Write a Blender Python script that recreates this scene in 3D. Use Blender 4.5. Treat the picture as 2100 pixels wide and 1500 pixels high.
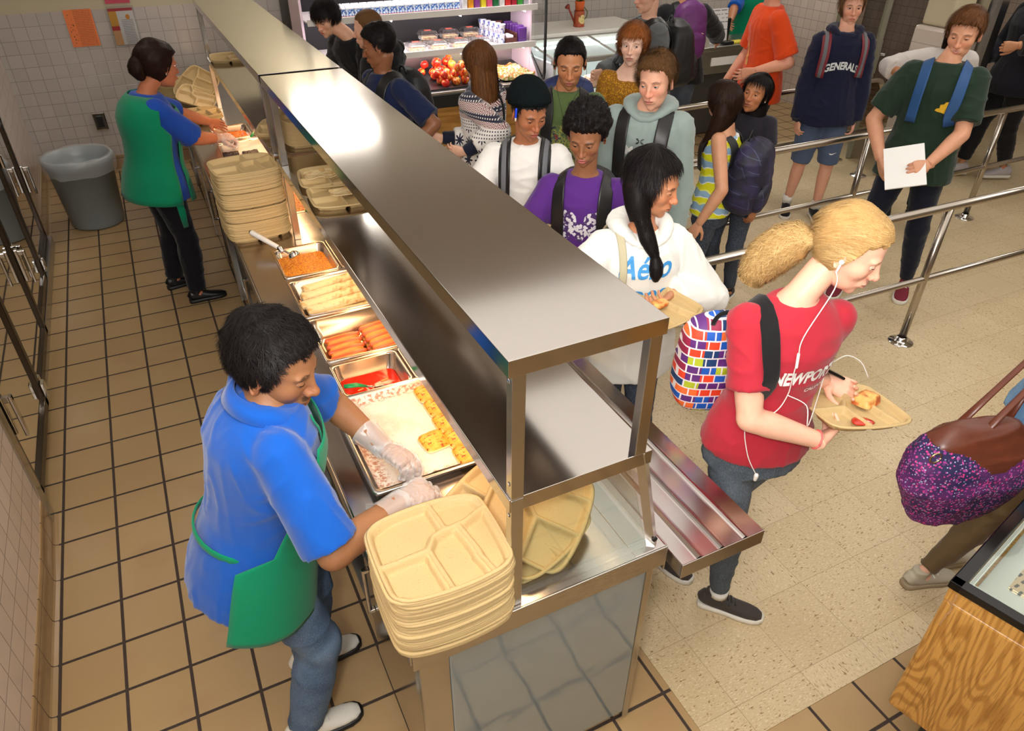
import bpy, bmesh, math, random
import numpy as np
from mathutils import Vector, Matrix, noise as mnoise
from mathutils.bvhtree import BVHTree
R = math.radians
random.seed(7); RNG = np.random.default_rng(11)
for o in list(bpy.data.objects): bpy.data.objects.remove(o)
SC = bpy.context.scene; COL = SC.collection

# ------------------------------------------------------------ camera, world, light, exposure
CAM = (0.0, 0.0, 2.464); YAW = 0.4668; PITCH = 0.6058; ROLL = 0.0071; FPX = 1471.9
cd = bpy.data.cameras.new('camera'); cam = bpy.data.objects.new('camera', cd); COL.objects.link(cam)
cd.sensor_width = 36.0; cd.lens = FPX / 2100 * 36.0; cd.clip_start = 0.05; cd.clip_end = 60
fw = Vector((math.sin(YAW)*math.cos(PITCH), math.cos(YAW)*math.cos(PITCH), -math.sin(PITCH)))
rt = Vector((math.cos(YAW), -math.sin(YAW), 0)); up = rt.cross(fw)
r2 = rt*math.cos(ROLL) + up*math.sin(ROLL); u2 = -rt*math.sin(ROLL) + up*math.cos(ROLL)
m = Matrix((r2, u2, -fw)).transposed().to_4x4(); m.translation = Vector(CAM); cam.matrix_world = m
SC.camera = cam
SC.view_settings.view_transform = 'Standard'; SC.view_settings.look = 'None'
SC.view_settings.exposure = 0.16; SC.view_settings.gamma = 1.0; SC.view_settings.use_curve_mapping = False
W = bpy.data.worlds.new('world'); SC.world = W; W.use_nodes = True
W.node_tree.nodes['Background'].inputs[0].default_value = (0.86, 0.88, 0.9, 1)
W.node_tree.nodes['Background'].inputs[1].default_value = 0.08
def area(name, loc, size, energy, color, target=None, sy=None, spread=180):
    l = bpy.data.lights.new(name, 'AREA'); l.energy = energy; l.color = color; l.size = size
    l.spread = R(spread)
    if sy: l.shape = 'RECTANGLE'; l.size_y = sy
    o = bpy.data.objects.new(name, l); COL.objects.link(o); o.location = loc
    if target is not None:
        o.rotation_euler = (Vector(target)-Vector(loc)).to_track_quat('-Z', 'Y').to_euler()
    return o
# the photographer's flash beside the camera, and its bounce off the ceiling
area('camera_flash', (-0.25, -0.15, 2.72), 0.22, 30, (1.0, 0.97, 0.93), target=(1.7, 2.6, 0.9))
area('flash_upward', (0.3, 0.2, 2.35), 0.4, 45, (1.0, 0.97, 0.93), target=(1.0, 1.2, 2.97), sy=.4)
area('ceiling_bounce', (2.4, 2.2, 2.93), 6.0, 98, (1.0, 0.965, 0.92), target=(2.4, 2.3, 0), sy=6.0)

# ------------------------------------------------------------ materials
def c(r, g, b):
    f = lambda v: ((v/255)/12.92 if v/255 <= 0.04045 else (((v/255)+0.055)/1.055)**2.4)
    return (f(r), f(g), f(b), 1.0)
class N:
    """small node-graph writer"""
    def __init__(s, name):
        s.m = bpy.data.materials.new(name); s.m.use_nodes = True; s.t = s.m.node_tree
        s.b = s.t.nodes['Principled BSDF']; s.out = s.t.nodes['Material Output']
    def n(s, typ, ins=None, out=0, **kw):
        x = s.t.nodes.new(typ)
        for k, v in kw.items(): setattr(x, k, v)
        for k, v in (ins or {}).items():
            i = x.inputs[k]
            if hasattr(v, 'is_linked') or isinstance(v, bpy.types.NodeSocket): s.t.links.new(v, i)
            else: i.default_value = v
        return x.outputs[out]
    def math(s, op, a, b=0.0, c_=0.0, clamp=False):
        return s.n('ShaderNodeMath', {0: a, 1: b, 2: c_}, operation=op, use_clamp=clamp)
    def co(s, kind='Object'):
        x = s.t.nodes.new('ShaderNodeTexCoord'); return x.outputs[kind]
    def geo(s, k='Position'):
        return s.t.nodes.new('ShaderNodeNewGeometry').outputs[k]
    def attr(s, name, out='Vector'):
        x = s.t.nodes.new('ShaderNodeAttribute'); x.attribute_name = name; return x.outputs[out]
    def sep(s, v):
        x = s.t.nodes.new('ShaderNodeSeparateXYZ'); s.t.links.new(v, x.inputs[0]); return x.outputs
    def comb(s, x=0., y=0., z=0.): return s.n('ShaderNodeCombineXYZ', {0: x, 1: y, 2: z})
    def vmul(s, v, k): return s.n('ShaderNodeVectorMath', {0: v, 1: k}, operation='MULTIPLY')
    def noise(s, v, scale, detail=4, rough=.55, out=0):
        return s.n('ShaderNodeTexNoise', {'Vector': v, 'Scale': scale, 'Detail': detail, 'Roughness': rough}, out=out)
    def vor(s, v, scale, out=0, feature='F1', rnd=1.0):
        return s.n('ShaderNodeTexVoronoi', {'Vector': v, 'Scale': scale, 'Randomness': rnd}, out=out, feature=feature)
    def ramp(s, f, stops, interp='LINEAR'):
        x = s.t.nodes.new('ShaderNodeValToRGB'); x.color_ramp.interpolation = interp
        e = x.color_ramp.elements
        while len(e) < len(stops): e.new(0.5)
        for i, (p, cc) in enumerate(stops): e[i].position = p; e[i].color = cc if len(cc) == 4 else (*cc, 1)
        s.t.links.new(f, x.inputs[0]); return x.outputs[0]
    def sm(s, f, a, b):   # smoothstep mask
        return s.n('ShaderNodeMapRange', {0: f, 1: a, 2: b, 3: 0., 4: 1.}, interpolation_type='SMOOTHSTEP')
    def mix(s, f, a, b, typ='MIX'):
        x = s.t.nodes.new('ShaderNodeMix'); x.data_type = 'RGBA'; x.blend_type = typ
        for k, v in ((0, f), (6, a), (7, b)):
            if isinstance(v, bpy.types.NodeSocket): s.t.links.new(v, x.inputs[k])
            else: x.inputs[k].default_value = v
        return x.outputs[2]
    def set(s, **kw):
        nm = dict(base='Base Color', rough='Roughness', metal='Metallic', spec='Specular IOR Level', coat='Coat Weight',
                  coatr='Coat Roughness', sss='Subsurface Weight', sheen='Sheen Weight', trans='Transmission Weight', alpha='Alpha',
                  emit='Emission Color', emits='Emission Strength', normal='Normal', ior='IOR', aniso='Anisotropic', anr='Anisotropic Rotation', sssr='Subsurface Radius', ssss='Subsurface Scale')
        for k, v in kw.items():
            i = s.b.inputs[nm[k]]
            if isinstance(v, bpy.types.NodeSocket): s.t.links.new(v, i)
            else: i.default_value = v
        return s.m
    def bump(s, h, strength=.3, dist=.002):
        return s.n('ShaderNodeBump', {'Height': h, 'Strength': strength, 'Distance': dist})
def simple(name, col, rough=.5, metal=0., noise=None, amt=.12, bump=0, bscale=200, **kw):
    g = N(name)
    base = col
    if noise:
        f = g.noise(g.co(), noise); base = g.mix(f, tuple(v*(1-amt) for v in col[:3])+(1,), tuple(min(1, v*(1+amt)) for v in col[:3])+(1,))
    g.set(base=base, rough=rough, metal=metal, **kw)
    if bump: g.set(normal=g.bump(g.noise(g.co(), bscale), bump, .001))
    return g.m
def grid_mask(g, x, y, a, b, x0, y0, w):
    """1 on tile, 0 on joint; also gives cell ids"""
    def ax(v, s_, o):
        t = g.math('DIVIDE', g.math('SUBTRACT', v, o), s_)
        fr = g.math('FRACT', t); d = g.math('MINIMUM', fr, g.math('SUBTRACT', 1.0, fr))
        return g.math('MULTIPLY', d, s_), g.math('FLOOR', t)
    dx, ix = ax(x, a, x0); dy, iy = ax(y, b, y0)
    d = g.math('MINIMUM', dx, dy)
    return g.sm(d, w*.5-.0008, w*.5+.0012), g.comb(ix, iy, 0.), d
def m_quarry():
    g = N('quarry_tile'); p = g.sep(g.geo()); m_, cell, d = grid_mask(g, p[0], p[1], .2178, .2186, -.7995, 4.5586, .0115)
    rnd = g.n('ShaderNodeTexWhiteNoise', {'Vector': cell}, noise_dimensions='3D')
    n1 = g.noise(g.geo(), 3.2, 3); n2 = g.noise(g.geo(), 260, 2)
    t = g.mix(rnd, c(172, 144, 100), c(184, 156, 112)); t = g.mix(g.math('MULTIPLY', n2, .35), t, c(162, 130, 90))
    t = g.mix(g.sm(n1, .45, .75), t, c(172, 140, 100))
    gr = g.mix(g.noise(g.geo(), 60), c(48, 38, 32), c(76, 62, 54))
    g.set(base=g.mix(m_, gr, t), rough=g.mix(m_, (.8,)*3+(1,), (.3,)*3+(1,)), spec=.45)
    g.set(normal=g.bump(g.math('ADD', g.math('MULTIPLY', m_, 1.0), g.math('MULTIPLY', g.noise(g.geo(), 40), .08)), .35, .003)); return g.m
def m_vct():
    g = N('vinyl_floor'); p = g.sep(g.geo()); m_, cell, d = grid_mask(g, p[0], p[1], .305, .305, 1.3636, 1.2062, .0012)
    rnd = g.n('ShaderNodeTexWhiteNoise', {'Vector': cell}, noise_dimensions='3D')
    dirr = g.sm(rnd, .49, .51)
    va = g.vmul(g.geo(), (1, .33, 1)); vb = g.vmul(g.geo(), (.33, 1, 1))
    na = g.noise(va, 210, 2); nb = g.noise(vb, 210, 2)
    n_ = g.math('ADD', g.math('MULTIPLY', na, dirr), g.math('MULTIPLY', nb, g.math('SUBTRACT', 1., dirr)))
    na2 = g.noise(va, 130, 1); nb2 = g.noise(vb, 130, 1)
    n2 = g.math('ADD', g.math('MULTIPLY', na2, dirr), g.math('MULTIPLY', nb2, g.math('SUBTRACT', 1., dirr)))
    base = g.mix(rnd, c(202, 182, 144), c(212, 193, 157))
    base = g.mix(g.sm(n_, .60, .66), base, c(180, 156, 118)); base = g.mix(g.sm(n_, .40, .34), base, c(224, 208, 176))
    base = g.mix(g.sm(n2, .68, .71), base, c(150, 120, 84))
    base = g.mix(m_, c(140, 120, 92), base)
    base = g.mix(g.math('MULTIPLY', g.sm(g.noise(g.geo(), 1.3, 4), .5, .8), .35), base, c(176, 152, 116))
    g.set(base=base, rough=.34, spec=.4); g.set(normal=g.bump(g.noise(g.geo(), 9, 3), .04, .01)); return g.m
def m_walltile(name, axis, s=.108, col=(c(184, 176, 170), c(192, 184, 178)), joint=c(150, 140, 132), z0=0.02, a0=0):
    g = N(name); p = g.sep(g.geo()); m_, cell, d = grid_mask(g, p[axis], p[2], s, s, a0, z0, .004)
    rnd = g.n('ShaderNodeTexWhiteNoise', {'Vector': cell}, noise_dimensions='3D')
    g.set(base=g.mix(m_, joint, g.mix(rnd, *col)), rough=.16, spec=.5)
    g.set(normal=g.bump(g.math('ADD', m_, g.math('MULTIPLY', g.noise(g.geo(), 11, 1), .6)), .25, .002)); return g.m
def m_steel(name='stainless_steel', col=c(190, 188, 184), rough=.3, axis=1, br=.10, scratch=True):
    g = N(name)
    k = [(14, 900, 900), (900, 14, 900), (900, 900, 14)][axis]
    n1 = g.noise(g.vmul(g.geo(), k), 1.0, 2, .5); n2 = g.noise(g.geo(), 1.7, 3)
    r = g.math('ADD', g.math('MULTIPLY', n1, br*.3), g.math('ADD', rough-.06, g.math('MULTIPLY', n2, .07)))
    g.set(base=col, metal=1.0, rough=r)
    g.set(normal=g.bump(g.noise(g.geo(), 2.2, 2), .02, .004)); return g.m
def m_glass(name, tint=(.93, .97, .95, 1), rough=.02, refl=1.0):
    g = N(name); t = g.t; t.nodes.remove(g.b)
    tr = g.n('ShaderNodeBsdfTransparent', {0: tint}); gl = g.n('ShaderNodeBsdfGlossy', {0: (1, 1, 1, 1), 'Roughness': rough})
    f = g.n('ShaderNodeLayerWeight', {'Blend': .5}, out=1); f = g.math('MULTIPLY', g.math('ADD', g.math('MULTIPLY', g.math('POWER', f, 4.0), .8), .035), refl, clamp=True)
    mx = g.n('ShaderNodeMixShader', {0: f, 1: tr, 2: gl}); t.links.new(mx, g.out.inputs[0]); return g.m
def m_film(name, alpha=.3, rough=.22):
    g = N(name); g.set(base=c(236, 240, 244), rough=rough, alpha=alpha, spec=.8, normal=g.bump(g.noise(g.geo(), 60, 3), .5, .004)); return g.m
def m_wood(name, c1, c2, s=1.0, axis=2, rings=14, rough=.35):
    g = N(name); k = [(.12, 1, 1), (1, .12, 1), (1, 1, .12)][axis]
    v = g.vmul(g.co(), k); n0 = g.noise(v, 2.6*s, 2)
    w = g.math('FRACT', g.math('MULTIPLY', n0, rings)); w = g.math('ABSOLUTE', g.math('SUBTRACT', g.math('MULTIPLY', w, 2.), 1.))
    fine = g.noise(g.vmul(g.co(), tuple(x*x for x in k)), 260*s, 3)
    base = g.mix(g.sm(w, .25, .95), c1, c2); base = g.mix(g.math('MULTIPLY', g.sm(fine, .52, .62), .55), base, tuple(x*.62 for x in c2[:3])+(1,))
    g.set(base=base, rough=rough); return g.m
def m_emit(name, col, s, base=None):
    g = N(name); g.set(base=base or col, emit=col, emits=s, rough=.4); return g.m
M = {}
M['quarry'] = m_quarry(); M['vct'] = m_vct()
M['wt_y'] = m_walltile('wall_tile_far', 0, a0=.02); M['wt_x'] = m_walltile('wall_tile_side', 1, col=(c(206, 190, 178), c(216, 200, 188)), a0=.05)
M['wt_p'] = m_walltile('pillar_tile', 1, s=.2, col=(c(196, 184, 172), c(206, 194, 182))); M['wt_q'] = m_walltile('pillar_tile_front', 0, s=.2, col=(c(196, 184, 172), c(206, 194, 182)))
M['paint'] = simple('cream_wall_paint', c(190, 180, 152), .6, noise=5, amt=.04)
M['ceil'] = simple('ceiling_panel', c(225, 220, 208), .8, noise=20)
M['cove'] = m_walltile('cove_tile', 1, s=.2186, col=(c(160, 132, 94), c(168, 138, 100)), joint=c(70, 56, 46), z0=-.1, a0=4.5586)
M['steel'] = m_steel(); M['steelx'] = m_steel('stainless_steel_cross', axis=0); M['steelz'] = m_steel('stainless_steel_post', axis=2, rough=.24)
M['steel_top'] = m_steel('stainless_counter_top', c(192, 186, 184), .22, 0)
M['steel_shelf'] = m_steel('stainless_shelf', c(196, 190, 184), .14, 1, .06)
M['pan'] = m_steel('steam_pan_steel', c(212, 194, 178), .2, 0, .05)
M['chrome'] = simple('chrome', c(220, 220, 220), .08, 1.0)
M['rail'] = m_steel('rail_steel', c(180, 172, 162), .26, 0, .06)
M['glass'] = m_glass('sneeze_guard_glass'); M['glassdoor'] = m_glass('door_glass', (.42, .5, .45, 1), .02, 7.0)
M['clear'] = m_glass('clear_plastic', (.95, .96, .97, 1), .12, 2.2)
M['black'] = simple('black_plastic', c(22, 22, 24), .4); M['blackgloss'] = simple('black_gloss', c(12, 12, 14), .12)
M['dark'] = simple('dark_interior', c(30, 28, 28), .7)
M['white'] = simple('white_plastic', c(232, 230, 226), .35); M['whitem'] = simple('white_enamel', c(228, 226, 220), .25, noise=3, amt=.03)
M['oak'] = m_wood('oak_veneer', c(196, 148, 74), c(158, 108, 44), 1.0, 2, 9)
M['oakx'] = m_wood('oak_veneer_side', c(190, 142, 70), c(160, 112, 48), 1.6, 0, 8)
M['paper'] = simple('white_paper', c(240, 240, 238), .7)

# ------------------------------------------------------------ mesh helpers
class Thing:
    def __init__(s, name, label, cat, loc=(0, 0, 0), group=None):
        s.o = bpy.data.objects.new(name, None); COL.objects.link(s.o); s.o.location = loc; s.loc = Vector(loc)
        s.o.empty_display_size = .05
        s.o['label'] = label; s.o['category'] = cat
        if group: s.o['group'] = group
def tag(o, label, cat, group=None, kind=None):
    o['label'] = label; o['category'] = cat
    if group: o['group'] = group
    if kind: o['kind'] = kind
    return o
def mesh(name, V, F, mat=None, parent=None, smooth=False, loc=None, label=None, attrs=None, mats=None, midx=None, uv=None):
    """V in world coordinates; parent is Thing or object; local = V - base location"""
    V = np.asarray(V, float).reshape(-1, 3)
    if parent is not None: base = WL(parent)
    else: base = Vector(loc) if loc is not None else Vector((0, 0, 0))
    me = bpy.data.meshes.new(name); me.from_pydata((V - np.array(base)).tolist(), [], [list(map(int, f)) for f in F])
    if attrs:
        for k, a in attrs.items():
            at = me.attributes.new(k, 'FLOAT_VECTOR', 'POINT'); at.data.foreach_set('vector', np.asarray(a, np.float32).ravel())
    if mats:
        for mm in mats: me.materials.append(mm)
        if midx is not None: me.polygons.foreach_set('material_index', np.asarray(midx, np.int32))
    elif mat is not None: me.materials.append(mat)
    if smooth: me.polygons.foreach_set('use_smooth', [True]*len(me.polygons))
    me.update()
    o = bpy.data.objects.new(name, me); COL.objects.link(o)
    if parent is not None: o.parent = parent.o if isinstance(parent, Thing) else parent
    elif loc is not None: o.location = loc
    if label: o['label'] = label
    return o
def WL(p):
    o = p.o if isinstance(p, Thing) else p
    v = Vector((0, 0, 0))
    while o is not None: v += o.location; o = o.parent
    return v
def bmo(name, bm, mat, parent=None, smooth=False, loc=None, label=None, angle=None):
    bmesh.ops.recalc_face_normals(bm, faces=bm.faces)
    V = [v.co[:] for v in bm.verts]; bm.verts.index_update(); F = [[v.index for v in f.verts] for f in bm.faces]; bm.free()
    o = mesh(name, V, F, mat, parent, smooth, loc, label)
    return o
def pieces(name, bm, mat, parent=None, smooth=False):
    """one object for every connected piece"""
    bmesh.ops.recalc_face_normals(bm, faces=bm.faces); bm.verts.ensure_lookup_table(); bm.verts.index_update(); n = len(bm.verts); pa = list(range(n))
    def fd(i):
        while pa[i] != i: pa[i] = pa[pa[i]]; i = pa[i]
        return i
    for e in bm.edges: a_, b_ = fd(e.verts[0].index), fd(e.verts[1].index); pa[a_] = b_
    gr = {}
    for f in bm.faces: gr.setdefault(fd(f.verts[0].index), []).append([v.index for v in f.verts])
    co = [v.co[:] for v in bm.verts]; bm.free(); out = []
    for fs in gr.values():
        ids = sorted({i for f in fs for i in f}); mp = {i: k for k, i in enumerate(ids)}; out.append(mesh(name, [co[i] for i in ids], [[mp[i] for i in f] for f in fs], mat, parent, smooth))
    return out
def box(bm, x0, x1, y0, y1, z0, z1, bev=0., seg=2, rot=None, piv=None):
    t = bmesh.new(); bmesh.ops.create_cube(t, size=1.0)
    bmesh.ops.scale(t, vec=(x1-x0, y1-y0, z1-z0), verts=t.verts)
    if bev: bmesh.ops.bevel(t, geom=list(t.edges), offset=bev, segments=seg, affect='EDGES', profile=.5)
    bmesh.ops.translate(t, vec=((x0+x1)/2, (y0+y1)/2, (z0+z1)/2), verts=t.verts)
    if rot is not None: bmesh.ops.rotate(t, cent=piv or ((x0+x1)/2, (y0+y1)/2, (z0+z1)/2), matrix=rot, verts=t.verts)
    merge(bm, t)
def merge(bm, t):
    mp = {}
    for v in t.verts: mp[v] = bm.verts.new(v.co)
    for f in t.faces:
        try: bm.faces.new([mp[v] for v in f.verts])
        except ValueError: pass
    t.free()
def tube(bm, pts, r, seg=12, caps=True):
    V, F = loft([(p, r if not isinstance(r, (list, tuple)) else r[i], r if not isinstance(r, (list, tuple)) else r[i]) for i, p in enumerate(pts)], seg)
    vs = [bm.verts.new(v) for v in V]
    for f in F:
        try: bm.faces.new([vs[i] for i in f])
        except ValueError: pass
def addVF(bm, V, F):
    vs = [bm.verts.new(v) for v in V]
    for f in F:
        try: bm.faces.new([vs[i] for i in f])
        except ValueError: pass
def vec(a): return np.array(a, float)
def unit(a):
    a = np.array(a, float); n = np.linalg.norm(a); return a/n if n > 1e-9 else a
def loft(st, seg=16, xdir=None, closed=True, power=2.0):
    """stations (centre, rx, ry[, xdir]) -> closed tube mesh; rx along xdir"""
    P = [vec(s[0]) for s in st]; n = len(P); V = []; F = []
    prev = None
    for i in range(n):
        a = P[max(i-1, 0)]; b = P[min(i+1, n-1)]; t = unit(b-a)
        if i == 0 and n > 1: t = unit(P[1]-P[0])
        if i == n-1 and n > 1: t = unit(P[-1]-P[-2])
        xd = st[i][3] if len(st[i]) > 3 else xdir
        if xd is None: xd = prev if prev is not None else (np.array([1., 0, 0]) if abs(t[0]) < .8 else np.array([0, 1., 0]))
        x = unit(vec(xd) - t*np.dot(vec(xd), t)); y = np.cross(t, x); prev = x
        for k in range(seg):
            an = 2*math.pi*k/seg; ca, sa = math.cos(an), math.sin(an)
            if power != 2.0:
                ca = math.copysign(abs(ca)**(2/power), ca); sa = math.copysign(abs(sa)**(2/power), sa)
            V.append(P[i] + x*st[i][1]*ca + y*st[i][2]*sa)
    for i in range(n-1):
        for k in range(seg):
            k2 = (k+1) % seg; F.append([i*seg+k, i*seg+k2, (i+1)*seg+k2, (i+1)*seg+k])
    if closed:
        F.append([k for k in range(seg)][::-1]); F.append([(n-1)*seg+k for k in range(seg)])
    return np.array(V), F
def capsule(a, b, ra, rb, seg=14, xdir=None, flat=1.0):
    a = vec(a); b = vec(b); t = unit(b-a); st = []
    for ang in (80, 50, 22): st.append((a - t*ra*math.sin(R(ang)), ra*math.cos(R(ang)), ra*math.cos(R(ang))*flat))
    st.append((a, ra, ra*flat)); st.append((b, rb, rb*flat))
    for ang in (22, 50, 80): st.append((b + t*rb*math.sin(R(ang)), rb*math.cos(R(ang)), rb*math.cos(R(ang))*flat))
    return loft(st, seg, xdir)
def join(parts):
    V = []; F = []; o = 0
    for v, f in parts:
        V.append(np.asarray(v)); F += [[i+o for i in q] for q in f]; o += len(v)
    return np.concatenate(V), F
def remesh(parts, vox=.006, sm=4, fac=.6):
    V, F = join(parts)
    me = bpy.data.meshes.new('t'); me.from_pydata(V.tolist(), [], F); me.update()
    o = bpy.data.objects.new('t', me); COL.objects.link(o)
    md = o.modifiers.new('r', 'REMESH'); md.mode = 'VOXEL'; md.voxel_size = vox; md.use_smooth_shade = True
    if sm: s = o.modifiers.new('s', 'SMOOTH'); s.iterations = sm; s.factor = fac
    dg = bpy.context.evaluated_depsgraph_get(); dg.update(); ev = o.evaluated_get(dg); em = ev.to_mesh()
    n = len(em.vertices); a = np.empty(n*3, np.float64); em.vertices.foreach_get('co', a)
    ls = np.empty(len(em.polygons), np.int32); lt = np.empty(len(em.polygons), np.int32)
    em.polygons.foreach_get('loop_start', ls); em.polygons.foreach_get('loop_total', lt)
    lv = np.empty(len(em.loops), np.int32); em.loops.foreach_get('vertex_index', lv)
    F2 = [lv[s_:s_+t_].tolist() for s_, t_ in zip(ls, lt)]
    ev.to_mesh_clear(); bpy.data.objects.remove(o); bpy.data.meshes.remove(me)
    return a.reshape(-1, 3), F2
def vnormals(V, F):
    Nn = np.zeros_like(V)
    q = np.array([f[:3] for f in F]); n = np.cross(V[q[:, 1]]-V[q[:, 0]], V[q[:, 2]]-V[q[:, 0]])
    for k in range(3): np.add.at(Nn, q[:, k], n)
    l = np.linalg.norm(Nn, axis=1, keepdims=True); l[l == 0] = 1
    return Nn/l
def fbm(P, scale, seed=0.0, ax=(1, 1, 1), oct=2):
    out = np.empty(len(P)); A = np.array(ax)*scale
    for i, p in enumerate(P): q = p*A; out[i] = mnoise.fractal((q[0]+seed, q[1]-seed, q[2]+seed*.7), 1.0, 2.0, oct)
    return out
def setx(o, loc=None, rot=None):
    if loc is not None: o.location = loc
    if rot is not None: o.rotation_euler = rot
    return o
def dup(root, loc, rot=(0, 0, 0), label=None, group=None):
    src = root.o if isinstance(root, Thing) else root
    cp = src.copy(); COL.objects.link(cp); cp.location = loc; cp.rotation_euler = rot
    if label: cp['label'] = label
    if group: cp['group'] = group
    for ch in list(src.children):
        k = ch.copy(); COL.objects.link(k); k.parent = cp
        for g_ in list(ch.children):
            d = g_.copy(); COL.objects.link(d); d.parent = k
    return cp
def S(name, bm, mat, smooth=False):
    o = bmo(name, bm, mat, smooth=smooth); o['kind'] = 'structure'; return o
def BM(): return bmesh.new()
def text_mesh(txt, size, sx=1.0, shear=0., ext=0, bold=0., spacing=1.0):
    cu = bpy.data.curves.new('t', 'FONT'); cu.body = txt; cu.size = size; cu.align_x = 'CENTER'; cu.align_y = 'CENTER'; cu.resolution_u = 3
    cu.shear = shear; cu.offset = bold; cu.space_character = spacing
    o = bpy.data.objects.new('t', cu); COL.objects.link(o); dg = bpy.context.evaluated_depsgraph_get(); dg.update()
    me = bpy.data.meshes.new_from_object(o.evaluated_get(dg)); bm = bmesh.new(); bm.from_mesh(me)
    bpy.data.objects.remove(o); bpy.data.meshes.remove(me); bpy.data.curves.remove(cu)
    bmesh.ops.remove_doubles(bm, verts=bm.verts, dist=1e-5)
    for v in bm.verts: v.co.x *= sx
    return bm
# ------------------------------------------------------------ room shell
CZ = 2.97
bm = BM(); box(bm, -1.2, 9.6, -2.6, 8.1, -.12, 0); S('floor', bm, M['quarry'])
bm = BM(); box(bm, 1.192, 9.4, .787, 5.75, 0.0, .004); S('floor', bm, M['vct'])
bm = BM(); box(bm, -1.2, 9.6, -2.6, 8.1, CZ, CZ+.1); S('ceiling', bm, M['ceil'])
def wall(name, x0, x1, y0, y1, mt, split=1.42):
    bm = BM(); box(bm, x0, x1, y0, y1, 0, split); S(name, bm, mt)
    bm = BM(); box(bm, x0, x1, y0, y1, split, CZ); S(name, bm, M['paint'])
wall('wall_far', -1.2, 9.6, 7.9, 8.1, M['wt_y'], 1.42)
wall('wall_back', -1.2, 9.6, -2.6, -2.4, M['wt_y'], 1.42)
wall('wall_right', 9.4, 9.6, -2.4, 7.9, M['wt_x'], 1.42)
# left wall leans very slightly away with distance (the room is not square)
def slab(name, pts, z0, z1, mat):
    bm = BM(); lo = [bm.verts.new((x, y, z0)) for x, y in pts]; hi = [bm.verts.new((x, y, z1)) for x, y in pts]; n = len(pts)
    for i in range(n): bm.faces.new((lo[i], lo[(i+1) % n], hi[(i+1) % n], hi[i]))
    bm.faces.new(lo[::-1]); bm.faces.new(hi); return S(name, bm, mat)
def lx(y): return -.835 - max(0, y-2.6)*.030
slab('wall_left', [(lx(-2.4), -2.4), (lx(2.6), 2.6), (lx(3.02)-.0, 3.02), (-1.2, 3.02), (-1.2, -2.4)], 0, CZ, M['wt_x'])
slab('wall_left', [(lx(6.25), 6.25), (lx(7.9), 7.9), (-1.2, 7.9), (-1.2, 6.25)], 0, CZ, M['wt_x'])
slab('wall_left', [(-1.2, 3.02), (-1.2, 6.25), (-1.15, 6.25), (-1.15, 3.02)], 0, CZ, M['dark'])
slab('wall_left', [(lx(3.02)-.02, 3.02), (lx(6.25)-.02, 6.25), (-1.15, 6.25), (-1.15, 3.02)], 2.05, CZ, M['wt_x'])
def cove(name, p0, p1, nrm, h=.15, t=.012):
    bm = BM(); p0 = vec(p0); p1 = vec(p1); n = vec(nrm)
    prof = [(.028, 0.001), (.014, .004), (.008, .012), (t*.55, .03), (t*.5, h-.006), (t*.3, h), (-.004, h), (-.004, 0.001)]
    ra = [bm.verts.new((*(p0+n*a)[:2], z)) for a, z in prof]; rb = [bm.verts.new((*(p1+n*a)[:2], z)) for a, z in prof]
    for i in range(len(prof)-1): bm.faces.new((ra[i], rb[i], rb[i+1], ra[i+1]))
    S(name, bm, M['cove'])
cove('baseboard_left', (lx(-2.4), -2.4, 0), (lx(2.6), 2.6, 0), (1, 0, 0)); cove('baseboard_left', (lx(2.6), 2.6, 0), (lx(3.02), 3.02, 0), (1, 0, 0)); cove('baseboard_left', (lx(6.25), 6.25, 0), (lx(7.9), 7.9, 0), (1, 0, 0))
cove('baseboard_far', (lx(7.9), 7.9, 0), (1.6, 7.9, 0), (0, -1, 0))
# far wall narrow pilaster and wooden corner by the fridge
bm = BM(); box(bm, 1.62, 1.78, 7.62, 7.9, 0, CZ); S('trim_1', bm, M['paint'])
bm = BM(); box(bm, 1.79, 1.83, 7.55, 7.9, 0, 1.6, .004); S('trim_2', bm, M['oak'])
bm = BM(); box(bm, 1.83, 2.25, 7.5, 7.9, 0, CZ); S('wall_nook', bm, M['wt_y'])
# ceiling lights
for i, (x, y, e) in enumerate([(1.66, 7.24, 10), (4.2, 5.6, 8), (6.6, 3.6, 8), (-.2, 5.2, 3), (5.2, 1.2, 8), (-.1, .6, 3.0), (6.8, 6.6, 8)]):
    t = Thing('ceiling_light', 'white recessed fluorescent ceiling light panel', 'ceiling light', (x, y, CZ), 'ceiling light panels')
    bm = BM(); box(bm, x-.33, x+.33, y-.63, y+.63, CZ-.03, CZ+.0, .004); bmo('frame', bm, M['whitem'], t)
    bm = BM(); box(bm, x-.3, x+.3, y-.6, y+.6, CZ-.036, CZ-.029); bmo('diffuser', bm, m_emit('diffuser_glow', (1, .96, .90, 1), e), t)
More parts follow.
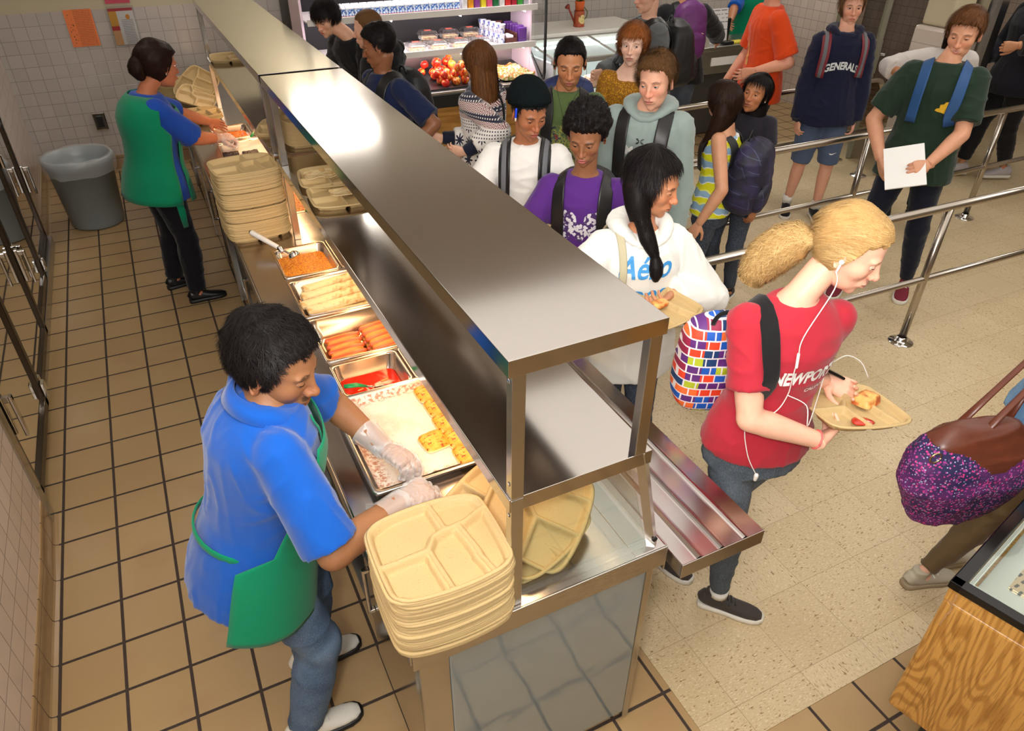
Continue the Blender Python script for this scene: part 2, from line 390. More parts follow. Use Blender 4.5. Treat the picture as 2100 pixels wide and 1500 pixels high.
# pillar at the right, door leaf and frames
bm = BM(); box(bm, 6.27, 6.60, 4.26, 4.60, 0, 1.36, .03, 3); o = S('wall_pillar', bm, M['wt_q'])
bm = BM(); box(bm, 6.30, 6.57, 4.29, 4.57, 1.36, CZ, .03, 3); S('wall_pillar', bm, M['paint'])
bm = BM(); box(bm, 6.60, 6.70, 4.2, 4.32, 0, CZ); box(bm, 6.70, 6.8, 4.16, 4.26, 0, CZ); S('trim_3', bm, M['steelz'])
bm = BM(); box(bm, 6.9, 8.6, 4.18, 4.24, 2.1, CZ); S('wall_lobby', bm, M['paint'])
grn = simple('grey_green_door_paint', c(126, 124, 104), .45, noise=4)
def door(name, p0, p1, z1, th=.045, col=grn, window=True, handle=True):
    p0 = Vector(p0); p1 = Vector(p1); d = (p1-p0).normalized(); L = (p1-p0).length; n = Vector((-d.y, d.x, 0))
    t = bpy.data.objects.new(name, None); COL.objects.link(t); t['kind'] = 'structure'; t.location = p0
    rot = Matrix.Rotation(math.atan2(d.y, d.x), 3, 'Z')
    def part(nm, a, b, z0, z2, w, mat, off=0, bev=.003, par=None):
        bm = BM(); box(bm, a, b, off-w/2, off+w/2, z0, z2, bev); bmesh.ops.rotate(bm, cent=(0, 0, 0), matrix=rot, verts=bm.verts)
        bmesh.ops.translate(bm, vec=p0, verts=bm.verts); return bmo(nm, bm, mat, par or t)
    part('leaf', 0, L, .01, 1.0, th, col); part('leaf', 0, .1, 1.0, z1, th, col); part('leaf', L-.3, L, 1.0, z1, th, col); part('leaf', .1, L-.3, z1-.15, z1, th, col)
    part('pane', .1, L-.3, 1.0, z1-.15, .01, M['glassdoor'])
    if handle:
        for s in (-1, 1):
            part('door_handle', .03, .09, .84, 1.14, .012, M['steelz'], s*(th/2+.004))
            part('door_handle', .05, .17, 1.0, 1.025, .018, M['chrome'], s*(th/2+.045)); part('door_handle', .05, .07, 1.0, 1.025, .05, M['chrome'], s*(th/2+.025))
    return t
door('door_1', (6.42, 5.02, 0), (7.05, 5.55, 0), 2.1)
door('door_2', (6.75, 5.85, 0), (7.5, 6.3, 0), 2.1)
bm = BM(); box(bm, 6.98, 7.1, 5.95, 6.1, 0, CZ); box(bm, 7.45, 7.6, 6.25, 7.9, 0, CZ); S('wall_corridor', bm, M['wt_x'])
bm = BM(); box(bm, 6.2, 6.32, 5.0, 5.12, 0, .02); S('trim_4', bm, M['steel'])
# light switch / outlet plate on far wall
t = Thing('power_outlet', 'steel electrical outlet plate with dark socket on far tiled wall', 'outlet', (-.40, 7.89, .47))
bm = BM(); box(bm, -.45, -.34, 7.875, 7.9, .40, .56, .008); bmo('cover_plate', bm, M['chrome'], t)
bm = BM(); box(bm, -.42, -.37, 7.868, 7.88, .43, .53, .003); bmo('socket', bm, M['black'], t)
# posters with lettering lines
def rows(g, v, n, lo, hi): pass
def poster(name, label, x0, x1, z0, z1, kind):
    y = 7.893
    g = N(name+'_print'); p = g.sep(g.co('Generated')); u = p[0]; w = p[2]
    line = g.sm(g.math('ABSOLUTE', g.math('SUBTRACT', g.math('FRACT', g.math('MULTIPLY', w, 22.)), .5)), .22, .3)
    wn = g.sm(g.noise(g.comb(g.math('MULTIPLY', u, 1.), 0., g.math('FLOOR', g.math('MULTIPLY', w, 22.))), 24, 2), .38, .46)
    if kind == 'orange':
        mk = g.math('MULTIPLY', g.math('MULTIPLY', line, wn), g.math('MULTIPLY', g.sm(u, .32, .33), g.sm(u, .95, .94)))
        base = g.mix(g.math('MULTIPLY', mk, .55), c(236, 128, 66), c(120, 50, 24))
        blk = g.math('MULTIPLY', g.sm(g.math('ABSOLUTE', g.math('SUBTRACT', u, .17)), .1, .09), g.math('MULTIPLY', g.sm(g.vor(g.comb(u, 0., w), 14), .3, .25), g.sm(w, .9, .88)))
        base = g.mix(g.math('MULTIPLY', blk, .85), base, c(60, 34, 30))
    else:
        mk = g.math('MULTIPLY', g.math('MULTIPLY', line, wn), g.math('MULTIPLY', g.sm(u, .45, .46), g.math('MULTIPLY', g.sm(u, .93, .92), g.sm(w, .72, .70))))
        base = g.mix(g.math('MULTIPLY', mk, .6), c(236, 232, 228), c(90, 84, 96))
        base = g.mix(g.sm(u, .34, .30), base, g.mix(g.sm(w, .55, .5), c(232, 170, 50), g.mix(g.sm(w, .42, .38), c(200, 40, 50), c(232, 176, 120))))
        base = g.mix(g.sm(w, .92, .93), base, c(196, 30, 44))
        dd = g.math('ADD', g.math('POWER', g.math('SUBTRACT', u, .74), 2.), g.math('POWER', g.math('MULTIPLY', g.math('SUBTRACT', w, .76), 1.3), 2.))
        base = g.mix(g.sm(dd, .009, .007), base, c(236, 150, 40))
    g.set(base=base, rough=.3 if kind != 'orange' else .6)
    bm = BM(); box(bm, x0, x1, y-.002, y+.005, z0, z1); o = bmo(name, bm, g.m, loc=((x0+x1)/2, y, z0)); tag(o, label, 'poster'); return o
poster('notice_sheet', 'orange paper notice taped to far tiled wall', -.42, -.20, 1.13, 1.43, 'orange')
poster('menu_poster', 'white red and yellow menu poster in clear holder on far wall', -.07, .13, 1.12, 1.42, 'menu')
bm = BM(); box(bm, -.08, .145, 7.882, 7.886, 1.11, 1.44, .001); tag(bmo('poster_holder', bm, M['clear'], loc=(.03, 7.884, 1.11)), 'clear plastic sleeve over the red and yellow menu poster', 'poster holder')
bm = BM(); box(bm, -.07, .13, 7.887, 7.896, 1.46, 1.75); tag(bmo('menu_poster', bm, simple('poster_pink', c(190, 60, 84), .5), loc=(.03, 7.89, 1.46)), 'red poster edge above the menu poster on far wall', 'poster')

# ------------------------------------------------------------ pass-through cabinets on the left wall
m_darkst = m_steel('dark_door_steel', c(84, 76, 68), .3, 2)
def cabinet(y0, y1, z0, z1, label, hs, drop=False):
    xm = lx((y0+y1)/2)+.012
    t = Thing('warming_cabinet', label, 'cabinet', (xm-.15, (y0+y1)/2, z0))
    sl = lambda y: lx(y)+.012
    bm = BM(); f = .055; d = .035
    for (a, b, e, g_) in ((y0, y1, z0, z0+f), (y0, y1, z1-f, z1), (y0, y0+f, z0, z1), (y1-f, y1, z0, z1)):
        box(bm, xm-d, xm, a, b, e, g_, .004)
    bmo('door_frame', bm, m_darkst, t)
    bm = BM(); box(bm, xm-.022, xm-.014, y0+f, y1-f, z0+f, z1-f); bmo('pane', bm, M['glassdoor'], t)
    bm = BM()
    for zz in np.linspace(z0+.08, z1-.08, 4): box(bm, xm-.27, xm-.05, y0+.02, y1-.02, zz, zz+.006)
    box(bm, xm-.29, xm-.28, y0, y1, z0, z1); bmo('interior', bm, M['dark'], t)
    yh = y0+.03 if hs < 0 else y1-.03
    bm = BM(); zc = (z0+z1)/2; yy = yh
    box(bm, xm, xm+.02, yy-.018, yy+.018, zc-.1, zc+.1, .005); box(bm, xm+.01, xm+.055, yy-.012, yy+.012, zc+.06, zc+.09, .004)
    box(bm, xm+.04, xm+.055, yy-.014, yy+.014, zc-.12, zc+.09, .004); bmo('latch_handle', bm, M['chrome'], t)
    bm = BM(); y2 = y1-.02 if hs < 0 else y0+.02
    for zz in (z0+.06, z1-.14): box(bm, xm, xm+.022, y2-.025, y2+.025, zz, zz+.09, .006)
    pieces('hinge', bm, M['chrome'], t); return t
ys = [(3.04, 3.84), (3.86, 4.66), (4.68, 5.46), (5.48, 6.24)]
nm = ['nearest', 'second nearest', 'third nearest', 'farthest']
for i, (a, b) in enumerate(ys):
    cabinet(a, b, .09, 1.02, f'steel framed glass cabinet door low on left wall, {nm[i]} of the lower row', -1 if i % 2 == 0 else 1)
    cabinet(a, b, 1.05, 2.02, f'steel framed glass cabinet door high on left wall, {nm[i]} of the upper row', -1 if i % 2 == 0 else 1)
bm = BM(); box(bm, -1.14, lx(4.5)+.0, 3.02, 6.25, 0.0, .085, .003); S('trim_5', bm, M['steel'])
bm = BM(); box(bm, lx(3.3)-.1, lx(3.0)+.012, 2.96, 3.03, 0, 2.05, .004); box(bm, lx(6.3)-.1, lx(6.3)+.016, 6.22, 6.28, 0, 2.05, .004); S('trim_6', bm, M['steelz'])

# ------------------------------------------------------------ bin
def lathe(prof, seg=40, cx=0, cy=0):
    V = []; F = []; n = len(prof)
    for r_, z in prof:
        for k in range(seg): a = 2*math.pi*k/seg; V.append((cx+r_*math.cos(a), cy+r_*math.sin(a), z))
    for i in range(n-1):
        for k in range(seg): k2 = (k+1) % seg; F.append([i*seg+k, i*seg+k2, (i+1)*seg+k2, (i+1)*seg+k])
    return np.array(V), F
BX, BY = -.57, 6.60
t = Thing('trash_can', 'round grey plastic trash can with clear liner by far wall', 'trash can', (BX, BY, 0))
V, F = lathe([(.0, .004), (.19, .004), (.2, .02), (.24, .50), (.246, .50), (.246, .52), (.256, .525), (.26, .56), (.25, .572), (.238, .565), (.235, .5), (.17, .03), (0, .03)], 48, BX, BY)
mesh('bin_body', V, F, simple('grey_bin_plastic', c(134, 144, 146), .4, noise=6, amt=.06), t, True)
bg = m_film('bin_liner', .25)
V, F = lathe([(.263, .45), (.267, .5), (.266, .565), (.252, .582), (.232, .574), (.215, .5), (.19, .2), (0, .12)], 64, BX, BY)
nz = fbm(V, 14, 3); V = V + np.stack([nz, nz, nz*.5], 1)*.012
mesh('liner', V, F, bg, t, True)

# ------------------------------------------------------------ serving counter
XL, XR, YN, YF, ZT = .25, 1.01, 1.03, 7.2, .90
ct = Thing('serving_counter', 'long stainless steel serving counter with steam table wells', 'counter', (.63, 3.6, 0))
holes = [(.395, .905, 2.09, 2.31), (.395, .905, 2.345, 2.69), (.395, .905, 2.715, 3.06), (.395, .905, 3.10, 3.43), (.395, .905, 3.86, 4.40), (.395, .905, 4.9, 5.3), (.395, .905, 5.36, 5.7)]
bm = BM(); T = .03
box(bm, XL, .395, YN, YF, ZT-T, ZT, .004); box(bm, .905, XR, YN, YF, ZT-T, ZT, .004)
prev = YN
for h in holes + [(.395, .905, YF, YF)]:
    if h[2] > prev+.001: box(bm, .39, .91, prev, h[2], ZT-T, ZT-.0005)
    prev = h[3]
bmo('countertop', bm, M['steel_top'], ct)
bm = BM(); box(bm, XL, XR, YN-.006, YN, ZT-.075, ZT, .002); box(bm, XL-.006, XL, YN-.004, YF, ZT-.05, ZT-.001, .002); box(bm, XR, XR+.005, YN-.004, YF, ZT-.1, ZT-.001, .002); bmo('fascia', bm, M['steelx'], ct)
bm = BM()
for h in holes: 
    for (a, b, e, f) in ((h[0]-.004, h[0], h[2], h[3]), (h[1], h[1]+.004, h[2], h[3]), (h[0], h[1], h[2]-.004, h[2]), (h[0], h[1], h[3], h[3]+.004)): box(bm, a, b, e, f, .62, ZT-.01)
    box(bm, h[0], h[1], h[2], h[3], .615, .62)
bmo('steam_well', bm, M['steel'], ct)
g = N('end_panel_laminate'); g.set(base=c(142, 156, 162), rough=.08, metal=.25, spec=.9, coat=.5, coatr=.05)
g.set(normal=g.bump(g.noise(g.geo(), 4.5, 2), .28, .02)); M['endpanel'] = g.m
bm = BM(); box(bm, XL+.10, XR-.045, YN+.012, YN+.04, .06, ZT-.07, .006); bmo('end_panel', bm, M['endpanel'], ct, label='grey blue glossy end panel')
bm = BM()
box(bm, XL+.02, XL+.10, YN+.012, YN+.04, .02, ZT-.05, .003); box(bm, XR-.045, XR-.02, YN+.012, YN+.05, .02, ZT-.05, .003)
for k, yy in enumerate(np.arange(YN+.02, YF-.1, 1.2)): box(bm, XL+.02, XL+.06, yy, yy+.05, .02, ZT-.03, .003)
pieces('corner_post', bm, M['steelz'], ct)
sp = m_steel('stainless_side_panel', c(178, 168, 158), .16, 1, .05)
bm = BM(); box(bm, XR-.03, XR-.01, YN+.05, YF, .05, ZT-.1); bmo('front_panel', bm, M['whitem'], ct)
bm = BM(); box(bm, XL+.33, XL+.345, YN+.05, YF, .12, ZT-.28); bmo('back_panel', bm, M['dark'], ct)
# doors on the kitchen side
for k, (a, b) in enumerate([(1.07, 1.62), (2.5, 3.15), (3.15, 3.8), (5.1, 5.75), (5.75, 6.4)]):
    bm = BM(); box(bm, XL+.025, XL+.04, a, b-.01, .10, ZT-.09, .003); d_ = bmo('cabinet_door', bm, sp, ct)
    bm = BM(); yh = b-.07 if k % 2 == 0 else a+.06
    for zz in (.42, .62): box(bm, XL+.005, XL+.026, yh-.01, yh+.01, zz, zz+.014, .003)
    box(bm, XL, XL+.01, yh-.008, yh+.008, .42, .634, .003); bmo('pull_handle', bm, M['chrome'], d_)
bm = BM(); box(bm, XL+.05, XR-.05, YN+.05, YF, .10, .115); box(bm, XL+.05, XL+.3, 1.64, 2.48, .45, .46); bmo('undershelf', bm, M['steel'], ct)
bm = BM()
for yy in (YN+.1, 2.45, 3.85, 5.05, 6.5): box(bm, XL+.06, XL+.1, yy, yy+.04, 0, .1); box(bm, XR-.1, XR-.06, yy, yy+.04, 0, .1)
pieces('foot', bm, M['black'], ct)
# tray slide with pressed ribs
TX0, TX1, TZ = 1.03, 1.325, .865
bm = BM(); prof = []; xs = np.linspace(TX0, TX1, 60)
def tz(x):
    z = TZ
    for rx_ in (TX0+.06, TX0+.14, TX0+.225): z += .006*math.exp(-((x-rx_)/.006)**2)
    return z
top = [(x, tz(x)) for x in xs]; full = top + [(TX1+.003, TZ-.004), (TX1+.003, TZ-.05), (TX1-.002, TZ-.05), (TX1-.002, TZ-.01), (TX0+.002, TZ-.01), (TX0+.002, TZ-.05), (TX0-.002, TZ-.05), (TX0-.002, TZ-.003)]
y0_, y1_ = .975, 7.1
ra = [bm.verts.new((x, y0_, z)) for x, z in full]; rb = [bm.verts.new((x, y1_, z)) for x, z in full]
for i in range(len(full)): j = (i+1) % len(full); bm.faces.new((ra[i], ra[j], rb[j], rb[i]))
o = bmo('tray_slide', bm, M['steel_top'], ct)
bm = BM(); box(bm, TX0-.002, TX1+.003, y0_-.004, y0_, TZ-.055, TZ+.0005, .0015)
for yy in (1.25, 2.4, 3.55, 4.7, 5.9):
    box(bm, XR, TX1-.03, yy, yy+.03, TZ-.05, TZ-.012); box(bm, XR, XR+.1, yy, yy+.03, TZ-.16, TZ-.04)
pieces('slide_bracket', bm, M['steelx'], ct)

# ------------------------------------------------------------ double serving shelf (sneeze guard), two units
PX0, PX1 = .520, .895; ZM, ZP = 1.285, 1.672
def shelf_unit(y0, y1, label, posts, zt=ZP):
    t = Thing('serving_shelf', label, 'shelf', ((PX0+PX1)/2, (y0+y1)/2, ZT))
    def sheet(nm, z, x0, x1, ya, yb, lip):
        bm = BM(); box(bm, x0, x1, ya, yb, z-.004, z, .0015)
        box(bm, x0, x0+.003, ya, yb, z-lip, z-.001, .001); box(bm, x1-.003, x1, ya, yb, z-lip, z-.001, .001)
        box(bm, x0+.001, x1-.001, ya, ya+.003, z-lip, z-.001, .001); box(bm, x0+.001, x1-.001, yb-.003, yb, z-lip, z-.001, .001)
        return bmo(nm, bm, M['steel_shelf'], t)
    sheet('top_shelf', zt, PX0-.006, PX1+.006, y0, y1, .042); sheet('middle_shelf', ZM, PX0, PX1+.02, y0+.005, y1-.005, .042)
    for yy in posts:
        bm = BM(); box(bm, PX0+.004, PX0+.036, yy-.014, yy+.014, ZM, zt-.005, .002); box(bm, PX1-.034, PX1-.002, yy-.014, yy+.014, ZM, zt-.005, .002)
        pieces('upper_post', bm, M['steelz'], t)
        bm = BM(); box(bm, PX0+.004, PX0+.036, yy-.014, yy+.014, ZT, ZM-.004, .002)
        V, F = loft([((.975, yy, ZT+.001), .018, .014), ((PX1-.005, yy, ZM-.004), .018, .014)], 4, (1, 0, 0)); addVF(bm, V, F)
        pieces('lower_post', bm, M['steelz'], t)
        bm = BM()
        for p in ((PX0+.003, yy, ZT+.03), (PX0+.003, yy, ZM+.04), (PX0+.003, yy, ZM-.06), (PX0+.003, yy, zt-.06)):
            V, F = lathe([(0, .002), (.005, .0015), (.006, 0)], 10); V = V[:, [2, 0, 1]]*[-1, 1, 1] + np.array(p); addVF(bm, V, F)
        pieces('bolt', bm, M['chrome'], t)
        bm = BM(); V, F = lathe([(0, .006), (.008, .005), (.009, 0)], 12); V = V[:, [0, 2, 1]]*[1, -1, 1]+np.array((.968, yy-.014, ZT+.04)); addVF(bm, V, F); bmo('bolt', bm, M['black'], t)
    bm = BM(); xa, xb = .968, PX1-.012
    vs = [bm.verts.new(p) for p in ((xa, y0+.02, ZT+.012), (xa, y1-.02, ZT+.012), (xb, y1-.02, ZM-.045), (xb, y0+.02, ZM-.045))]
    vt = [bm.verts.new(v.co+Vector((.006, 0, .001))) for v in vs]
    bm.faces.new(vs); bm.faces.new(vt[::-1])
    for i in range(4): bm.faces.new((vs[i], vs[(i+1) % 4], vt[(i+1) % 4], vt[i]))
    bmo('glass_panel', bm, M['glass'], t)
    bm = BM()
    vs = [bm.verts.new(p) for p in ((PX0+.036, y0+.016, ZT+.004), (.955, y0+.016, ZT+.004), (PX1-.03, y0+.016, ZM-.045), (PX0+.036, y0+.016, ZM-.045))]
    vt = [bm.verts.new(v.co+Vector((0, .005, 0))) for v in vs]; bm.faces.new(vs); bm.faces.new(vt[::-1])
    for i in range(4): bm.faces.new((vs[i], vs[(i+1) % 4], vt[(i+1) % 4], vt[i]))
    bmo('end_glass', bm, M['glass'], t)
    # heat strip under the middle shelf
    bm = BM(); box(bm, PX0+.12, PX0+.22, y0+.12, y1-.12, ZM-.04, ZM-.006, .004); hs = bmo('heat_strip', bm, M['steel'], t)
    bm = BM(); box(bm, PX0+.15, PX0+.19, y0+.14, y1-.14, ZM-.048, ZM-.041); bmo('heating_element', bm, m_emit('heat_glow', (1, .55, .22, 1), 2.5), hs)
    l = area('heat_lamp_light', ((PX0+.17), (y0+y1)/2, ZM-.055), .08, 5.2*(y1-y0)/2.5, (1.0, .60, .30), target=((PX0+.13), (y0+y1)/2, .9), sy=y1-y0-.3)
    l.rotation_euler = (0, 0, 0)
    return t
shelf_unit(1.035, 3.62, 'near double tier stainless serving shelf with glass guard over the counter', (1.052, 3.52))
shelf_unit(3.66, 6.25, 'far double tier stainless serving shelf over the counter beyond the first', (3.72, 6.2))
# ------------------------------------------------------------ compartment trays
def tray_arrays(a=.152, b=.126, depth=.024, nx=84, ny=64):
    segs = [((.12, 1.1), (.2, .28)), ((.2, .28), (.52, .30)), ((.52, .30), (1.1, .62)), ((.2, .28), (-.02, .2)), ((-.02, .2), (-.18, -.04)), ((-.18, -.04), (-1.1, -.1)),
            ((-.18, -.04), (-.08, -1.1)), ((.42, .28), (.62, -1.1))]
    u = np.linspace(-1, 1, nx); v = np.linspace(-1, 1, ny); U, Vv = np.meshgrid(u, v, indexing='ij')
    m_ = np.maximum(abs(U), abs(Vv)); s = np.where(m_ > 0, m_/np.maximum((abs(U)**9+abs(Vv)**9)**(1/9), 1e-6), 1)
    x = a*U*s*(1+.035*(1-Vv**2)); y = b*Vv*s*(1+.16*(1-U**2))
    rim = np.minimum(1-abs(U), (1-abs(Vv))*.75); d = np.full(U.shape, 9.)
    for (p, q) in segs:
        p = np.array(p); q = np.array(q); w = q-p; t_ = np.clip(((U-p[0])*w[0]+(Vv-p[1])*w[1])/(w@w), 0, 1)
        dx = (U-p[0]-t_*w[0]); dy = (Vv-p[1]-t_*w[1])*.75; d = np.minimum(d, np.hypot(dx, dy))
    f = lambda t_, e0, e1: (lambda k: k*k*(3-2*k))(np.clip((t_-e0)/(e1-e0), 0, 1))
    z = -depth*np.minimum(f(rim, .045, .125), .06+.94*f(d, .022, .085)); z = np.where(rim < .045, 0, z) 
    z = np.maximum(z, -depth*f(rim, .045, .125)); z -= np.where(rim < .012, .0035, 0)
    V = np.stack([x, y, z], -1).reshape(-1, 3); F = []
    for i in range(nx-1):
        for j in range(ny-1): F.append([i*ny+j, (i+1)*ny+j, (i+1)*ny+j+1, i*ny+j+1])
    # border skirt (thickness) 
    bd = [i*ny for i in range(nx)] + [(nx-1)*ny+j for j in range(1, ny)] + [i*ny+ny-1 for i in range(nx-2, -1, -1)] + [j for j in range(ny-2, 0, -1)]
    k0 = len(V); sk = V[bd].copy(); sk[:, 2] -= .0022; sk[:, :2] *= .992; V = np.concatenate([V, sk]); nb = len(bd)
    for k in range(nb): k2 = (k+1) % nb; F.append([bd[k2], bd[k], k0+k, k0+k2])
    lo = np.stack([x*.985, y*.985, z-.0032], -1).reshape(-1, 3); k1 = len(V); V = np.concatenate([V, lo])
    for i in range(0, nx-1):
        for j in range(0, ny-1): F.append([k1+i*ny+j, k1+i*ny+j+1, k1+(i+1)*ny+j+1, k1+(i+1)*ny+j])
    return V, F
def m_fibre():
    g = N('moulded_fibre'); n1 = g.noise(g.co(), 420, 3); n2 = g.noise(g.co(), 60, 2); fl = g.sm(g.noise(g.co(), 300, 1), .68, .72)
    oi = g.t.nodes.new('ShaderNodeObjectInfo').outputs['Random']
    base = g.mix(n1, c(188, 162, 112), c(206, 180, 130)); base = g.mix(g.math('MULTIPLY', oi, .35), base, c(170, 142, 94)); base = g.mix(g.math('MULTIPLY', fl, .5), base, c(140, 104, 62))
    g.set(base=base, rough=.72, normal=g.bump(g.math('ADD', n1, n2), .25, .0015)); return g.m
M['fibre'] = m_fibre(); TV, TF = tray_arrays()
def tray(loc, rot=(0, 0, 0), label='', group=None, data=[None]):
    if data[0] is None:
        o = mesh('food_tray', TV, TF, M['fibre'], smooth=True); data[0] = o
    else: o = data[0].copy(); COL.objects.link(o)
    o.location = loc; o.rotation_euler = rot
    for k in ('group',):
        if k in o: del o[k]
    return tag(o, label, 'food tray', group)
def stack(cx, cy, z0, n, rz, dz, what, grp, gaps=(), jit=.0025):
    z = z0+.0245
    for i in range(n):
        last = i == n-1
        lab = f'tan five-compartment tray topmost of {what}' if last else f'tan five-compartment moulded tray nested inside {what}'
        tray((cx+random.gauss(0, jit), cy+random.gauss(0, jit), z), (0, 0, rz+random.gauss(0, .010)), lab, None if last else grp)
        z += dz*(1+random.uniform(-.12, .12))+(.007 if i in gaps else 0)
stack(.374, 1.126, ZT, 45, R(-1), .0046, 'the tall tray stack at the near counter end', 'trays in the near stack')
stack(.372, 3.70, ZT, 70, R(3), .0046, 'the tray stack behind the corn pan', 'trays in the middle stack', gaps=(18, 32, 48))
# loose trays
tray((.60, 1.30, .965), (R(10), R(-14), R(24)), 'tan tray lying tilted beside the cheese bread under the shelf')
tray((.70, 1.22, 1.02), (R(26), R(-20), R(38)), 'orange-lit tray leaning against the shelf posts, behind the near stack')
for k, (x, y, z, r) in enumerate([(.66, 1.24, .93, 20), (.675, 1.235, .944, 23)]): tray((x, y, z), (0, R(-3), R(r)), ['lowest tray seen through the end glass', 'tray seen through the end glass, on another tray'][k])
for k in range(8): tray((.36+random.gauss(0, .003), 5.95, ZT+.0245+k*.0046), (0, 0, R(4)), 'tan tray in the short stack in front of the far pans' if k < 7 else 'top tray of the short stack by the far worker', 'trays in the short far stack' if k < 7 else None)
for k in range(14): tray((.30+random.gauss(0, .004), 6.75, ZT+.0245+k*.0075), (0, 0, R(2+random.uniform(-4, 4))), 'tray in the farthest messy tray stack by the wall' if k < 13 else 'flat tray topping the farthest messy stack', 'trays in the farthest stack' if k < 13 else None)
tray((.42, 6.45, 1.03), (R(30), R(-35), R(30)), 'tray leaning tilted against the farthest tray stack')
tray((.40, 6.30, .99), (R(20), R(-10), R(70)), 'tray tipped on its side in front of the farthest stack')
# trays on the middle shelf
tray((.70, 3.22, ZM+.0245), (0, 0, R(-8)), 'shelf tray holding a folded tortilla, farther of two')
tray((.69, 2.98, ZM+.0245), (0, 0, R(-4)), 'shelf tray holding a folded tortilla, nearer of two')
for k in range(26): tray((.745, 3.86, ZM+.0245+k*.0046), (0, 0, R(88)), 'tan tray nested in the stack on the middle shelf', 'trays stacked on the middle shelf') if k < 25 else None
for k in range(3): tray((.66, 4.05, ZM+.0245+k*.006), (0, R(0), R(60+k*6)), 'loose tray on the middle shelf behind the shelf stack', 'loose shelf trays')
tray((.68, 6.0, ZM+.0245), (0, 0, R(-6)), 'single empty tray on far middle shelf'); tray((.68, 6.0, ZM+.030), (0, 0, R(-3)), 'tray on top at the far end of the middle shelf')

# ------------------------------------------------------------ steam table pans
def rrect(cx, cy, hx, hy, r, n=6):
    P = []
    for (sx, sy, a0) in ((1, 1, 0), (-1, 1, 90), (-1, -1, 180), (1, -1, 270)):
        for k in range(n+1):
            a = R(a0+90*k/n); P.append((cx+sx*(hx-r)+r*math.cos(a), cy+sy*(hy-r)+r*math.sin(a)))
    return P
def ringloft(rings):
    V = []; F = []; n = len(rings[0][0])
    for P, z in rings: V += [(x, y, z) for x, y in P]
    for i in range(len(rings)-1):
        for k in range(n): k2 = (k+1) % n; F.append([i*n+k, i*n+k2, (i+1)*n+k2, (i+1)*n+k])
    return np.array(V), F, n
def pan(x0, x1, y0, y1, depth, label, z=ZT, name='steam_pan', mat=None, rim=.012, cr=.03):
    cx, cy, hx, hy = (x0+x1)/2, (y0+y1)/2, (x1-x0)/2, (y1-y0)/2; h2x, h2y = hx-rim, hy-rim
    rg = [(rrect(cx, cy, hx, hy, cr*.6), z-.004), (rrect(cx, cy, hx, hy, cr*.6), z+.003), (rrect(cx, cy, hx-.003, hy-.003, cr*.6), z+.005), (rrect(cx, cy, h2x, h2y, cr), z+.004), (rrect(cx, cy, h2x-.003, h2y-.003, cr), z-.002),
          (rrect(cx, cy, h2x-.008, h2y-.008, cr), z-depth*.35), (rrect(cx, cy, h2x-.011, h2y-.011, cr), z-depth*.37), (rrect(cx, cy, h2x-.02, h2y-.02, cr), z-depth+.012), (rrect(cx, cy, h2x-.028, h2y-.028, cr), z-depth+.002), (rrect(cx, cy, h2x-.04, h2y-.04, cr*.7), z-depth)]
    V, F, n = ringloft(rg); F.append([(len(rg)-1)*n+k for k in range(n)])
    o = mesh(name, V, F, mat or M['pan'], smooth=True, loc=(cx, cy, z-depth)); return tag(o, label, 'pan')
def food_surface(name, label, cat, x0, x1, y0, y1, z, mat, heap=.008, grain=.004, gs=90, r=.03, kind='stuff', nx=70, ny=60, seed=0, fill=None):
    cx, cy, hx, hy = (x0+x1)/2, (y0+y1)/2, (x1-x0)/2, (y1-y0)/2
    u = np.linspace(-1, 1, nx); v = np.linspace(-1, 1, ny); U, Vv = np.meshgrid(u, v, indexing='ij'); m_ = np.maximum(abs(U), abs(Vv))
    s = np.where(m_ > 0, m_/np.maximum((abs(U)**10+abs(Vv)**10)**(1/10), 1e-6), 1)
    P = np.stack([cx+hx*U*s, cy+hy*Vv*s, 0*U], -1).reshape(-1, 3)
    h = np.array([abs(mnoise.noise((p[0]*gs, p[1]*gs, seed)))*grain + mnoise.noise((p[0]*14, p[1]*14, seed+5))*heap for p in P])
    P[:, 2] = z + h + heap*(1-m_.reshape(-1)**2) if heap else z+h
    F = [[i*ny+j, (i+1)*ny+j, (i+1)*ny+j+1, i*ny+j+1] for i in range(nx-1) for j in range(ny-1)]
    bd = [i*ny for i in range(nx)] + [(nx-1)*ny+j for j in range(1, ny)] + [i*ny+ny-1 for i in range(nx-2, -1, -1)] + [j for j in range(ny-2, 0, -1)]
    k0 = len(P); sk = P[bd].copy(); sk[:, 2] = z-.03; P = np.concatenate([P, sk]); nb = len(bd)
    for k in range(nb): F.append([bd[(k+1) % nb], bd[k], k0+k, k0+(k+1) % nb])
    o = mesh(name, P, F, mat, smooth=True, loc=(cx, cy, z-.03)); tag(o, label, cat)
    if kind: o['kind'] = kind
    return o
def m_grain(name, a, b, d, sc=150, rough=.3):
    g = N(name); v = g.vor(g.co(), sc, 0); cc = g.vor(g.co(), sc, 1)
    base = g.mix(g.sep(cc)[0], a, b); base = g.mix(g.sm(v, .45, .75), base, d)
    g.set(base=base, rough=rough, normal=g.bump(g.math('SUBTRACT', 1., v), .8, .004)); return g.m
pan(.385, .652, 3.095, 3.435, .10, 'square steel pan of orange rice with scoop')
food_surface('orange_rice', 'orange rice heaped in the square pan with the scoop', 'food', .407, .63, 3.117, 3.413, .862, m_grain('orange_rice', c(226, 140, 30), c(240, 168, 50), c(190, 96, 16)), .004, .004)
pan(.655, .915, 3.095, 3.435, .10, 'square steel pan of green peas partly under the shelf')
food_surface('green_peas', 'green peas in the pan beside the orange rice', 'food', .677, .893, 3.117, 3.413, .856, m_grain('peas', c(140, 150, 30), c(170, 172, 50), c(84, 96, 14), 110), .004, .004, 70)
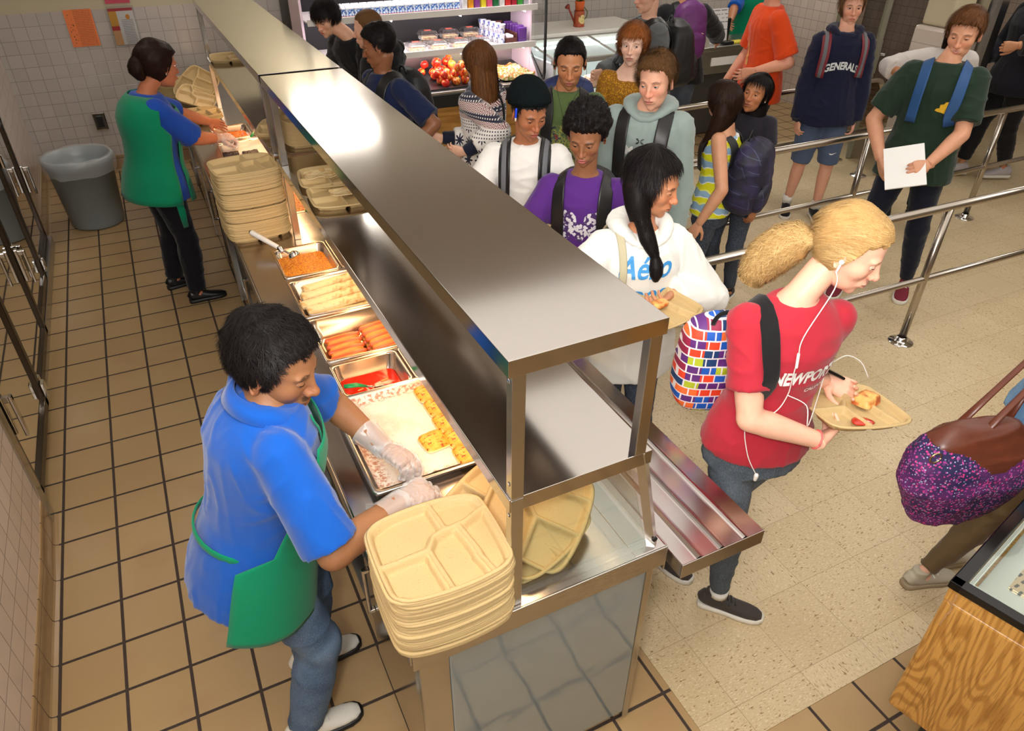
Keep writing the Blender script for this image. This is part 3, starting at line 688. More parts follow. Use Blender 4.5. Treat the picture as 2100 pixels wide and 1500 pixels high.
pan(.383, .915, 2.70, 3.07, .065, 'steel pan of rolled flour tortillas')
pan(.383, .915, 2.335, 2.695, .10, 'steel pan of hot dogs in buns')
pan(.383, .652, 2.085, 2.32, .15, 'deep square steel pan of red tomato sauce')
food_surface('tomato_sauce', 'red tomato sauce low in the deep square pan', 'sauce', .41, .625, 2.11, 2.295, .838, simple('tomato_sauce_mat', c(196, 34, 10), .12, noise=30, amt=.3, coat=.5), .001, .0008, 30)
for k, (x, y, s) in enumerate([(.53, 2.17, .026), (.57, 2.22, .012), (.47, 2.2, .009)]):
    V, F = capsule((x-s, y, .839), (x+s, y+.004, .839), s*.35, s*.4); tag(mesh('chicken_piece', V, F, simple('chicken', c(226, 130, 60), .35), smooth=True, loc=(x, y, .838)), ['large chicken piece floating in the tomato sauce', 'small chicken bit to the right in the tomato sauce', 'tiny chicken bit to the left in the tomato sauce'][k], 'food')
pan(.656, .915, 2.085, 2.32, .10, 'steel pan beside the tomato sauce pan, mostly under the shelf')
# orange casserole and far pans
pan(.383, .915, 3.85, 4.41, .065, 'large steel pan of shredded orange cheese casserole')
food_surface('cheese_casserole', 'shredded orange cheese casserole beyond the tray stack', 'food', .405, .893, 3.875, 4.385, .885, m_grain('casserole', c(232, 140, 52), c(242, 170, 84), c(200, 92, 24), 120, .4), .006, .006, 60, nx=60)
pan(.383, .652, 5.36, 5.70, .1, 'far steel pan of carrots by the gloved hand'); pan(.655, .915, 5.36, 5.70, .1, 'far steel pan of green vegetables')
food_surface('carrots', 'orange carrots in the far pan', 'food', .405, .63, 5.385, 5.675, .86, m_grain('carrots', c(236, 110, 20), c(244, 140, 40), c(180, 70, 10), 70), .004, .006, 50, nx=30, ny=30)
food_surface('mixed_greens', 'green vegetables in the far pan', 'food', .677, .893, 5.385, 5.675, .86, m_grain('greens', c(120, 140, 40), c(160, 170, 60), c(60, 76, 20), 70), .004, .006, 50, nx=30, ny=30)
pan(.383, .915, 4.89, 5.31, .065, 'far steel pan lined with paper holding dark beans')
food_surface('paper_liner', 'crumpled white paper liner in the far bean pan', 'paper', .405, .893, 4.915, 5.285, .895, simple('liner_paper', c(236, 226, 214), .6), .012, .004, 16, kind=None, nx=50, ny=40)
for k, (x, y) in enumerate([(.44, 5.0), (.56, 4.97)]):
    food_surface('black_beans', ['left', 'right'][k]+' heap of black beans on paper in far pan', 'food', x-.05, x+.05, y-.035, y+.035, .915, m_grain('beans', c(40, 28, 30), c(70, 50, 50), c(16, 10, 12), 130), .006, .006, 80, nx=24, ny=24, seed=k)
# rolled tortillas
g = N('tortilla'); n1 = g.noise(g.co(), 34, 3); base = g.mix(g.sm(n1, .5, .72), c(226, 202, 152), c(198, 152, 90)); g.set(base=base, rough=.6, normal=g.bump(g.noise(g.co(), 90), .2, .002)); M['tort'] = g.m
def roll(x, y, z, L, r, a, label, tilt=0):
    d = vec((math.cos(a), math.sin(a), tilt)); p = vec((x, y, z)); xd = np.cross(d, (0, 0, 1))
    t = Thing('rolled_tortilla', label, 'tortilla', tuple(p)); st = []
    for k, (s, q) in enumerate([(-.5, .82), (-.47, .98), (-.2, 1.05), (.1, 1.0), (.4, 1.04), (.5, .96), (.495, .8), (.40, .7)]): st.append((p+d*L*s+np.array((0, 0, .002*math.sin(k*2))), r*q, r*q*.8))
    V, F = loft(st, 22, xd); V = V + vnormals(V, F)*(fbm(V, 40, x*9)*.0018)[:, None]; mesh('wrap', V, F, M['tort'], t, True)
    st = [(p+d*L*s, r*1.06*q, r*.86*q) for s, q in ((-.49, 1.0), (-.2, 1.06), (.2, 1.05), (.49, 1.01))]; V, F = loft(st, 22, xd, closed=False)
    up_ = V[:, 2] > p[2]+.002; F = [f for f in F if np.mean([np.dot(V[i]-p, xd) for i in f]) > -.3*r and all(up_[i] for i in f)]; mesh('outer_flap', V, F, M['tort'], t, True)
    return t
rw6 = ['nearest', 'second nearest', 'third nearest', 'third farthest', 'second farthest', 'farthest']
ly = [2.755, 2.80, 2.848, 2.895, 2.945, 2.99]
for k, yy in enumerate(ly): roll(.56+.012*(k % 2), yy, .868, .27, .023, R(2*(k % 3)-1), f'rolled flour tortilla of the lower layer, {rw6[k]}', 0) 
for k, (x, y, a, l) in enumerate([(.545, 2.775, 4, 'nearest rolled tortilla of the upper layer'), (.53, 2.835, 8, 'second nearest rolled tortilla of the upper layer'), (.55, 2.905, 6, 'rolled tortilla in the middle of the upper layer'), (.57, 2.975, 9, 'farthest rolled tortilla of the upper layer')]): roll(x, y, .902, .27, .024, R(a), l, .01)
for k, yy in enumerate([2.78, 2.86, 2.94]): roll(.80, yy, .872, .2, .024, R(-3+4*k), ['right-hand rolled tortilla near the shelf, nearest', 'right-hand rolled tortilla near the shelf, middle', 'right-hand rolled tortilla near the shelf, farthest'][k])
V, F, n = ringloft([(rrect(.65, 2.885, .24, .16, .03), .90), (rrect(.65, 2.885, .225, .145, .03), .85)]); F.append([n+k for k in range(n)]); nz = fbm(V, 30, 2)
V[:, 2] += nz*.01; tag(mesh('paper_liner', V, F, M['paper'], smooth=True, loc=(.65, 2.885, .84)), 'white paper liner under the rolled tortillas', 'paper')
# hot dogs
g = N('bun'); n1 = g.noise(g.co(), 18, 3); g.set(base=g.mix(g.sm(n1, .35, .7), c(226, 150, 62), c(188, 98, 28)), rough=.45, normal=g.bump(g.noise(g.co(), 60), .15, .002)); M['bun'] = g.m
M['sausage'] = simple('sausage', c(206, 92, 50), .3, noise=40); M['crumb'] = simple('bun_crumb', c(240, 196, 120), .6)
def hotdog(loc, a, tip, label):
    t = Thing('hot_dog', label, 'hot dog', loc); p = vec(loc); d = vec((math.cos(a), math.sin(a), 0)); n_ = vec((-math.sin(a), math.cos(a), 0)); L = .135
    for s in (-1, 1):
        st = [(p+d*L*q+n_*s*.0135+vec((0, 0, .016+.003*math.cos(q*3))), .0135*w, .019*w) for q, w in ((-.5, .35), (-.48, .75), (-.42, .97), (-.2, 1.0), (.1, 1.03), (.4, .98), (.48, .78), (.5, .35))]
        V, F = loft(st, 18, n_); V = V+vnormals(V, F)*(fbm(V, 30, s+loc[0]*7)*.002)[:, None]; mesh('bun', V, F, M['bun'], t, True)
    V, F = capsule(p-d*.066+vec((0, 0, .029)), p+d*.068+vec((0, 0, .030)), .0105, .0105, 14); mesh('sausage', V, F, M['sausage'], t, True)
w = ['nearest', 'second nearest', 'middle', 'second farthest', 'farthest']
for k in range(5): hotdog((.49+.008*k*.5, 2.40+.047*k, .812), R(3+2*(k % 2)), 0, f'hot dog in a bun, {w[k]} of the left column')
for k in range(5): hotdog((.655, 2.395+.05*k, .845-.004*k), R(4+2*(k % 3)), 0, f'hot dog in a bun, {w[k]} of the right column')
for k in range(4): hotdog((.65, 2.42+.05*k, .806), R(2), 0, 'hot dog in the lower layer of the right column, '+rw6[k])
# sheet pan, parchment, cheese bread
pan(.325, .90, 1.545, 2.06, .026, 'aluminium sheet pan lined with stained parchment', ZT+.03, 'sheet_pan', simple('aluminium', c(206, 204, 200), .28, 1.0, noise=8), rim=.012, cr=.03)
g = N('greasy_parchment'); n1 = g.noise(g.co(), 7, 5, .65); p = g.sep(g.co())
ln = g.noise(g.vmul(g.co(), (60, 500, 60)), 1.0, 2)
st_ = g.noise(g.vmul(g.co(), (70, 90, 70)), 1.0, 4, .7)
ex = g.math('ABSOLUTE', g.math('SUBTRACT', p[0], -.0)); edge = g.sm(ex, .20, .235); ey = g.sm(g.math('ABSOLUTE', p[1]), .19, .225)
eg = g.math('MULTIPLY', g.math('MAXIMUM', edge, ey), g.sm(st_, .46, .56))
base = g.mix(g.math('MULTIPLY', g.sm(n1, .42, .66), .5), c(224, 214, 200), c(206, 172, 142)); base = g.mix(g.math('MULTIPLY', g.sm(ln, .55, .68), .35), base, c(190, 140, 104)); base = g.mix(g.math('MULTIPLY', eg, .8), base, c(168, 84, 30))
g.set(base=base, rough=.35, normal=g.bump(n1, .2, .004)); par = g.m
nx, ny = 60, 56; Vp = []
for i in range(nx):
    for j in range(ny):
        x = .347+(.878-.347)*i/(nx-1); y = 1.567+(2.038-1.567)*j/(ny-1); e = min(i, nx-1-i, j, ny-1-j)
        Vp.append((x, y, ZT+.012+(.018*(1-e/1.5) if e < 1.5 else 0)+.0012*mnoise.noise((x*22, y*22, 0))+.002*math.exp(-((x-.55-.1*(y-1.8))/.006)**2)))
tag(mesh('baking_parchment', Vp, [[i*ny+j, (i+1)*ny+j, (i+1)*ny+j+1, i*ny+j+1] for i in range(nx-1) for j in range(ny-1)], par, smooth=True, loc=(.6125, 1.8, ZT+.012)), 'white baking parchment with brown grease stains in the sheet pan', 'parchment')
g = N('cheese_bread'); n1 = g.noise(g.co(), 30, 3); v = g.noise(g.vmul(g.co(), (1, 1.6, 1)), 58, 3, .75)
base = g.mix(g.sm(n1, .35, .7), c(230, 180, 70), c(222, 146, 30)); base = g.mix(g.sm(v, .565, .60), base, c(160, 52, 10)); sd = g.sep(g.co())
base = g.mix(g.sm(sd[2], .007, .004), base, c(234, 206, 140))
g.set(base=base, rough=.4, normal=g.bump(g.math('ADD', v, n1), .5, .003)); M['cheese'] = g.m
def bread(x, y, rz, label, w=.088, l=.092, z=ZT+.014):
    n = 26; V = []
    for i in range(n):
        for j in range(n):
            u = -1+2*i/(n-1); v_ = -1+2*j/(n-1); m_ = max(abs(u), abs(v_)); s = m_/max((abs(u)**6+abs(v_)**6)**(1/6), 1e-6) if m_ else 1
            h = .019*(max(0, 1-m_**6))**.5*(1+.12*mnoise.noise((x*31+u*2, y*17+v_*2, 1)))+.0015*abs(mnoise.noise((u*7, v_*7, x*50)))
            V.append((w/2*u*s, l/2*v_*s, h))
    F = [[i*n+j, (i+1)*n+j, (i+1)*n+j+1, i*n+j+1] for i in range(n-1) for j in range(n-1)]
    bd = [i*n for i in range(n)]+[(n-1)*n+j for j in range(1, n)]+[i*n+n-1 for i in range(n-2, -1, -1)]+[j for j in range(n-2, 0, -1)]; F.append(bd)
    o = mesh('cheese_bread', V, F, M['cheese'], smooth=True); o.location = (x, y, z); o.rotation_euler = (0, 0, rz); tag(o, label, 'bread')
rw = ['nearest', 'second nearest', 'third nearest', 'third farthest', 'second farthest', 'farthest']
for k in range(5): bread(.656+.004*(k % 2), 1.610+.090*k, R(1), f'square cheese bread in the left full row against the shelf, {rw[k] if k<3 else rw[k+1]}')
for k in range(5): bread(.742, 1.612+.090*k, R(-1), f'square cheese bread in the middle row under the shelf, {rw[k] if k<3 else rw[k+1]}')
for k in range(5): bread(.828, 1.612+.090*k, R(1), 'cheese bread in the row farthest under the shelf, '+rw6[k], l=.088)
bread(.580, 1.715, R(6), 'lone square cheese bread sitting apart on the parchment')
# utensils
def scoop():
    a = vec((.325, 3.49, .985)); b = vec((.455, 3.30, .93)); t = Thing('portion_scoop', 'steel portion scoop with white handle resting in the orange rice', 'scoop', tuple((a+b)/2))
    V, F = capsule(a, a+(b-a)*.68, .0135, .011, 16); mesh('handle', V, F, M['white'], t, True)
    V, F = capsule(a-(b-a)*.02, a+(b-a)*.0, .012, .012, 14); mesh('end_cap', V, F, M['black'], t, True)
    V, F = capsule(a+(b-a)*.6, b, .005, .005, 12); mesh('shaft', V, F, M['chrome'], t, True)
    V, F = capsule(b+vec((-.035, .04, .018)), b+vec((-.028, .028, .006)), .013, .012, 12); V2, F2 = capsule(b+vec((-.05, .03, .002)), b+vec((-.02, .02, 0)), .004, .004, 8); mesh('thumb_lever', *join([(V, F), (V2, F2)]), M['chrome'], t, True)
    u, f = lathe([(0, -.03), (.012, -.028), (.022, -.02), (.028, -.008), (.029, 0), (.027, 0), (.026, -.008), (.02, -.018), (0, -.027)], 28)
    Rm = np.array(Matrix.Rotation(R(160), 3, 'X') @ Matrix.Rotation(R(20), 3, 'Y')); mesh('bowl', u@Rm.T + b+vec((.02, -.02, -.012)), f, M['chrome'], t, True)
scoop()
M['green'] = simple('green_plastic', c(0, 138, 72), .35)
def spoon(a, mid, b, label, loc):
    t = Thing('serving_spoon', label, 'spoon', loc)
    st = [(a, .009, .005), (vec(a)*.6+vec(mid)*.4, .012, .005), (mid, .011, .005), (b, .006, .003)]; V, F = loft(st, 14); mesh('handle', V, F, M['green'], t, True)
    d = unit(vec(b)-vec(mid)); V, F = loft([(vec(b)-d*.005, .004, .002), (vec(b)+d*.05, .004, .002), (vec(b)+d*.07, .02, .004), (vec(b)+d*.1, .026, .006), (vec(b)+d*.125, .012, .004)], 14); mesh('bowl', V, F, M['chrome'], t, True)
spoon((.63, 3.66, .985), (.675, 3.55, .97), (.70, 3.45, .93), 'green handled spoon standing in the peas pan', (.66, 3.55, .95))
spoon((.60, 5.12, .97), (.66, 5.22, .985), (.70, 5.33, .94), 'green handled spoon in the far vegetable pan', (.65, 5.2, .95))
spoon((.385, 2.075, .965), (.43, 2.065, .965), (.47, 2.09, .93), 'green handled spoon at the tomato sauce pan edge', (.42, 2.07, .95))
# folded tortillas on the shelf trays
for k, (x, y, s) in enumerate([(.66, 3.25, 1), (.69, 2.99, .8)]):
    V = []; n = 22
    for i in range(n):
        for j in range(n):
            u = -1+2*i/(n-1); v_ = -1+2*j/(n-1); V.append((x+.085*s*u*(1-.12*v_*v_), y+.05*s*v_*(1-.2*u*u), ZM+.03+.008*mnoise.noise((u*1.5, v_*2, k))+.004*math.exp(-((v_-.6)/.15)**2)))
    F = [[i*n+j, (i+1)*n+j, (i+1)*n+j+1, i*n+j+1] for i in range(n-1) for j in range(n-1)]; V = np.array(V); Vb = V.copy(); Vb[:, 2] -= .007
    F2 = [f[::-1] for f in F]; bd = [i*n for i in range(n)]+[(n-1)*n+j for j in range(1, n)]+[i*n+n-1 for i in range(n-2, -1, -1)]+[j for j in range(n-2, 0, -1)]
    A, B = join([(V, F), (Vb, F2)]); nn = n*n; B += [[bd[q], bd[(q+1) % len(bd)], nn+bd[(q+1) % len(bd)], nn+bd[q]] for q in range(len(bd))]
    tag(mesh('folded_tortilla', A, B, M['tort'], smooth=True, loc=(x, y, ZM+.02)), ['folded flour tortilla on the farther shelf tray', 'folded flour tortilla on the nearer shelf tray'][k], 'tortilla')
# plate-like dark disc and clear tray under the glass end
bm = BM(); V, F = lathe([(0, .004), (.075, .004), (.085, .010), (.088, .012), (.085, .006), (.075, 0), (0, 0)], 40, .90, 1.42); V[:, 2] += ZT+.001; addVF(bm, V, F)
tag(bmo('metal_plate', bm, M['dark'], smooth=True, loc=(.9, 1.42, ZT)), 'dark round plate on the counter behind the end glass', 'plate')
# ------------------------------------------------------------ people
def sell(P, c_, r): q = (P-np.array(c_))/np.array(r); k0 = np.linalg.norm(q, axis=1); k1 = np.linalg.norm(q/np.array(r), axis=1)+1e-9; return k0*(k0-1)/k1
def ssph(P, c_, r): return np.linalg.norm(P-np.array(c_), axis=1)-r
def scap(P, a, b, r): a = np.array(a); b = np.array(b); w = b-a; t = np.clip((P-a)@w/(w@w), 0, 1); return np.linalg.norm(P-a-t[:, None]*w, axis=1)-r
def smin(a, b, k): h = np.clip(.5+.5*(b-a)/k, 0, 1); return b*(1-h)+a*h-k*h*(1-h)
def smax(a, b, k): return -smin(-a, -b, k)
EYE = np.array((.0315, .0728, .006))
def head_sdf(P, f):
    P = P.copy(); P[:, 0] = abs(P[:, 0])
    j = f.get('jaw', 1.0); ns = f.get('nose', 1.0)
    d = sell(P, (0, -.010, .033), (.075, .094, .084))
    d = smin(d, sell(P, (0, .022, -.028), (.060*j, .068, .082)), .03)
    d = smin(d, sell(P, (0, .036, -.078), (.042*j, .046, .034)), .028)
    d = smin(d, ssph(P, (0, .074, -.102), .013*j), .022)
    d = smin(d, sell(P, (.040, .052, -.022), (.022, .026, .024)), .02)
    d = smin(d, sell(P, (.026, .074, .024), (.024, .014, .008)), .014)
    d = smax(d, -sell(P, (.031, .102, .004), (.021, .019, .014)), .012)
    d = smin(d, scap(P, (0, .086, .010), (0, .105*1, -.024), .0075*ns), .012)
    d = smin(d, ssph(P, (0, .107, -.030), .0115*ns), .008)
    d = smin(d, ssph(P, (.0115*ns, .097, -.033), .0082*ns), .006)
    d = smax(d, -ssph(P, (.0065, .103, -.0425), .0035), .003)
    d = smin(d, sell(P, (0, .083, -.062), (.028, .016, .018)), .012)
    L = f.get('lips', 1.0)
    P = P.copy(); P[:, 2] -= f.get('smile', 0)*.011*(P[:, 0]/.022)**2*(P[:, 1] > .05)*np.exp(-((P[:, 2]+.06)/.03)**2)
    d = smin(d, sell(P, (0, .0955, -.0575), (.021, .007*L, .0052*L)), .004)
    d = smin(d, sell(P, (0, .0945, -.0690), (.018, .008*L, .0062*L)), .004)
    mo = f.get('open', 0.0)
    d = smax(d, -sell(P, (0, .106, -.0632), (.022, .0095+.02*mo, .0008+.004*mo)), .002)
    d = smax(d, -sell(P, (0, .098, -.050), (.004, .006, .008)), .004)
    return d
_HC = {}
def head_R(f, nu, nv):
    key = (f.get('jaw', 1), f.get('nose', 1), f.get('lips', 1), f.get('open', 0), f.get('smile', 0), nu, nv)
    if key in _HC: return _HC[key]
    t = np.linspace(0, 2*np.pi, nu, endpoint=False); az = t - .55*np.sin(2*(t-np.pi/2))*0 - .45*np.sin(t-np.pi/2+np.pi)*-1*0
    az = t + .5*np.cos(t)          # azimuth measured from +x; denser near +y (the face)
    ev = np.linspace(-1, 1, nv); el = (ev*np.pi/2 - .28*np.cos(ev*np.pi/2)*np.sin((ev+.12)*np.pi))*.9995
    A, E = np.meshgrid(az, el, indexing='ij'); D = np.stack([np.cos(E)*np.cos(A), np.cos(E)*np.sin(A), np.sin(E)], -1).reshape(-1, 3)
    s = np.full(len(D), .155)
    for _ in range(60):
        d = head_sdf(D*s[:, None], f); s = s-d*.7
        if np.abs(d).max() < 2e-5: break
    F = []
    for i in range(nu):
        i2 = (i+1) % nu
        for k in range(nv-1): F.append([i*nv+k, i2*nv+k, i2*nv+k+1, i*nv+k+1])
    _HC[key] = (D, s, F); return _HC[key]
def ear_arrays(side):
    n, m_ = 22, 16; V = []; F = []
    for i in range(n):
        a = 2*math.pi*i/n
        for k in range(m_):
            r_ = k/(m_-1); z = math.sin(a)*r_*.031*(1.0 if math.sin(a) > 0 else 1.02); y = math.cos(a)*r_*(.0175 if math.sin(a) > -.2 else .012)
            h = .006*math.exp(-((r_-.85)/.13)**2)+.003*math.exp(-((r_-.45)/.12)**2)*(1 if math.cos(a) < .2 else .3)-.003*math.exp(-(r_/.25)**2)
            V.append((side*(.0035+h-.004*(r_ > .99)), y, z))
    for i in range(n):
        i2 = (i+1) % n
        for k in range(m_-1): F.append([i*m_+k, i*m_+k+1, i2*m_+k+1, i2*m_+k])
    V = np.array(V); b = V.copy(); b[:, 0] = b[:, 0]*.2-side*.003; Vb, Fb = join([(V, F), (b, [q[::-1] for q in F])])
    nn = len(V); 
    for i in range(n): i2 = (i+1) % n; Fb.append([i*m_+m_-1, i2*m_+m_-1, nn+i2*m_+m_-1, nn+i*m_+m_-1])
    Rm = np.array(Matrix.Rotation(R(-side*22), 3, 'Z') @ Matrix.Rotation(R(10), 3, 'X'))
    return Vb@Rm.T + np.array((side*.0765, -.004, -.006)), Fb
def lid_arrays(side, openv, look):
    n, m_ = 30, 26; V = []; F = []; r = .0136; c_ = EYE*np.array((side, 1, 1)); idx = {}
    zt = .0052*openv - .0045*look; zb = -.0040*min(1, openv+.35) - .0016*look
    zt = max(zt, zb+.0006)
    for i in range(n):
        for k in range(m_):
            x = -1+2*i/(n-1); zz = -1+2*k/(m_-1)
            el = zz*R(62); az = x*R(80); V.append((c_[0]+r*math.sin(az)*math.cos(el), c_[1]+r*math.cos(az)*math.cos(el), c_[2]+r*math.sin(el)))
    up = []
    for i in range(n):
        x = (-1+2*i/(n-1)); w = max(0, 1-(x*1.12)**2); a = c_[2]+(zt-.0004)*w-.0004*(1-w)+side*x*.0008; b = c_[2]+(zb)*w-.0004*(1-w)+side*x*.0008
        ks = [V[i*m_+k][2] for k in range(m_)]
        ku = min(range(m_), key=lambda k: abs(ks[k]-a) if ks[k] >= c_[2]-.012 else 9); kl = min(range(m_), key=lambda k: abs(ks[k]-b))
        if kl >= ku: kl = ku-1
        idx[i] = (kl, ku)
        for k, tgt in ((ku, a), (kl, b)):
            s = (tgt-c_[2])/r; s = max(-.95, min(.95, s)); el = math.asin(s); az = x*R(80); V[i*m_+k] = (c_[0]+r*math.sin(az)*math.cos(el), c_[1]+r*math.cos(az)*math.cos(el), c_[2]+r*math.sin(el))
        up.append(V[i*m_+ku])
    for i in range(n-1):
        for k in range(m_-1):
            if k >= max(idx[i][0], idx[i+1][0]) and k < min(idx[i][1], idx[i+1][1]): continue
            F.append([i*m_+k, (i+1)*m_+k, (i+1)*m_+k+1, i*m_+k+1])
    return np.array(V), F, np.array(up)
def hand_arrays(curl=.35, thumb=.4, spread=1.0, side=1, point=None, _c={}):
    key = (curl, thumb, spread, side, point)
    if key in _c: return _c[key]
    P = []
    P.append(loft([((-.03, 0, 0), .026, .019), ((0, 0, 0), .027, .0175), ((.03, .002, 0), .036, .0165), ((.06, .001, 0), .041, .0145), ((.084, 0, -.001), .040, .011), ((.092, 0, -.003), .034, .008)], 20, (0, 1, 0), power=2.5))
    for i, (y, L, r) in enumerate([(.029, .072, .0088), (.0095, .080, .0092), (-.0105, .074, .0088), (-.0285, .058, .0078)]):
        c_ = curl*(1+.12*(i-1)); 
        if point is not None and i == 0: c_ = point
        p = vec((.086-.004*abs(i-1), y, -.001)); an = R((y/.03)*4*spread); ang = 0.0
        st = [p-vec((.02, 0, 0))]
        for k, fr in enumerate((.45, .3, .25)):
            ang += c_*[75, 95, 55][k]; a = R(ang); d = vec((math.cos(a)*math.cos(an), math.cos(a)*math.sin(an), -math.sin(a))); p2 = p+d*L*fr
            P.append(capsule(p, p2, r*(1-.09*k), r*(1-.09*(k+1)), 12)); p = p2
        P.append(capsule(vec((.06, y*.9, 0)), vec((.086-.004*abs(i-1), y, -.001)), r*1.1, r, 12))
    a = R(52-18*thumb); d1 = vec((math.cos(a), math.sin(a), -.35-.5*thumb)); d1 = unit(d1); p = vec((.014, .024, -.006)); q = p+d1*.042
    P.append(capsule(p, q, .0145, .0112, 12)); a = R(40-50*thumb); d2 = unit(vec((math.cos(a), math.sin(a), -.3-.5*thumb))); q2 = q+d2*.03; P.append(capsule(q, q2, .0105, .0095, 12))
    a = R(28-55*thumb); d3 = unit(vec((math.cos(a), math.sin(a), -.25-.4*thumb))); P.append(capsule(q2, q2+d3*.022, .0095, .0078, 12)); P.append(capsule(vec((.03, .01, -.004)), p+d1*.02, .014, .013, 12))
    V, F = remesh(P, .0028, 3, .5)
    if side < 0: V = V*np.array((1, -1, 1)); F = [f[::-1] for f in F]
    _c[key] = (V, F); return _c[key]
def ik(A, T, l1, l2, hint):
    A = vec(A); T = vec(T); d = T-A; L = np.linalg.norm(d); L2 = min(L, (l1+l2)*.995); L2 = max(L2, abs(l1-l2)*1.05); u = d/max(L, 1e-6); T = A+u*L2
    a = (l1*l1-l2*l2+L2*L2)/(2*L2); h = math.sqrt(max(l1*l1-a*a, 0)); hv = vec(hint)-u*np.dot(hint, u); hv = unit(hv); return A+u*a+hv*h, T
def m_skin(name, col, lip=None, brow=(30, 20, 14), bt=1.0, stub=0., mous=0., blush=.0, smile=0., teeth=0.):
    g = N(name); hc = g.sep(g.attr('head_co')); x, y, z = hc[0], hc[1], hc[2]; ax = g.math('ABSOLUTE', x)
    n1 = g.noise(g.geo(), 30, 3); n2 = g.noise(g.geo(), 320, 2)
    base = g.mix(n1, tuple(v*.86 for v in col[:3])+(1,), tuple(min(1, v*1.1) for v in col[:3])+(1,))
    red = (min(1, col[0]*1.04), col[1]*.72, col[2]*.68, 1)
    # ruddier nose, cheeks, ears
    chk = g.math('MULTIPLY', g.sm(g.math('ABSOLUTE', g.math('ADD', z, .028)), .03, .008), g.sm(y, .05, .09))
    base = g.mix(g.math('MULTIPLY', chk, .35+blush), base, red)
    ear = g.math('MULTIPLY', g.sm(ax, .078, .084), g.sm(z, -5, -1)); base = g.mix(g.math('MULTIPLY', ear, .4), base, red)
    if stub > 0:
        s_ = g.math('MULTIPLY', g.sm(z, -.036, -.052), g.sm(y, -.01, .02)); s_ = g.math('MULTIPLY', s_, g.sm(z, -1, -.5)); base = g.mix(g.math('MULTIPLY', s_, stub), base, c(62, 48, 42))
    if mous > 0:
        mm = g.math('MULTIPLY', g.math('MULTIPLY', g.sm(g.math('ABSOLUTE', g.math('ADD', z, .0495)), .0065, .004), g.sm(ax, .026, .018)), g.sm(y, .07, .08)); base = g.mix(g.math('MULTIPLY', mm, mous), base, c(30, 22, 20))
    # lips
    z = g.math('SUBTRACT', z, g.math('MULTIPLY', g.math('MULTIPLY', ax, ax), smile*.011/.022**2)) if smile else z
    lx_ = g.math('DIVIDE', ax, .0235); lw = g.math('SUBTRACT', 1., g.math('MULTIPLY', lx_, lx_)); lz = g.math('ABSOLUTE', g.math('ADD', z, .0632))
    lm = g.math('MULTIPLY', g.sm(g.math('SUBTRACT', g.math('MULTIPLY', lw, .0098), lz), -.0012, .0012), g.sm(y, .07, .08))
    base = g.mix(g.math('MULTIPLY', lm, .75), base, lip or (col[0]*.78, col[1]*.42, col[2]*.42, 1))
    base = g.mix(g.math('MULTIPLY', lm, g.sm(lz, .0016, .0006)), base, (.75, .72, .66, 1) if teeth else (col[0]*.12, col[1]*.06, col[2]*.05, 1))
    # nostril shade is geometry; eyebrows
    z = hc[2]
    bx = g.math('DIVIDE', g.math('SUBTRACT', ax, .032), .020); b2 = g.math('MULTIPLY', bx, bx)
    zc = g.math('SUBTRACT', .0275, g.math('MULTIPLY', b2, .0042)); bd = g.math('ABSOLUTE', g.math('SUBTRACT', z, zc))
    th = g.math('MULTIPLY', g.math('SUBTRACT', 1.05, b2), .0042*bt)
    bm_ = g.math('MULTIPLY', g.sm(g.math('SUBTRACT', th, bd), -.0012, .0022), g.sm(y, .03, .05)); bm_ = g.math('MULTIPLY', bm_, g.sm(g.noise(g.vmul(g.attr('head_co'), (700, 100, 400)), 1., 2), .25, .5))
    base = g.mix(g.math('MULTIPLY', bm_, .85), base, c(*brow))
    g.set(base=base, rough=.48, spec=.4, sss=.12, sssr=(.9, .35, .2), ssss=.012)
    g.set(normal=g.bump(n2, .08, .0008)); return g.m
def m_eye(name, iris):
    g = N(name); p = g.sep(g.attr('eye_co')); r = g.math('SQRT', g.math('ADD', g.math('MULTIPLY', p[0], p[0]), g.math('MULTIPLY', p[2], p[2]))); fr = g.sm(p[1], .0, .001)
    base = g.mix(g.math('MULTIPLY', g.sm(r, .0066, .0060), fr), c(226, 218, 210), iris); base = g.mix(g.math('MULTIPLY', g.sm(r, .0031, .0027), fr), base, (0.004, .004, .004, 1))
    g.set(base=base, rough=.08, spec=.6); return g.m
def m_hair(name, a, b, rough=.42):
    g = N(name); h = g.attr('strand', 'Fac'); oi = g.noise(g.geo(), 60, 2); base = g.mix(g.sep(g.attr('strand'))[0], a, b); base = g.mix(g.math('MULTIPLY', oi, .4), base, tuple(x*.55 for x in a[:3])+(1,))
    g.set(base=base, rough=rough+.12, spec=.12, sheen=.0); return g.m
EYEM = {}
def frame(yaw, pitch=0, roll=0):
    """rows: right, forward, up in world for a head facing yaw (deg from +X) pitched down"""
    a = R(yaw); p = R(pitch); f = vec((math.cos(a)*math.cos(p), math.sin(a)*math.cos(p), -math.sin(p))); r = vec((math.sin(a), -math.cos(a), 0)); u = np.cross(r, f)
    q = R(roll); r2 = r*math.cos(q)+u*math.sin(q); u2 = -r*math.sin(q)+u*math.cos(q); return np.array([r2, f, u2])
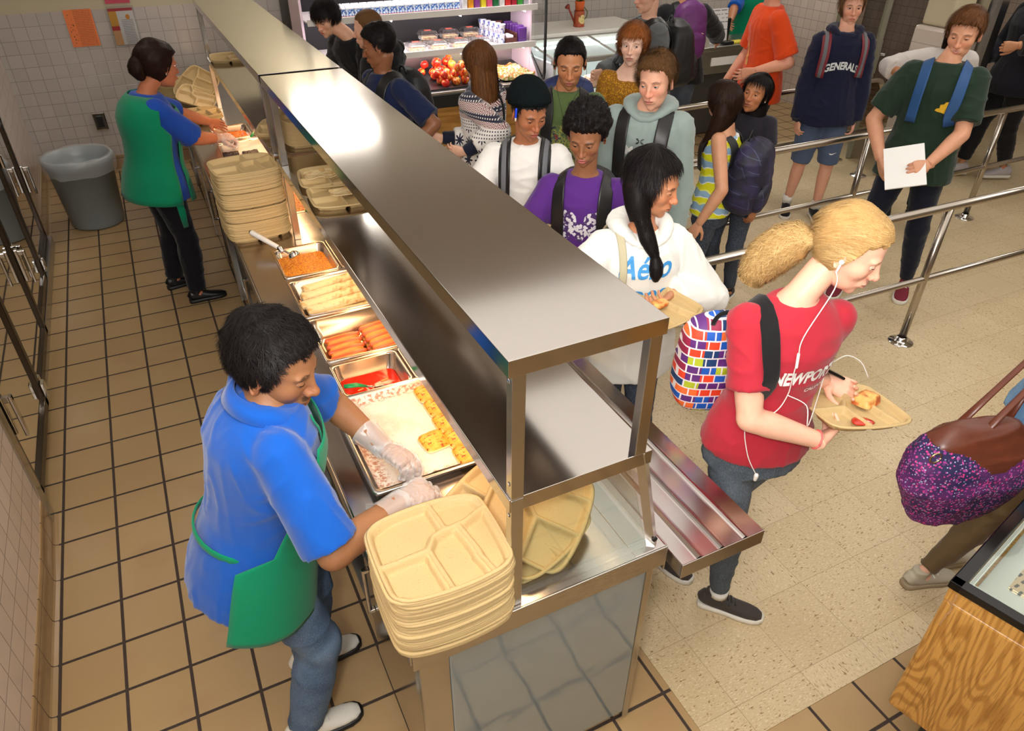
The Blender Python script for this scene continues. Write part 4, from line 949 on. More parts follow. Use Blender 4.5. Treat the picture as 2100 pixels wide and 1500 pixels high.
def ribbons(P0, D, Nn, L, w, nseg=4, lift=.0, grav=0., curl=0., seed=0):
    """strand ribbons: start points, directions, surface normals"""
    rg = np.random.default_rng(seed); n = len(P0); L = L*(.6+.8*rg.random(n)); p = P0.copy(); d = D.copy(); rows = [p.copy()]
    side = np.cross(D, Nn); l = np.linalg.norm(side, axis=1, keepdims=True); l[l == 0] = 1; side /= l
    sw = rg.normal(0, 1, (n, 1)); cu = rg.normal(0, 1, (n, 1))
    for k in range(nseg):
        d = d + Nn*lift/nseg + np.array((0, 0, -1))*grav/nseg + side*cu*curl; d /= np.linalg.norm(d, axis=1, keepdims=True); p = p+d*(L/nseg)[:, None]; rows.append(p.copy())
    V = []; 
    for k, q in enumerate(rows):
        ww = w*(1-.85*(k/nseg)**1.5); V.append(q-side*ww/2+Nn*ww*.25*sw*.3); V.append(q+side*ww/2-Nn*ww*.25*sw*.3)
    V = np.stack(V, 1).reshape(-1, 3); m_ = 2*(nseg+1); F = []
    base = (np.arange(n)*m_)
    for k in range(nseg):
        F.append(np.stack([base+2*k, base+2*k+1, base+2*k+3, base+2*k+2], 1))
    F = np.concatenate(F).tolist(); col = np.repeat(rg.random(n), m_); A = np.stack([col, col, col], 1)
    return V, F, A
def hair_mesh(name, parts, mat, parent):
    V = []; F = []; A = []; o = 0
    for v, f, a in parts: V.append(v); F += [[i+o for i in q] for q in f]; A.append(a); o += len(v)
    return mesh(name, np.concatenate(V), F, mat, parent, True, attrs={'strand': np.concatenate(A)})
HL = {'short': ([-.12, -.06, -.022, -.008, .006, .022, .045, .07, .12], [-.066, -.060, -.03, -.010, -.018, .02, .058, .068, .070]),
      'long': ([-.12, -.05, -.02, .0, .018, .036, .06, .12], [-.10, -.10, -.08, -.06, -.01, .040, .060, .066]),
      'bangs': ([-.12, -.05, -.022, -.008, .006, .03, .05, .12], [-.072, -.066, -.035, -.010, -.022, .018, .034, .036])}
def make_hair(f, C, Fr, s, parent, st, hq):
    """C head centre, Fr frame rows, s scale. st: style dict"""
    nu, nv = (150, 96) if hq else (96, 64); D, Rr, F = head_R(f, nu, nv); P = D*Rr[:, None]
    hx, hz = HL[st.get('line', 'short')]; zb = np.interp(P[:, 1], hx, np.array(hz)+st.get('up', 0.)*(np.array(hx) > .03))
    if st.get('part'): zb = zb + np.where(P[:, 1] > .03, .012*np.cos(P[:, 0]*40+st['part']), 0)
    zb = zb + np.array([mnoise.noise((p[0]*90, p[1]*60, 7.)) for p in P])*st.get('jag', .010)*(P[:, 1] > 0)
    e = (P[:, 2]-zb)/.012; q = np.clip(e, 0, 1); q = q*q*(3-2*q)
    top = np.clip(D[:, 2], 0, 1); back = np.clip(-D[:, 1], 0, 1); frt = np.clip(D[:, 1], 0, 1)*np.clip(D[:, 2]*2, 0, 1)
    T = st.get('side', .006)+(st.get('top', .016)-st.get('side', .006))*top**.8+st.get('back', 0)*back+st.get('front', 0)*frt
    nz = np.array([mnoise.noise((p[0]*st.get('nf', 30), p[1]*st.get('nf', 30), p[2]*st.get('nf', 30)+3)) for p in P])
    th = T*(1+nz*st.get('namp', .2)); th = th*q-.007*(1-q); cap = D*(Rr+th)[:, None]
    toW = lambda V: (V*s)@Fr + C
    capW = toW(cap); A = np.full((len(cap), 3), .3); parts = [(capW, F, A)]
    ok = np.where(e > .35)[0]
    w_ = (np.cos(np.arcsin(np.clip(D[ok, 2], -1, 1)))+.1); rg = np.random.default_rng(st.get('seed', 1)); n = st.get('n', 2200 if hq else 900)
    pick = rg.choice(ok, n, p=w_/w_.sum()); P0 = cap[pick]+D[pick]*.0008; Nn = D[pick]
    sty = st.get('flow', 'forward')
    if sty == 'afro':
        rnd = rg.normal(0, 1, (n, 3)); d = rnd-Nn*(rnd*Nn).sum(1, keepdims=True); d /= np.linalg.norm(d, axis=1, keepdims=True)
        V, F2, A2 = ribbons(P0, d*.7+Nn*.5, Nn, st.get('len', .012), .0016, 4, .2, 0, .45, st.get('seed', 1))
    else:
        cr = np.array(st.get('crown', (0, -.05, .10))); v = P0-cr
        if sty == 'forward': d = v/np.linalg.norm(v, axis=1, keepdims=True)+np.array((st.get('sweep', 0), .5, 0))
        elif sty == 'down': d = v/np.linalg.norm(v, axis=1, keepdims=True)*np.array((1., 1., .3))+np.array((0, 0, -.6))
        elif sty == 'back': tg = np.array(st.get('tie', (0, -.11, -.0))); d = tg-P0; d = d/np.linalg.norm(d, axis=1, keepdims=True)
        d = d+rg.normal(0, .10, d.shape); d = d-Nn*(d*Nn).sum(1, keepdims=True); d /= np.linalg.norm(d, axis=1, keepdims=True)
        V, F2, A2 = ribbons(P0, d, Nn, st.get('len', .03), st.get('w', .0022), 4, st.get('lift', .12)-st.get('len', .03)/.13, st.get('grav', .12), st.get('wave', .05), st.get('seed', 1))
    parts.append((toW(V), F2, A2))
    # hanging masses: list of station lists in head-centred upright frame (uses yaw only)
    for mi, ms in enumerate(st.get('mass', [])):
        Fy = frame(st['yaw']); stn = [(C+(vec(p)*s)@Fy, rx*s, ry*s) for p, rx, ry in ms['st']]
        V, F3 = loft(stn, 26, Fy[0]); nn = vnormals(V, F3); V = V+nn*(fbm(V, 26, mi+3, (1, 1, .25))*ms.get('lump', .006))[:, None]; parts.append((V, F3, np.full((len(V), 3), .3)))
        ns = ms.get('n', 1400 if hq else 500); rg = np.random.default_rng(5+mi); m_ = len(stn); tt = rg.random(ns)*(m_-1.6); i0 = tt.astype(int); fr = tt-i0
        an = rg.random(ns)*2*np.pi; Cs = np.array([q_[0] for q_ in stn]); rx = np.array([q_[1] for q_ in stn]); ry = np.array([q_[2] for q_ in stn])
        rows = []; wv = rg.normal(0, 1, ns)*ms.get('wave', .12); K = 7; ln = ms.get('len', 1.4)
        for k in range(K):
            t_ = np.clip(tt+ln*k/(K-1), 0, m_-1.001); i = t_.astype(int); fr = (t_-i)[:, None]; cc = Cs[i]*(1-fr)+Cs[i+1]*fr; tg = Cs[i+1]-Cs[i]; tg /= np.linalg.norm(tg, axis=1, keepdims=True)
            X = Fy[0]-tg*(tg@Fy[0])[:, None]; X /= np.linalg.norm(X, axis=1, keepdims=True); Y = np.cross(tg, X); a = an+wv*math.sin(k*.9)
            r1 = (rx[i]*(1-fr[:, 0])+rx[i+1]*fr[:, 0])*1.02+.0015; r2_ = (ry[i]*(1-fr[:, 0])+ry[i+1]*fr[:, 0])*1.02+.0015
            nrm = X*np.cos(a)[:, None]+Y*np.sin(a)[:, None]; rows.append((cc+X*(r1*np.cos(a))[:, None]+Y*(r2_*np.sin(a))[:, None]+nrm*(.0015+(ms.get('fluff', .004)*rg.random(ns))*(k/K))[:, None], -X*np.sin(a)[:, None]+Y*np.cos(a)[:, None]))
        Vs = []
        for k, (p, sd) in enumerate(rows): ww = .0028*(1-.8*(k/(K-1))**2); Vs += [p-sd*ww/2, p+sd*ww/2]
        Vs = np.stack(Vs, 1).reshape(-1, 3); mm = 2*K; b = np.arange(ns)*mm; Fs = np.concatenate([np.stack([b+2*k, b+2*k+1, b+2*k+3, b+2*k+2], 1) for k in range(K-1)]).tolist()
        col_ = np.repeat(rg.random(ns), mm); parts.append((Vs, Fs, np.stack([col_]*3, 1)))
    return hair_mesh('hair', parts, st['mat'], parent)
def displace(V, F, seed, amp=.005, sc=7, crease=.006, ax=(1, 1, .45)):
    n = vnormals(V, F); a = fbm(V, sc*.6, seed, ax, 1); b = fbm(V, sc*1.5, seed+9, (1.2, 1.2, .38), 1); m_ = fbm(V, sc*.5, seed+4, (1, 1, 1), 1)
    w = np.array([(seed*1.7 % 2-1)*.5, .6, .9]); w2 = fbm(V, sc*1.1, seed+20, (.5, .8, 1.5), 1)
    rid = np.clip(1-abs(b)*3.0, 0, 1)**2*np.clip(m_*3+.35, 0, 1); rid2 = np.clip(1-abs(w2)*3.4, 0, 1)**2*np.clip(-m_*3+.2, 0, 1)
    return V+n*(a*amp+(rid+rid2)*crease*.55-crease*.1)[:, None]
def cloth(name, col, rough=.85, bump=.15, sc=900, sheen=.15, mat=None):
    g = N(name); n1 = g.noise(g.geo(), 5, 3); g.set(base=g.mix(n1, tuple(x*.93 for x in col[:3])+(1,), tuple(min(1, x*1.05) for x in col[:3])+(1,)), rough=rough, sheen=sheen, spec=.2)
    g.set(normal=g.bump(g.math('ADD', g.noise(g.geo(), sc, 2), g.math('MULTIPLY', g.noise(g.geo(), 45, 3), 1.2)), bump, .0015)); return g.m
def denim(name, a, b):
    g = N(name); n1 = g.noise(g.geo(), 6, 4); n2 = g.noise(g.vmul(g.geo(), (900, 900, 120)), 1., 2); base = g.mix(g.sm(n1, .35, .7), a, b); base = g.mix(g.math('MULTIPLY', g.sm(n2, .5, .65), .3), base, c(170, 186, 200))
    g.set(base=base, rough=.8, normal=g.bump(g.math('ADD', n2, g.noise(g.geo(), 50, 3)), .3, .0015)); return g.m
SHOES = {}
def shoe(pos, yaw, s, parent, upper, sole, lace=None, extra=None, z0=0.0):
    f = vec((math.cos(R(yaw)), math.sin(R(yaw)), 0)); r = vec((f[1], -f[0], 0)); u = vec((0, 0, 1)); O = vec((pos[0], pos[1], z0))
    T = lambda V: O + np.outer(V[:, 0], f)*s + np.outer(V[:, 1], r)*s + np.outer(V[:, 2], u)*s
    X = [-.085, -.08, -.06, -.02, .04, .10, .15, .18, .197, .202]; Wd = [.012, .026, .034, .035, .037, .046, .046, .037, .022, .008]
    V = []; n = len(X)
    for z, k in ((.001, .94), (.012, 1.04), (.026, 1.02), (.028, .9)):
        for x, w in zip(X, Wd): V.append((x*(1+.0*k), w*k, z))
        for x, w in list(zip(X, Wd))[::-1]: V.append((x, -w*k, z))
    m_ = 2*n; F = [[l*m_+k, l*m_+(k+1) % m_, (l+1)*m_+(k+1) % m_, (l+1)*m_+k] for l in range(3) for k in range(m_)]; F += [list(range(m_))[::-1], [3*m_+k for k in range(m_)]]
    up = [((-.078, 0, .045), .024, .022), ((-.062, 0, .058), .032, .040), ((-.02, 0, .055), .034, .044), ((.03, 0, .048), .036, .040), ((.08, 0, .040), .041, .028), ((.13, 0, .034), .043, .021), ((.17, 0, .029), .036, .017), ((.192, 0, .026), .02, .010)]
    ps = [loft(up, 22, (0, 1, 0)), loft([((-.02, 0, .04), .035, .043), ((-.015, 0, .09), .033, .045), ((-.012, 0, .108), .034, .047)], 22, (0, 1, 0))]
    V2, F2 = remesh(ps, .005, 3); 
    up_o = mesh('shoe', T(V2), F2, upper, parent, True); mesh('sole', T(np.array(V)), F, sole, up_o, True)
    if lace:
        L = []
        for k in range(5): x = .035+.017*k; z = .098-.0098*k-.0006*k*k; L.append(capsule((x, -.016, z-.006), (x+.004, .016, z-.006), .0035, .0035, 8))
        L += [capsule((.03, 0, .09), (.045, .03, .07), .003, .003, 8), capsule((.03, 0, .09), (.05, -.03, .068), .003, .003, 8)]
        V3, F3 = join(L); mesh('laces', T(V3), F3, lace, up_o, True)
    return up_o
class Person:
    def __init__(s, label, base, yaw, H=1.7, build=1.0, lean=0, side=0, pelvis=None, pz=None, head=None, hyaw=None, hpitch=0, hroll=0, hands=None, feet=None, feety=None,
                 face=None, skin=None, fem=False, name='person', hs=1.0, group=None, shw=1.0):
        s.H = H; s.f = vec((math.cos(R(yaw)), math.sin(R(yaw)), 0)); s.r = vec((s.f[1], -s.f[0], 0)); s.yaw = yaw; s.fem = fem; s.b = build; s.face = face or {}
        s.base = vec((*base, 0)); s.t = Thing(name, label, 'person', tuple(s.base), group)
        u = vec((0, 0, 1)); s.u = unit(u*math.cos(R(lean))+s.f*math.sin(R(lean))+s.r*math.sin(R(side))); s.tf = unit(np.cross(s.u, s.r)) ; s.tf = s.tf if np.dot(s.tf, s.f) > 0 else -s.tf
        s.P = vec((*(pelvis or base), pz or .52*H)); s.shz = .295*H
        s.C = s.P+s.u*s.shz; s.Nk = s.P+s.u*.325*H
        s.hs = H/1.72*hs*(.97 if fem else 1.0)
        s.hyaw = yaw if hyaw is None else hyaw; s.Fr = frame(s.hyaw, hpitch, hroll)
        s.head = vec(head) if head is not None else s.Nk+s.u*.085*H+s.f*.018*H
        s.sw = (.084 if fem else .095)*H*build**.5*shw
        s.SL = s.C-s.r*s.sw-s.u*.018*H; s.SR = s.C+s.r*s.sw-s.u*.018*H
        hands = hands or {}; s.arm = {}
        for k, S_, sd in (('L', s.SL, -1), ('R', s.SR, 1)):
            h = hands.get(k, {}); tgt = h.get('at'); 
            if tgt is None: tgt = S_+vec((0, 0, -.325*H))+s.r*sd*.03*H+s.f*.04*H
            hint = vec(h.get('hint', s.r*sd*.6-s.f*.7-vec((0, 0, .4)))); E, T = ik(S_, tgt, .178*H, .150*H, hint); s.arm[k] = (S_, E, T, h)
        s.leg = {}; ft = feet or {}
        for k, sd in (('L', -1), ('R', 1)):
            hj = s.P+s.r*sd*.047*H-vec((0, 0, .01*H)); a = ft.get(k); yw = (feety or {}).get(k, yaw)
            an = vec((*(a[:2] if a is not None else (hj[:2]+s.r[:2]*sd*.01)), (a[2] if a is not None and len(a) > 2 else .0)+.048*H)); kn, an2 = ik(hj, an, .238*H, .228*H, s.f+s.r*sd*.12); s.leg[k] = (hj, kn, an2, yw)
        s.skin = skin
    def torso(s, g=0., wide=0., z0=.455, neck=True, top=.845, hemflare=0.):
        H = s.H; b = s.b; fm = s.fem; Z = [.455, .50, .55, .61, .66, .71, .76, .80, .825, .842]
        RX = [.104, .104 if fm else .100, .100 if fm else .094, .079 if fm else .085, .080 if fm else .089, .088 if fm else .096, .094 if fm else .102, .092 if fm else .100, .066, .044]
        RY = [.075, .075, .071, .060, .060, .068 if fm else .066, .073 if fm else .070, .058, .046, .036]
        st = []
        for z, rx, ry in zip(Z, RX, RY):
            if z < z0 or z > top: continue
            k = max(0, min(1, (.70-z)/.2)); st.append((s.P+s.u*(z-.52)*H, rx*H*b+g+wide*k+hemflare*max(0, (.55-z)/.1), ry*H*b**1.3+g+wide*k+hemflare*max(0, (.55-z)/.1), s.r))
        return st
    def limb(s, k, g, t0=0, t1=1, cuff=0.):
        """arm as lofts from shoulder; t in 0..2 (upper arm 0-1, forearm 1-2)"""
        S_, E, T, h = s.arm[k]; H = s.H; b = s.b; RR = [(0, .0305), (.35, .029), (.8, .0262), (1, .0262), (1.25, .0262), (1.6, .0215), (2, .0165)]
        def pos(t): return S_+(E-S_)*t if t <= 1 else E+(T-E)*(t-1)
        out = []; ts = sorted(set([t0, t1]+[q for q, _ in RR if t0 < q < t1]))
        for t in ts: r = np.interp(t, [q for q, _ in RR], [x for _, x in RR])*H*b**.8+g+(cuff*(t-t0)/(t1-t0) if t1 > t0 else 0); out.append((pos(t), r, r))
        return out
    def legs(s, k, g, t0=0, t1=2, flare=0.):
        hj, kn, an, yw = s.leg[k]; H = s.H; b = s.b; RR = [(0, .052), (.3, .047), (.7, .037), (1, .030), (1.3, .0315), (1.6, .026), (1.9, .0195), (2.02, .0195)]
        def pos(t): return hj+(kn-hj)*t if t <= 1 else kn+(an-kn)*(t-1)
        out = []; ts = sorted(set([t0, t1]+[q for q, _ in RR if t0 < q < t1]))
        for t in ts: r = np.interp(t, [q for q, _ in RR], [x for _, x in RR])*H*b**.7+g+flare*max(0, t-1); out.append((pos(t), r, r))
        return out
    def build_body(s, hq=True, bare_legs=False, vox=.008, legs=True, lowneck=False):
        H = s.H; f = s.face; ps = [loft(s.torso(-.012), 22)]
        for k in 'LR':
            st = s.limb(k, 0, 0, 2); ps.append(loft(st, 16)); ps.append(capsule(st[0][0], st[1][0], st[0][1], st[0][1]*.95))
            S_, E, T, h = s.arm[k]; ps.append(capsule(E, E+(T-E)*.1, .0262*H*s.b**.8, .026*H*s.b**.8))
            if legs:
                l = s.legs(k, 0 if bare_legs else -.006); ps.append(loft(l, 16)); kn = s.leg[k][1]; ps.append(capsule(kn-vec((0, 0, .01)), kn+vec((0, 0, .01)), .034*H, .033*H)); an = s.leg[k][2]; yw = R(s.leg[k][3]); ps.append(capsule(an-vec((0, 0, .02)), an+vec((math.cos(yw)*.07, math.sin(yw)*.07, -.045)), .03, .026))
        hc = s.head; nk = .86 if s.fem else 1.; ps.append(loft([(s.P+s.u*.27*H, .05*H, .04*H), (s.Nk-s.u*.012*H, .046*H, .036*H), (s.Nk+s.u*.008*H+s.f*.004, .032*H*nk*s.b**.5, .033*H*nk*s.b**.5), (hc+(vec((0, -.022, -.055))*s.hs)@s.Fr, .031*H*nk*s.b**.5, .034*H*nk*s.b**.5), (hc+(vec((0, -.02, 0))*s.hs)@s.Fr, .02*H, .02*H)], 20, s.r))
        V, F = remesh(ps, vox, 5); parts = [(V, F)]; co = [np.tile((0, 0, -6.), (len(V), 1))]
        nu, nv = (200, 150) if hq else (110, 84); D, Rr, Fh = head_R(f, nu, nv); Ph = D*Rr[:, None]
        hsx = np.array((f.get('w', 1.0), 1, 1)); toW = lambda X: (X*hsx*s.hs)@s.Fr+hc; s.toW = toW
        parts.append((toW(Ph), Fh)); co.append(Ph)
        for sd in (-1, 1):
            v, q = ear_arrays(sd); parts.append((toW(v), q)); co.append(v)
            v, q, upl = lid_arrays(sd, f.get('eyeopen', 1.0), f.get('look', 0.)); parts.append((toW(v), q)); co.append(v+np.array((0, 0, 0)))
            n = 20; V2, F2 = lathe([(.0124*math.cos(a), .0124*math.sin(a)) for a in np.linspace(-1.57, 1.57, 14)], n)
            E_ = EYE*np.array((sd, 1, 1)); gz = R(f.get('gaze', 0)); gp = R(-26*f.get('look', 0.)); co_e = V2.copy()
            ca, sa = math.cos(gz), math.sin(gz); xr = co_e[:, 0]*ca-co_e[:, 1]*sa; yr = co_e[:, 0]*sa+co_e[:, 1]*ca; cb, sb = math.cos(gp), math.sin(gp); y2 = yr*cb+co_e[:, 2]*sb; z2 = -yr*sb+co_e[:, 2]*cb
            em = f.get('iris', 'brown')
            if em not in EYEM: EYEM[em] = m_eye('eye_'+em, {'brown': c(58, 34, 20), 'blue': c(110, 140, 160)}[em])
            s._eyes = getattr(s, '_eyes', []); s._eyes.append((toW(V2+E_), F2, np.stack([xr, y2, z2], 1), EYEM[em], toW(upl)))
        for k, sd in (('L', -1), ('R', 1)):
            S_, E, T, h = s.arm[k]
            if h.get('skip'): continue
            v, q = hand_arrays(h.get('curl', .35), h.get('thumb', .35), h.get('spread', 1.), -sd, h.get('point')) 
            x = unit(vec(h['dir'])) if 'dir' in h else unit(T-E); z = vec(h.get('back', s.r*sd+s.f*.3)); z = unit(z-x*np.dot(z, x)); y = np.cross(z, x); sc_ = H/1.72*(.95 if s.fem else 1.02)*h.get('s', 1.)
            parts.append(((v*sc_)@np.array([x, y, z])+T, q)); co.append(np.tile((0, 0, -6.), (len(v), 1)))
        V, F = join(parts); s.body = mesh('body', V, F, s.skin, s.t, True, attrs={'head_co': np.concatenate(co)})
        for i, (v, q, e, m_, upl) in enumerate(s._eyes):
            mesh('eye', v, q, m_, s.t, True, attrs={'eye_co': e})
            if hq:
                fwd = s.Fr[1]; st = [(p+fwd*.0004, .0009*s.hs, .0009*s.hs) for p in upl[3:-3:2]]; V2, F2 = loft(st, 6); mesh('eyelashes', V2, F2, M['hair_black'], s.t, True)
    def shirt(s, mat, sleeve=.62, g=.012, wide=.012, z0=.455, name='shirt', seed=1, amp=.006, crease=.007, vox=.009, cuff=.012, extra=None, top=.845, flare=0., ribs=None, parts_only=False, sg=None):
        ps = [loft(s.torso(g, wide, z0=z0, top=top, hemflare=flare), 24)]
        for k in 'LR':
            if sleeve > 0:
                st = s.limb(k, g if sg is None else sg, 0, sleeve, cuff); ps.append(loft(st, 18)); ps.append(capsule(st[0][0], st[0][0]+(st[1][0]-st[0][0])*.3, st[0][1], st[0][1]))
                ps.append(capsule(s.C-s.u*.026*s.H, st[0][0], .036*s.H*s.b**.5, st[0][1]*.9))
                if sleeve > 1: E = s.arm[k][1]; r = .0262*s.H*s.b**.8+(g if sg is None else sg)+.004; ps.append(capsule(E, E+(s.arm[k][2]-E)*.08, r, r))
        if extra: ps += extra
        if parts_only: return ps
        V, F = remesh(ps, vox, 4); V = displace(V, F, seed, amp, 8, crease)
        o = mesh(name, V, F, mat, s.t, True); cen = np.array([V[f].mean(0) for f in F])-s.P; keep = np.abs(cen@s.r) < s.sw+.012; F3 = [f for f, k_ in zip(F, keep) if k_]; s.sh = (V, F, BVHTree.FromPolygons(V.tolist(), F3)); s.sho = o; return o
    def pants(s, mat, g=.010, t1=1.93, seed=5, name='trousers', flare=.0, amp=.004, crease=.008, vox=.009, cuffz=None):
        H = s.H; ps = [loft(s.torso(g*.8, 0, z0=.455, top=.57), 22)]
        for k in 'LR':
            st = s.legs(k, g, 0, t1, flare); ps.append(loft(st, 18)); ps.append(capsule(st[0][0]-vec((0, 0, .01)), st[1][0], st[0][1], st[1][1])); kn = s.leg[k][1]
            if t1 > 1.05: rr = .0335*H*s.b**.7+g; ps.append(capsule(kn-vec((0, 0, .015)), kn+vec((0, 0, .015)), rr, rr))
        V, F = remesh(ps, vox, 4); V = displace(V, F, seed, amp, 9, crease, (1, 1, 1.2)); o = mesh(name, V, F, mat, s.t, True); s.pn = (V, F); return o
    def shoes(s, upper, sole, lace=None, only='LR', sc=1.0):
        for k in only: hj, kn, an, yw = s.leg[k]; f = vec((math.cos(R(yw)), math.sin(R(yw)), 0)); shoe(an[:2]+f[:2]*.005, yw, s.H/1.72*sc*(.92 if s.fem else 1.0), s.t, upper, sole, lace, z0=max(0, an[2]-.048*s.H))
    def collar(s, mat, r=.008, dz=0., up=.0, rx=.047, ry=.042):
        c0 = s.P+s.u*(.833-.52+dz)*s.H+s.tf*.006*s.H; pts = []
        for k in range(25): a = 2*math.pi*k/24; pts.append((c0+s.r*math.cos(a)*rx*s.H*s.b**.5+s.tf*math.sin(a)*ry*s.H*s.b**.5-s.u*(.014*s.H*max(0, math.sin(a))**1.5), r, r*.8))
        V, F = loft(pts, 10, closed=False); return mesh('collar', V, F, mat, s.sho, True)
    def hood(s, mat, big=1.0):
        H = s.H; c0 = s.P+s.u*.325*H; pts = []
        for k in range(25):
            a = -math.pi/2+2*math.pi*k/24; fr = max(0, math.sin(a)); bk = max(0, -math.sin(a)); r = (.020+.016*bk-.006*fr)*H*big
            pts.append((c0+s.r*math.cos(a)*.056*H+s.tf*math.sin(a)*(.05+.012*bk)*H-s.u*(.030*H*fr**2-.006*H)-s.u*.012*H*bk, r*.8, r*1.15))
        ps = [loft(pts, 14, s.u), loft([(c0-s.tf*.055*H-s.u*.0*H, .055*H, .025*H), (c0-s.tf*.075*H-s.u*.05*H, .06*H*big, .028*H), (c0-s.tf*.07*H-s.u*.10*H, .035*H, .015*H)], 18, s.r)]
        V, F = remesh(ps, .007, 3); V = displace(V, F, 4, .004, 14, .006, (1, 1, 1)); return mesh('hood', V, F, mat, s.sho, True)
    def hit(s, o, d, maxd=1.0):
        h = s.sh[2].ray_cast(Vector(o), Vector(d), maxd); return h
    def print_on(s, bm, mat, u, v, name='lettering', size=None, arch=0., back=False, ry=0., off=.0035, cell=.02, hv=None, parent=None, around=0.):
        """project a flat 2-D mesh (metres) onto the chest; u lateral, v height above pelvis along the spine"""
        fr = -s.tf if back else s.tf; rr = -s.r if back else s.r
        # person's own right appears on the viewer's left, so text x runs along -r when seen from the front
        xd = -rr; a = R(around); fr2 = fr*math.cos(a)+xd*math.sin(a); xd2 = xd*math.cos(a)-fr*math.sin(a); fr, xd = fr2, xd2
        x0 = min(w.co.x for w in bm.verts); x1 = max(w.co.x for w in bm.verts); y0 = min(w.co.y for w in bm.verts); y1 = max(w.co.y for w in bm.verts)
        for k in np.arange(x0+cell, x1, cell): bmesh.ops.bisect_plane(bm, geom=list(bm.verts)+list(bm.edges)+list(bm.faces), plane_co=(k, 0, 0), plane_no=(1, 0, 0))
        for k in np.arange(y0+cell, y1, cell): bmesh.ops.bisect_plane(bm, geom=list(bm.verts)+list(bm.edges)+list(bm.faces), plane_co=(0, k, 0), plane_no=(0, 1, 0))
        bmesh.ops.triangulate(bm, faces=bm.faces); bm.verts.index_update(); V = []; ok = []; q = R(ry)
        for w in bm.verts:
            x, y = w.co.x, w.co.y; y = y+arch*(1-(2*(x-x0)/(x1-x0)-1)**2); x, y = x*math.cos(q)-y*math.sin(q)+u, x*math.sin(q)+y*math.cos(q)+v
            o = s.P+xd*x+s.u*y+fr*.5; h = s.hit(o, -fr)
            V.append((np.array(h[0])+fr*off) if h[0] is not None else (s.P+xd*x+s.u*y+fr*.08)); ok.append(h[0] is not None and abs((np.array(h[0])-s.P)@s.r) < s.sw-.022)
        F = [[w.index for w in f.verts] for f in bm.faces if all(ok[w.index] for w in f.verts)]; bm.free(); return mesh(name, V, F, mat, parent or s.sho, False)
    def strap_path(s, lat, a0, a1, n=20, low=-.10, off=.015, lat2=None):
        pts = []; H = s.H
        for k in range(n):
            t = k/(n-1); a = R(a0+(a1-a0)*t); la = lat if lat2 is None else lat+(lat2-lat)*t; tgt = s.C+s.r*la+s.u*low*H*.9
            d = s.tf*math.cos(a)+s.u*math.sin(a); h = s.hit(tgt+d*.6, -d)
            if h[0] is not None: pts.append((np.array(h[0])+np.array(h[1])*off, np.array(h[1])))
        return pts
    def strap(s, mat, lat=.085, a0=-48, a1=200, w=.03, parent=None, name='shoulder_strap', stripe=None, sides=(-1, 1), lat2=None, th=.005, low=-.10):
        for sd in sides:
            p = s.strap_path(lat*sd, a0, a1, low=low, lat2=None if lat2 is None else lat2*sd)
            if len(p) < 3: continue
            P = [q[0] for q in p]
            Nn = [q[1] for q in p]
            for _ in range(3): P = [P[0]]+[(P[i-1]+2*P[i]+P[i+1])/4 for i in range(1, len(P)-1)]+[P[-1]]
            for _ in range(6): Nn = [Nn[0]]+[(Nn[i-1]+2*Nn[i]+Nn[i+1])/4 for i in range(1, len(Nn)-1)]+[Nn[-1]]
            X = []
            for i in range(len(P)): t_ = P[min(i+1, len(P)-1)]-P[max(i-1, 0)]; x_ = unit(np.cross(t_, Nn[i])); X.append(x_ if np.dot(x_, s.r) > 0 else -x_)
            V, F = loft([(q+unit(Nn[i])*.003, w, th, X[i]) for i, q in enumerate(P)], 14, power=4); o = mesh(name, V, F, mat, parent, True)
            if stripe:
                V, F = loft([(q+unit(Nn[i])*.008, w*.42, th*.6, X[i]) for i, q in enumerate(P)], 10, power=4); mesh('strap_stripe', V, F, stripe, o, True)
    def backpack(s, label, mat, w=.30, h=.44, d=.17, pocket=None, strapm=None, stripe=None, dz=-.02, tilt=0., lat=0., handle=True, cat='backpack', lats=.085, sides=(-1, 1), a1=205, off=0., a0=-48, sw=.03, name='backpack', seed=3, piping=None):
        H = s.H; fr = s.tf; up_ = unit(s.u+fr*math.tan(R(tilt))); fr2 = unit(fr-up_*np.dot(fr, up_)); C0 = s.C+s.u*(dz-h*.42)+s.r*lat
        hb = s.hit(C0-fr*.8, fr); back = np.array(hb[0]) if hb[0] is not None else C0-fr*.12; C0 = back-fr2*(d*.5-.02+off)
        t = Thing(name, label, cat, tuple(C0)); n = 40; V = []; 
        st = []
        for k in range(15):
            z = -.5+k/14; q = (1-abs(2*z)**4.5)**.45 if abs(z) < .499 else .25; q = max(q, .3); q2 = q*(1.08 if z < .1 else 1.0-.25*(z-.1)); st.append((C0+up_*z*h, w*.5*q, d*.5*q2))
        V, F = loft(st, 36, s.r, power=3.0); V2, F2 = remesh([(V, F)], .01, 3); V2 = displace(V2, F2, seed, .012, 7, .008, (1, 1, .8)); mesh('pack_body', V2, F2, mat, t, True)
        st = []
        for k in range(9):
            z = -.5+k/8; q = max((1-abs(2*z)**4)**.5 if abs(z) < .499 else .3, .35); st.append((C0-fr2*(d*.44)+up_*(z*h*.46-h*.2), w*.39*q, d*.2*q))
        V, F = loft(st, 28, s.r, power=3.2); V2, F2 = remesh([(V, F)], .008, 2); V2 = displace(V2, F2, seed+2, .005, 12, .004); mesh('front_pocket', V2, F2, pocket or mat, t, True)
        bm = BM(); pts = [C0-fr2*(d*.46)+up_*(h*.02)+s.r*x*w*.36-fr2*.012*(1-x*x)+up_*(-.02*x*x) for x in np.linspace(-1, 1, 12)]; V, F = loft([(p, .004, .004) for p in pts], 8); mesh('zipper', V, F, piping or M['black'], t, True)
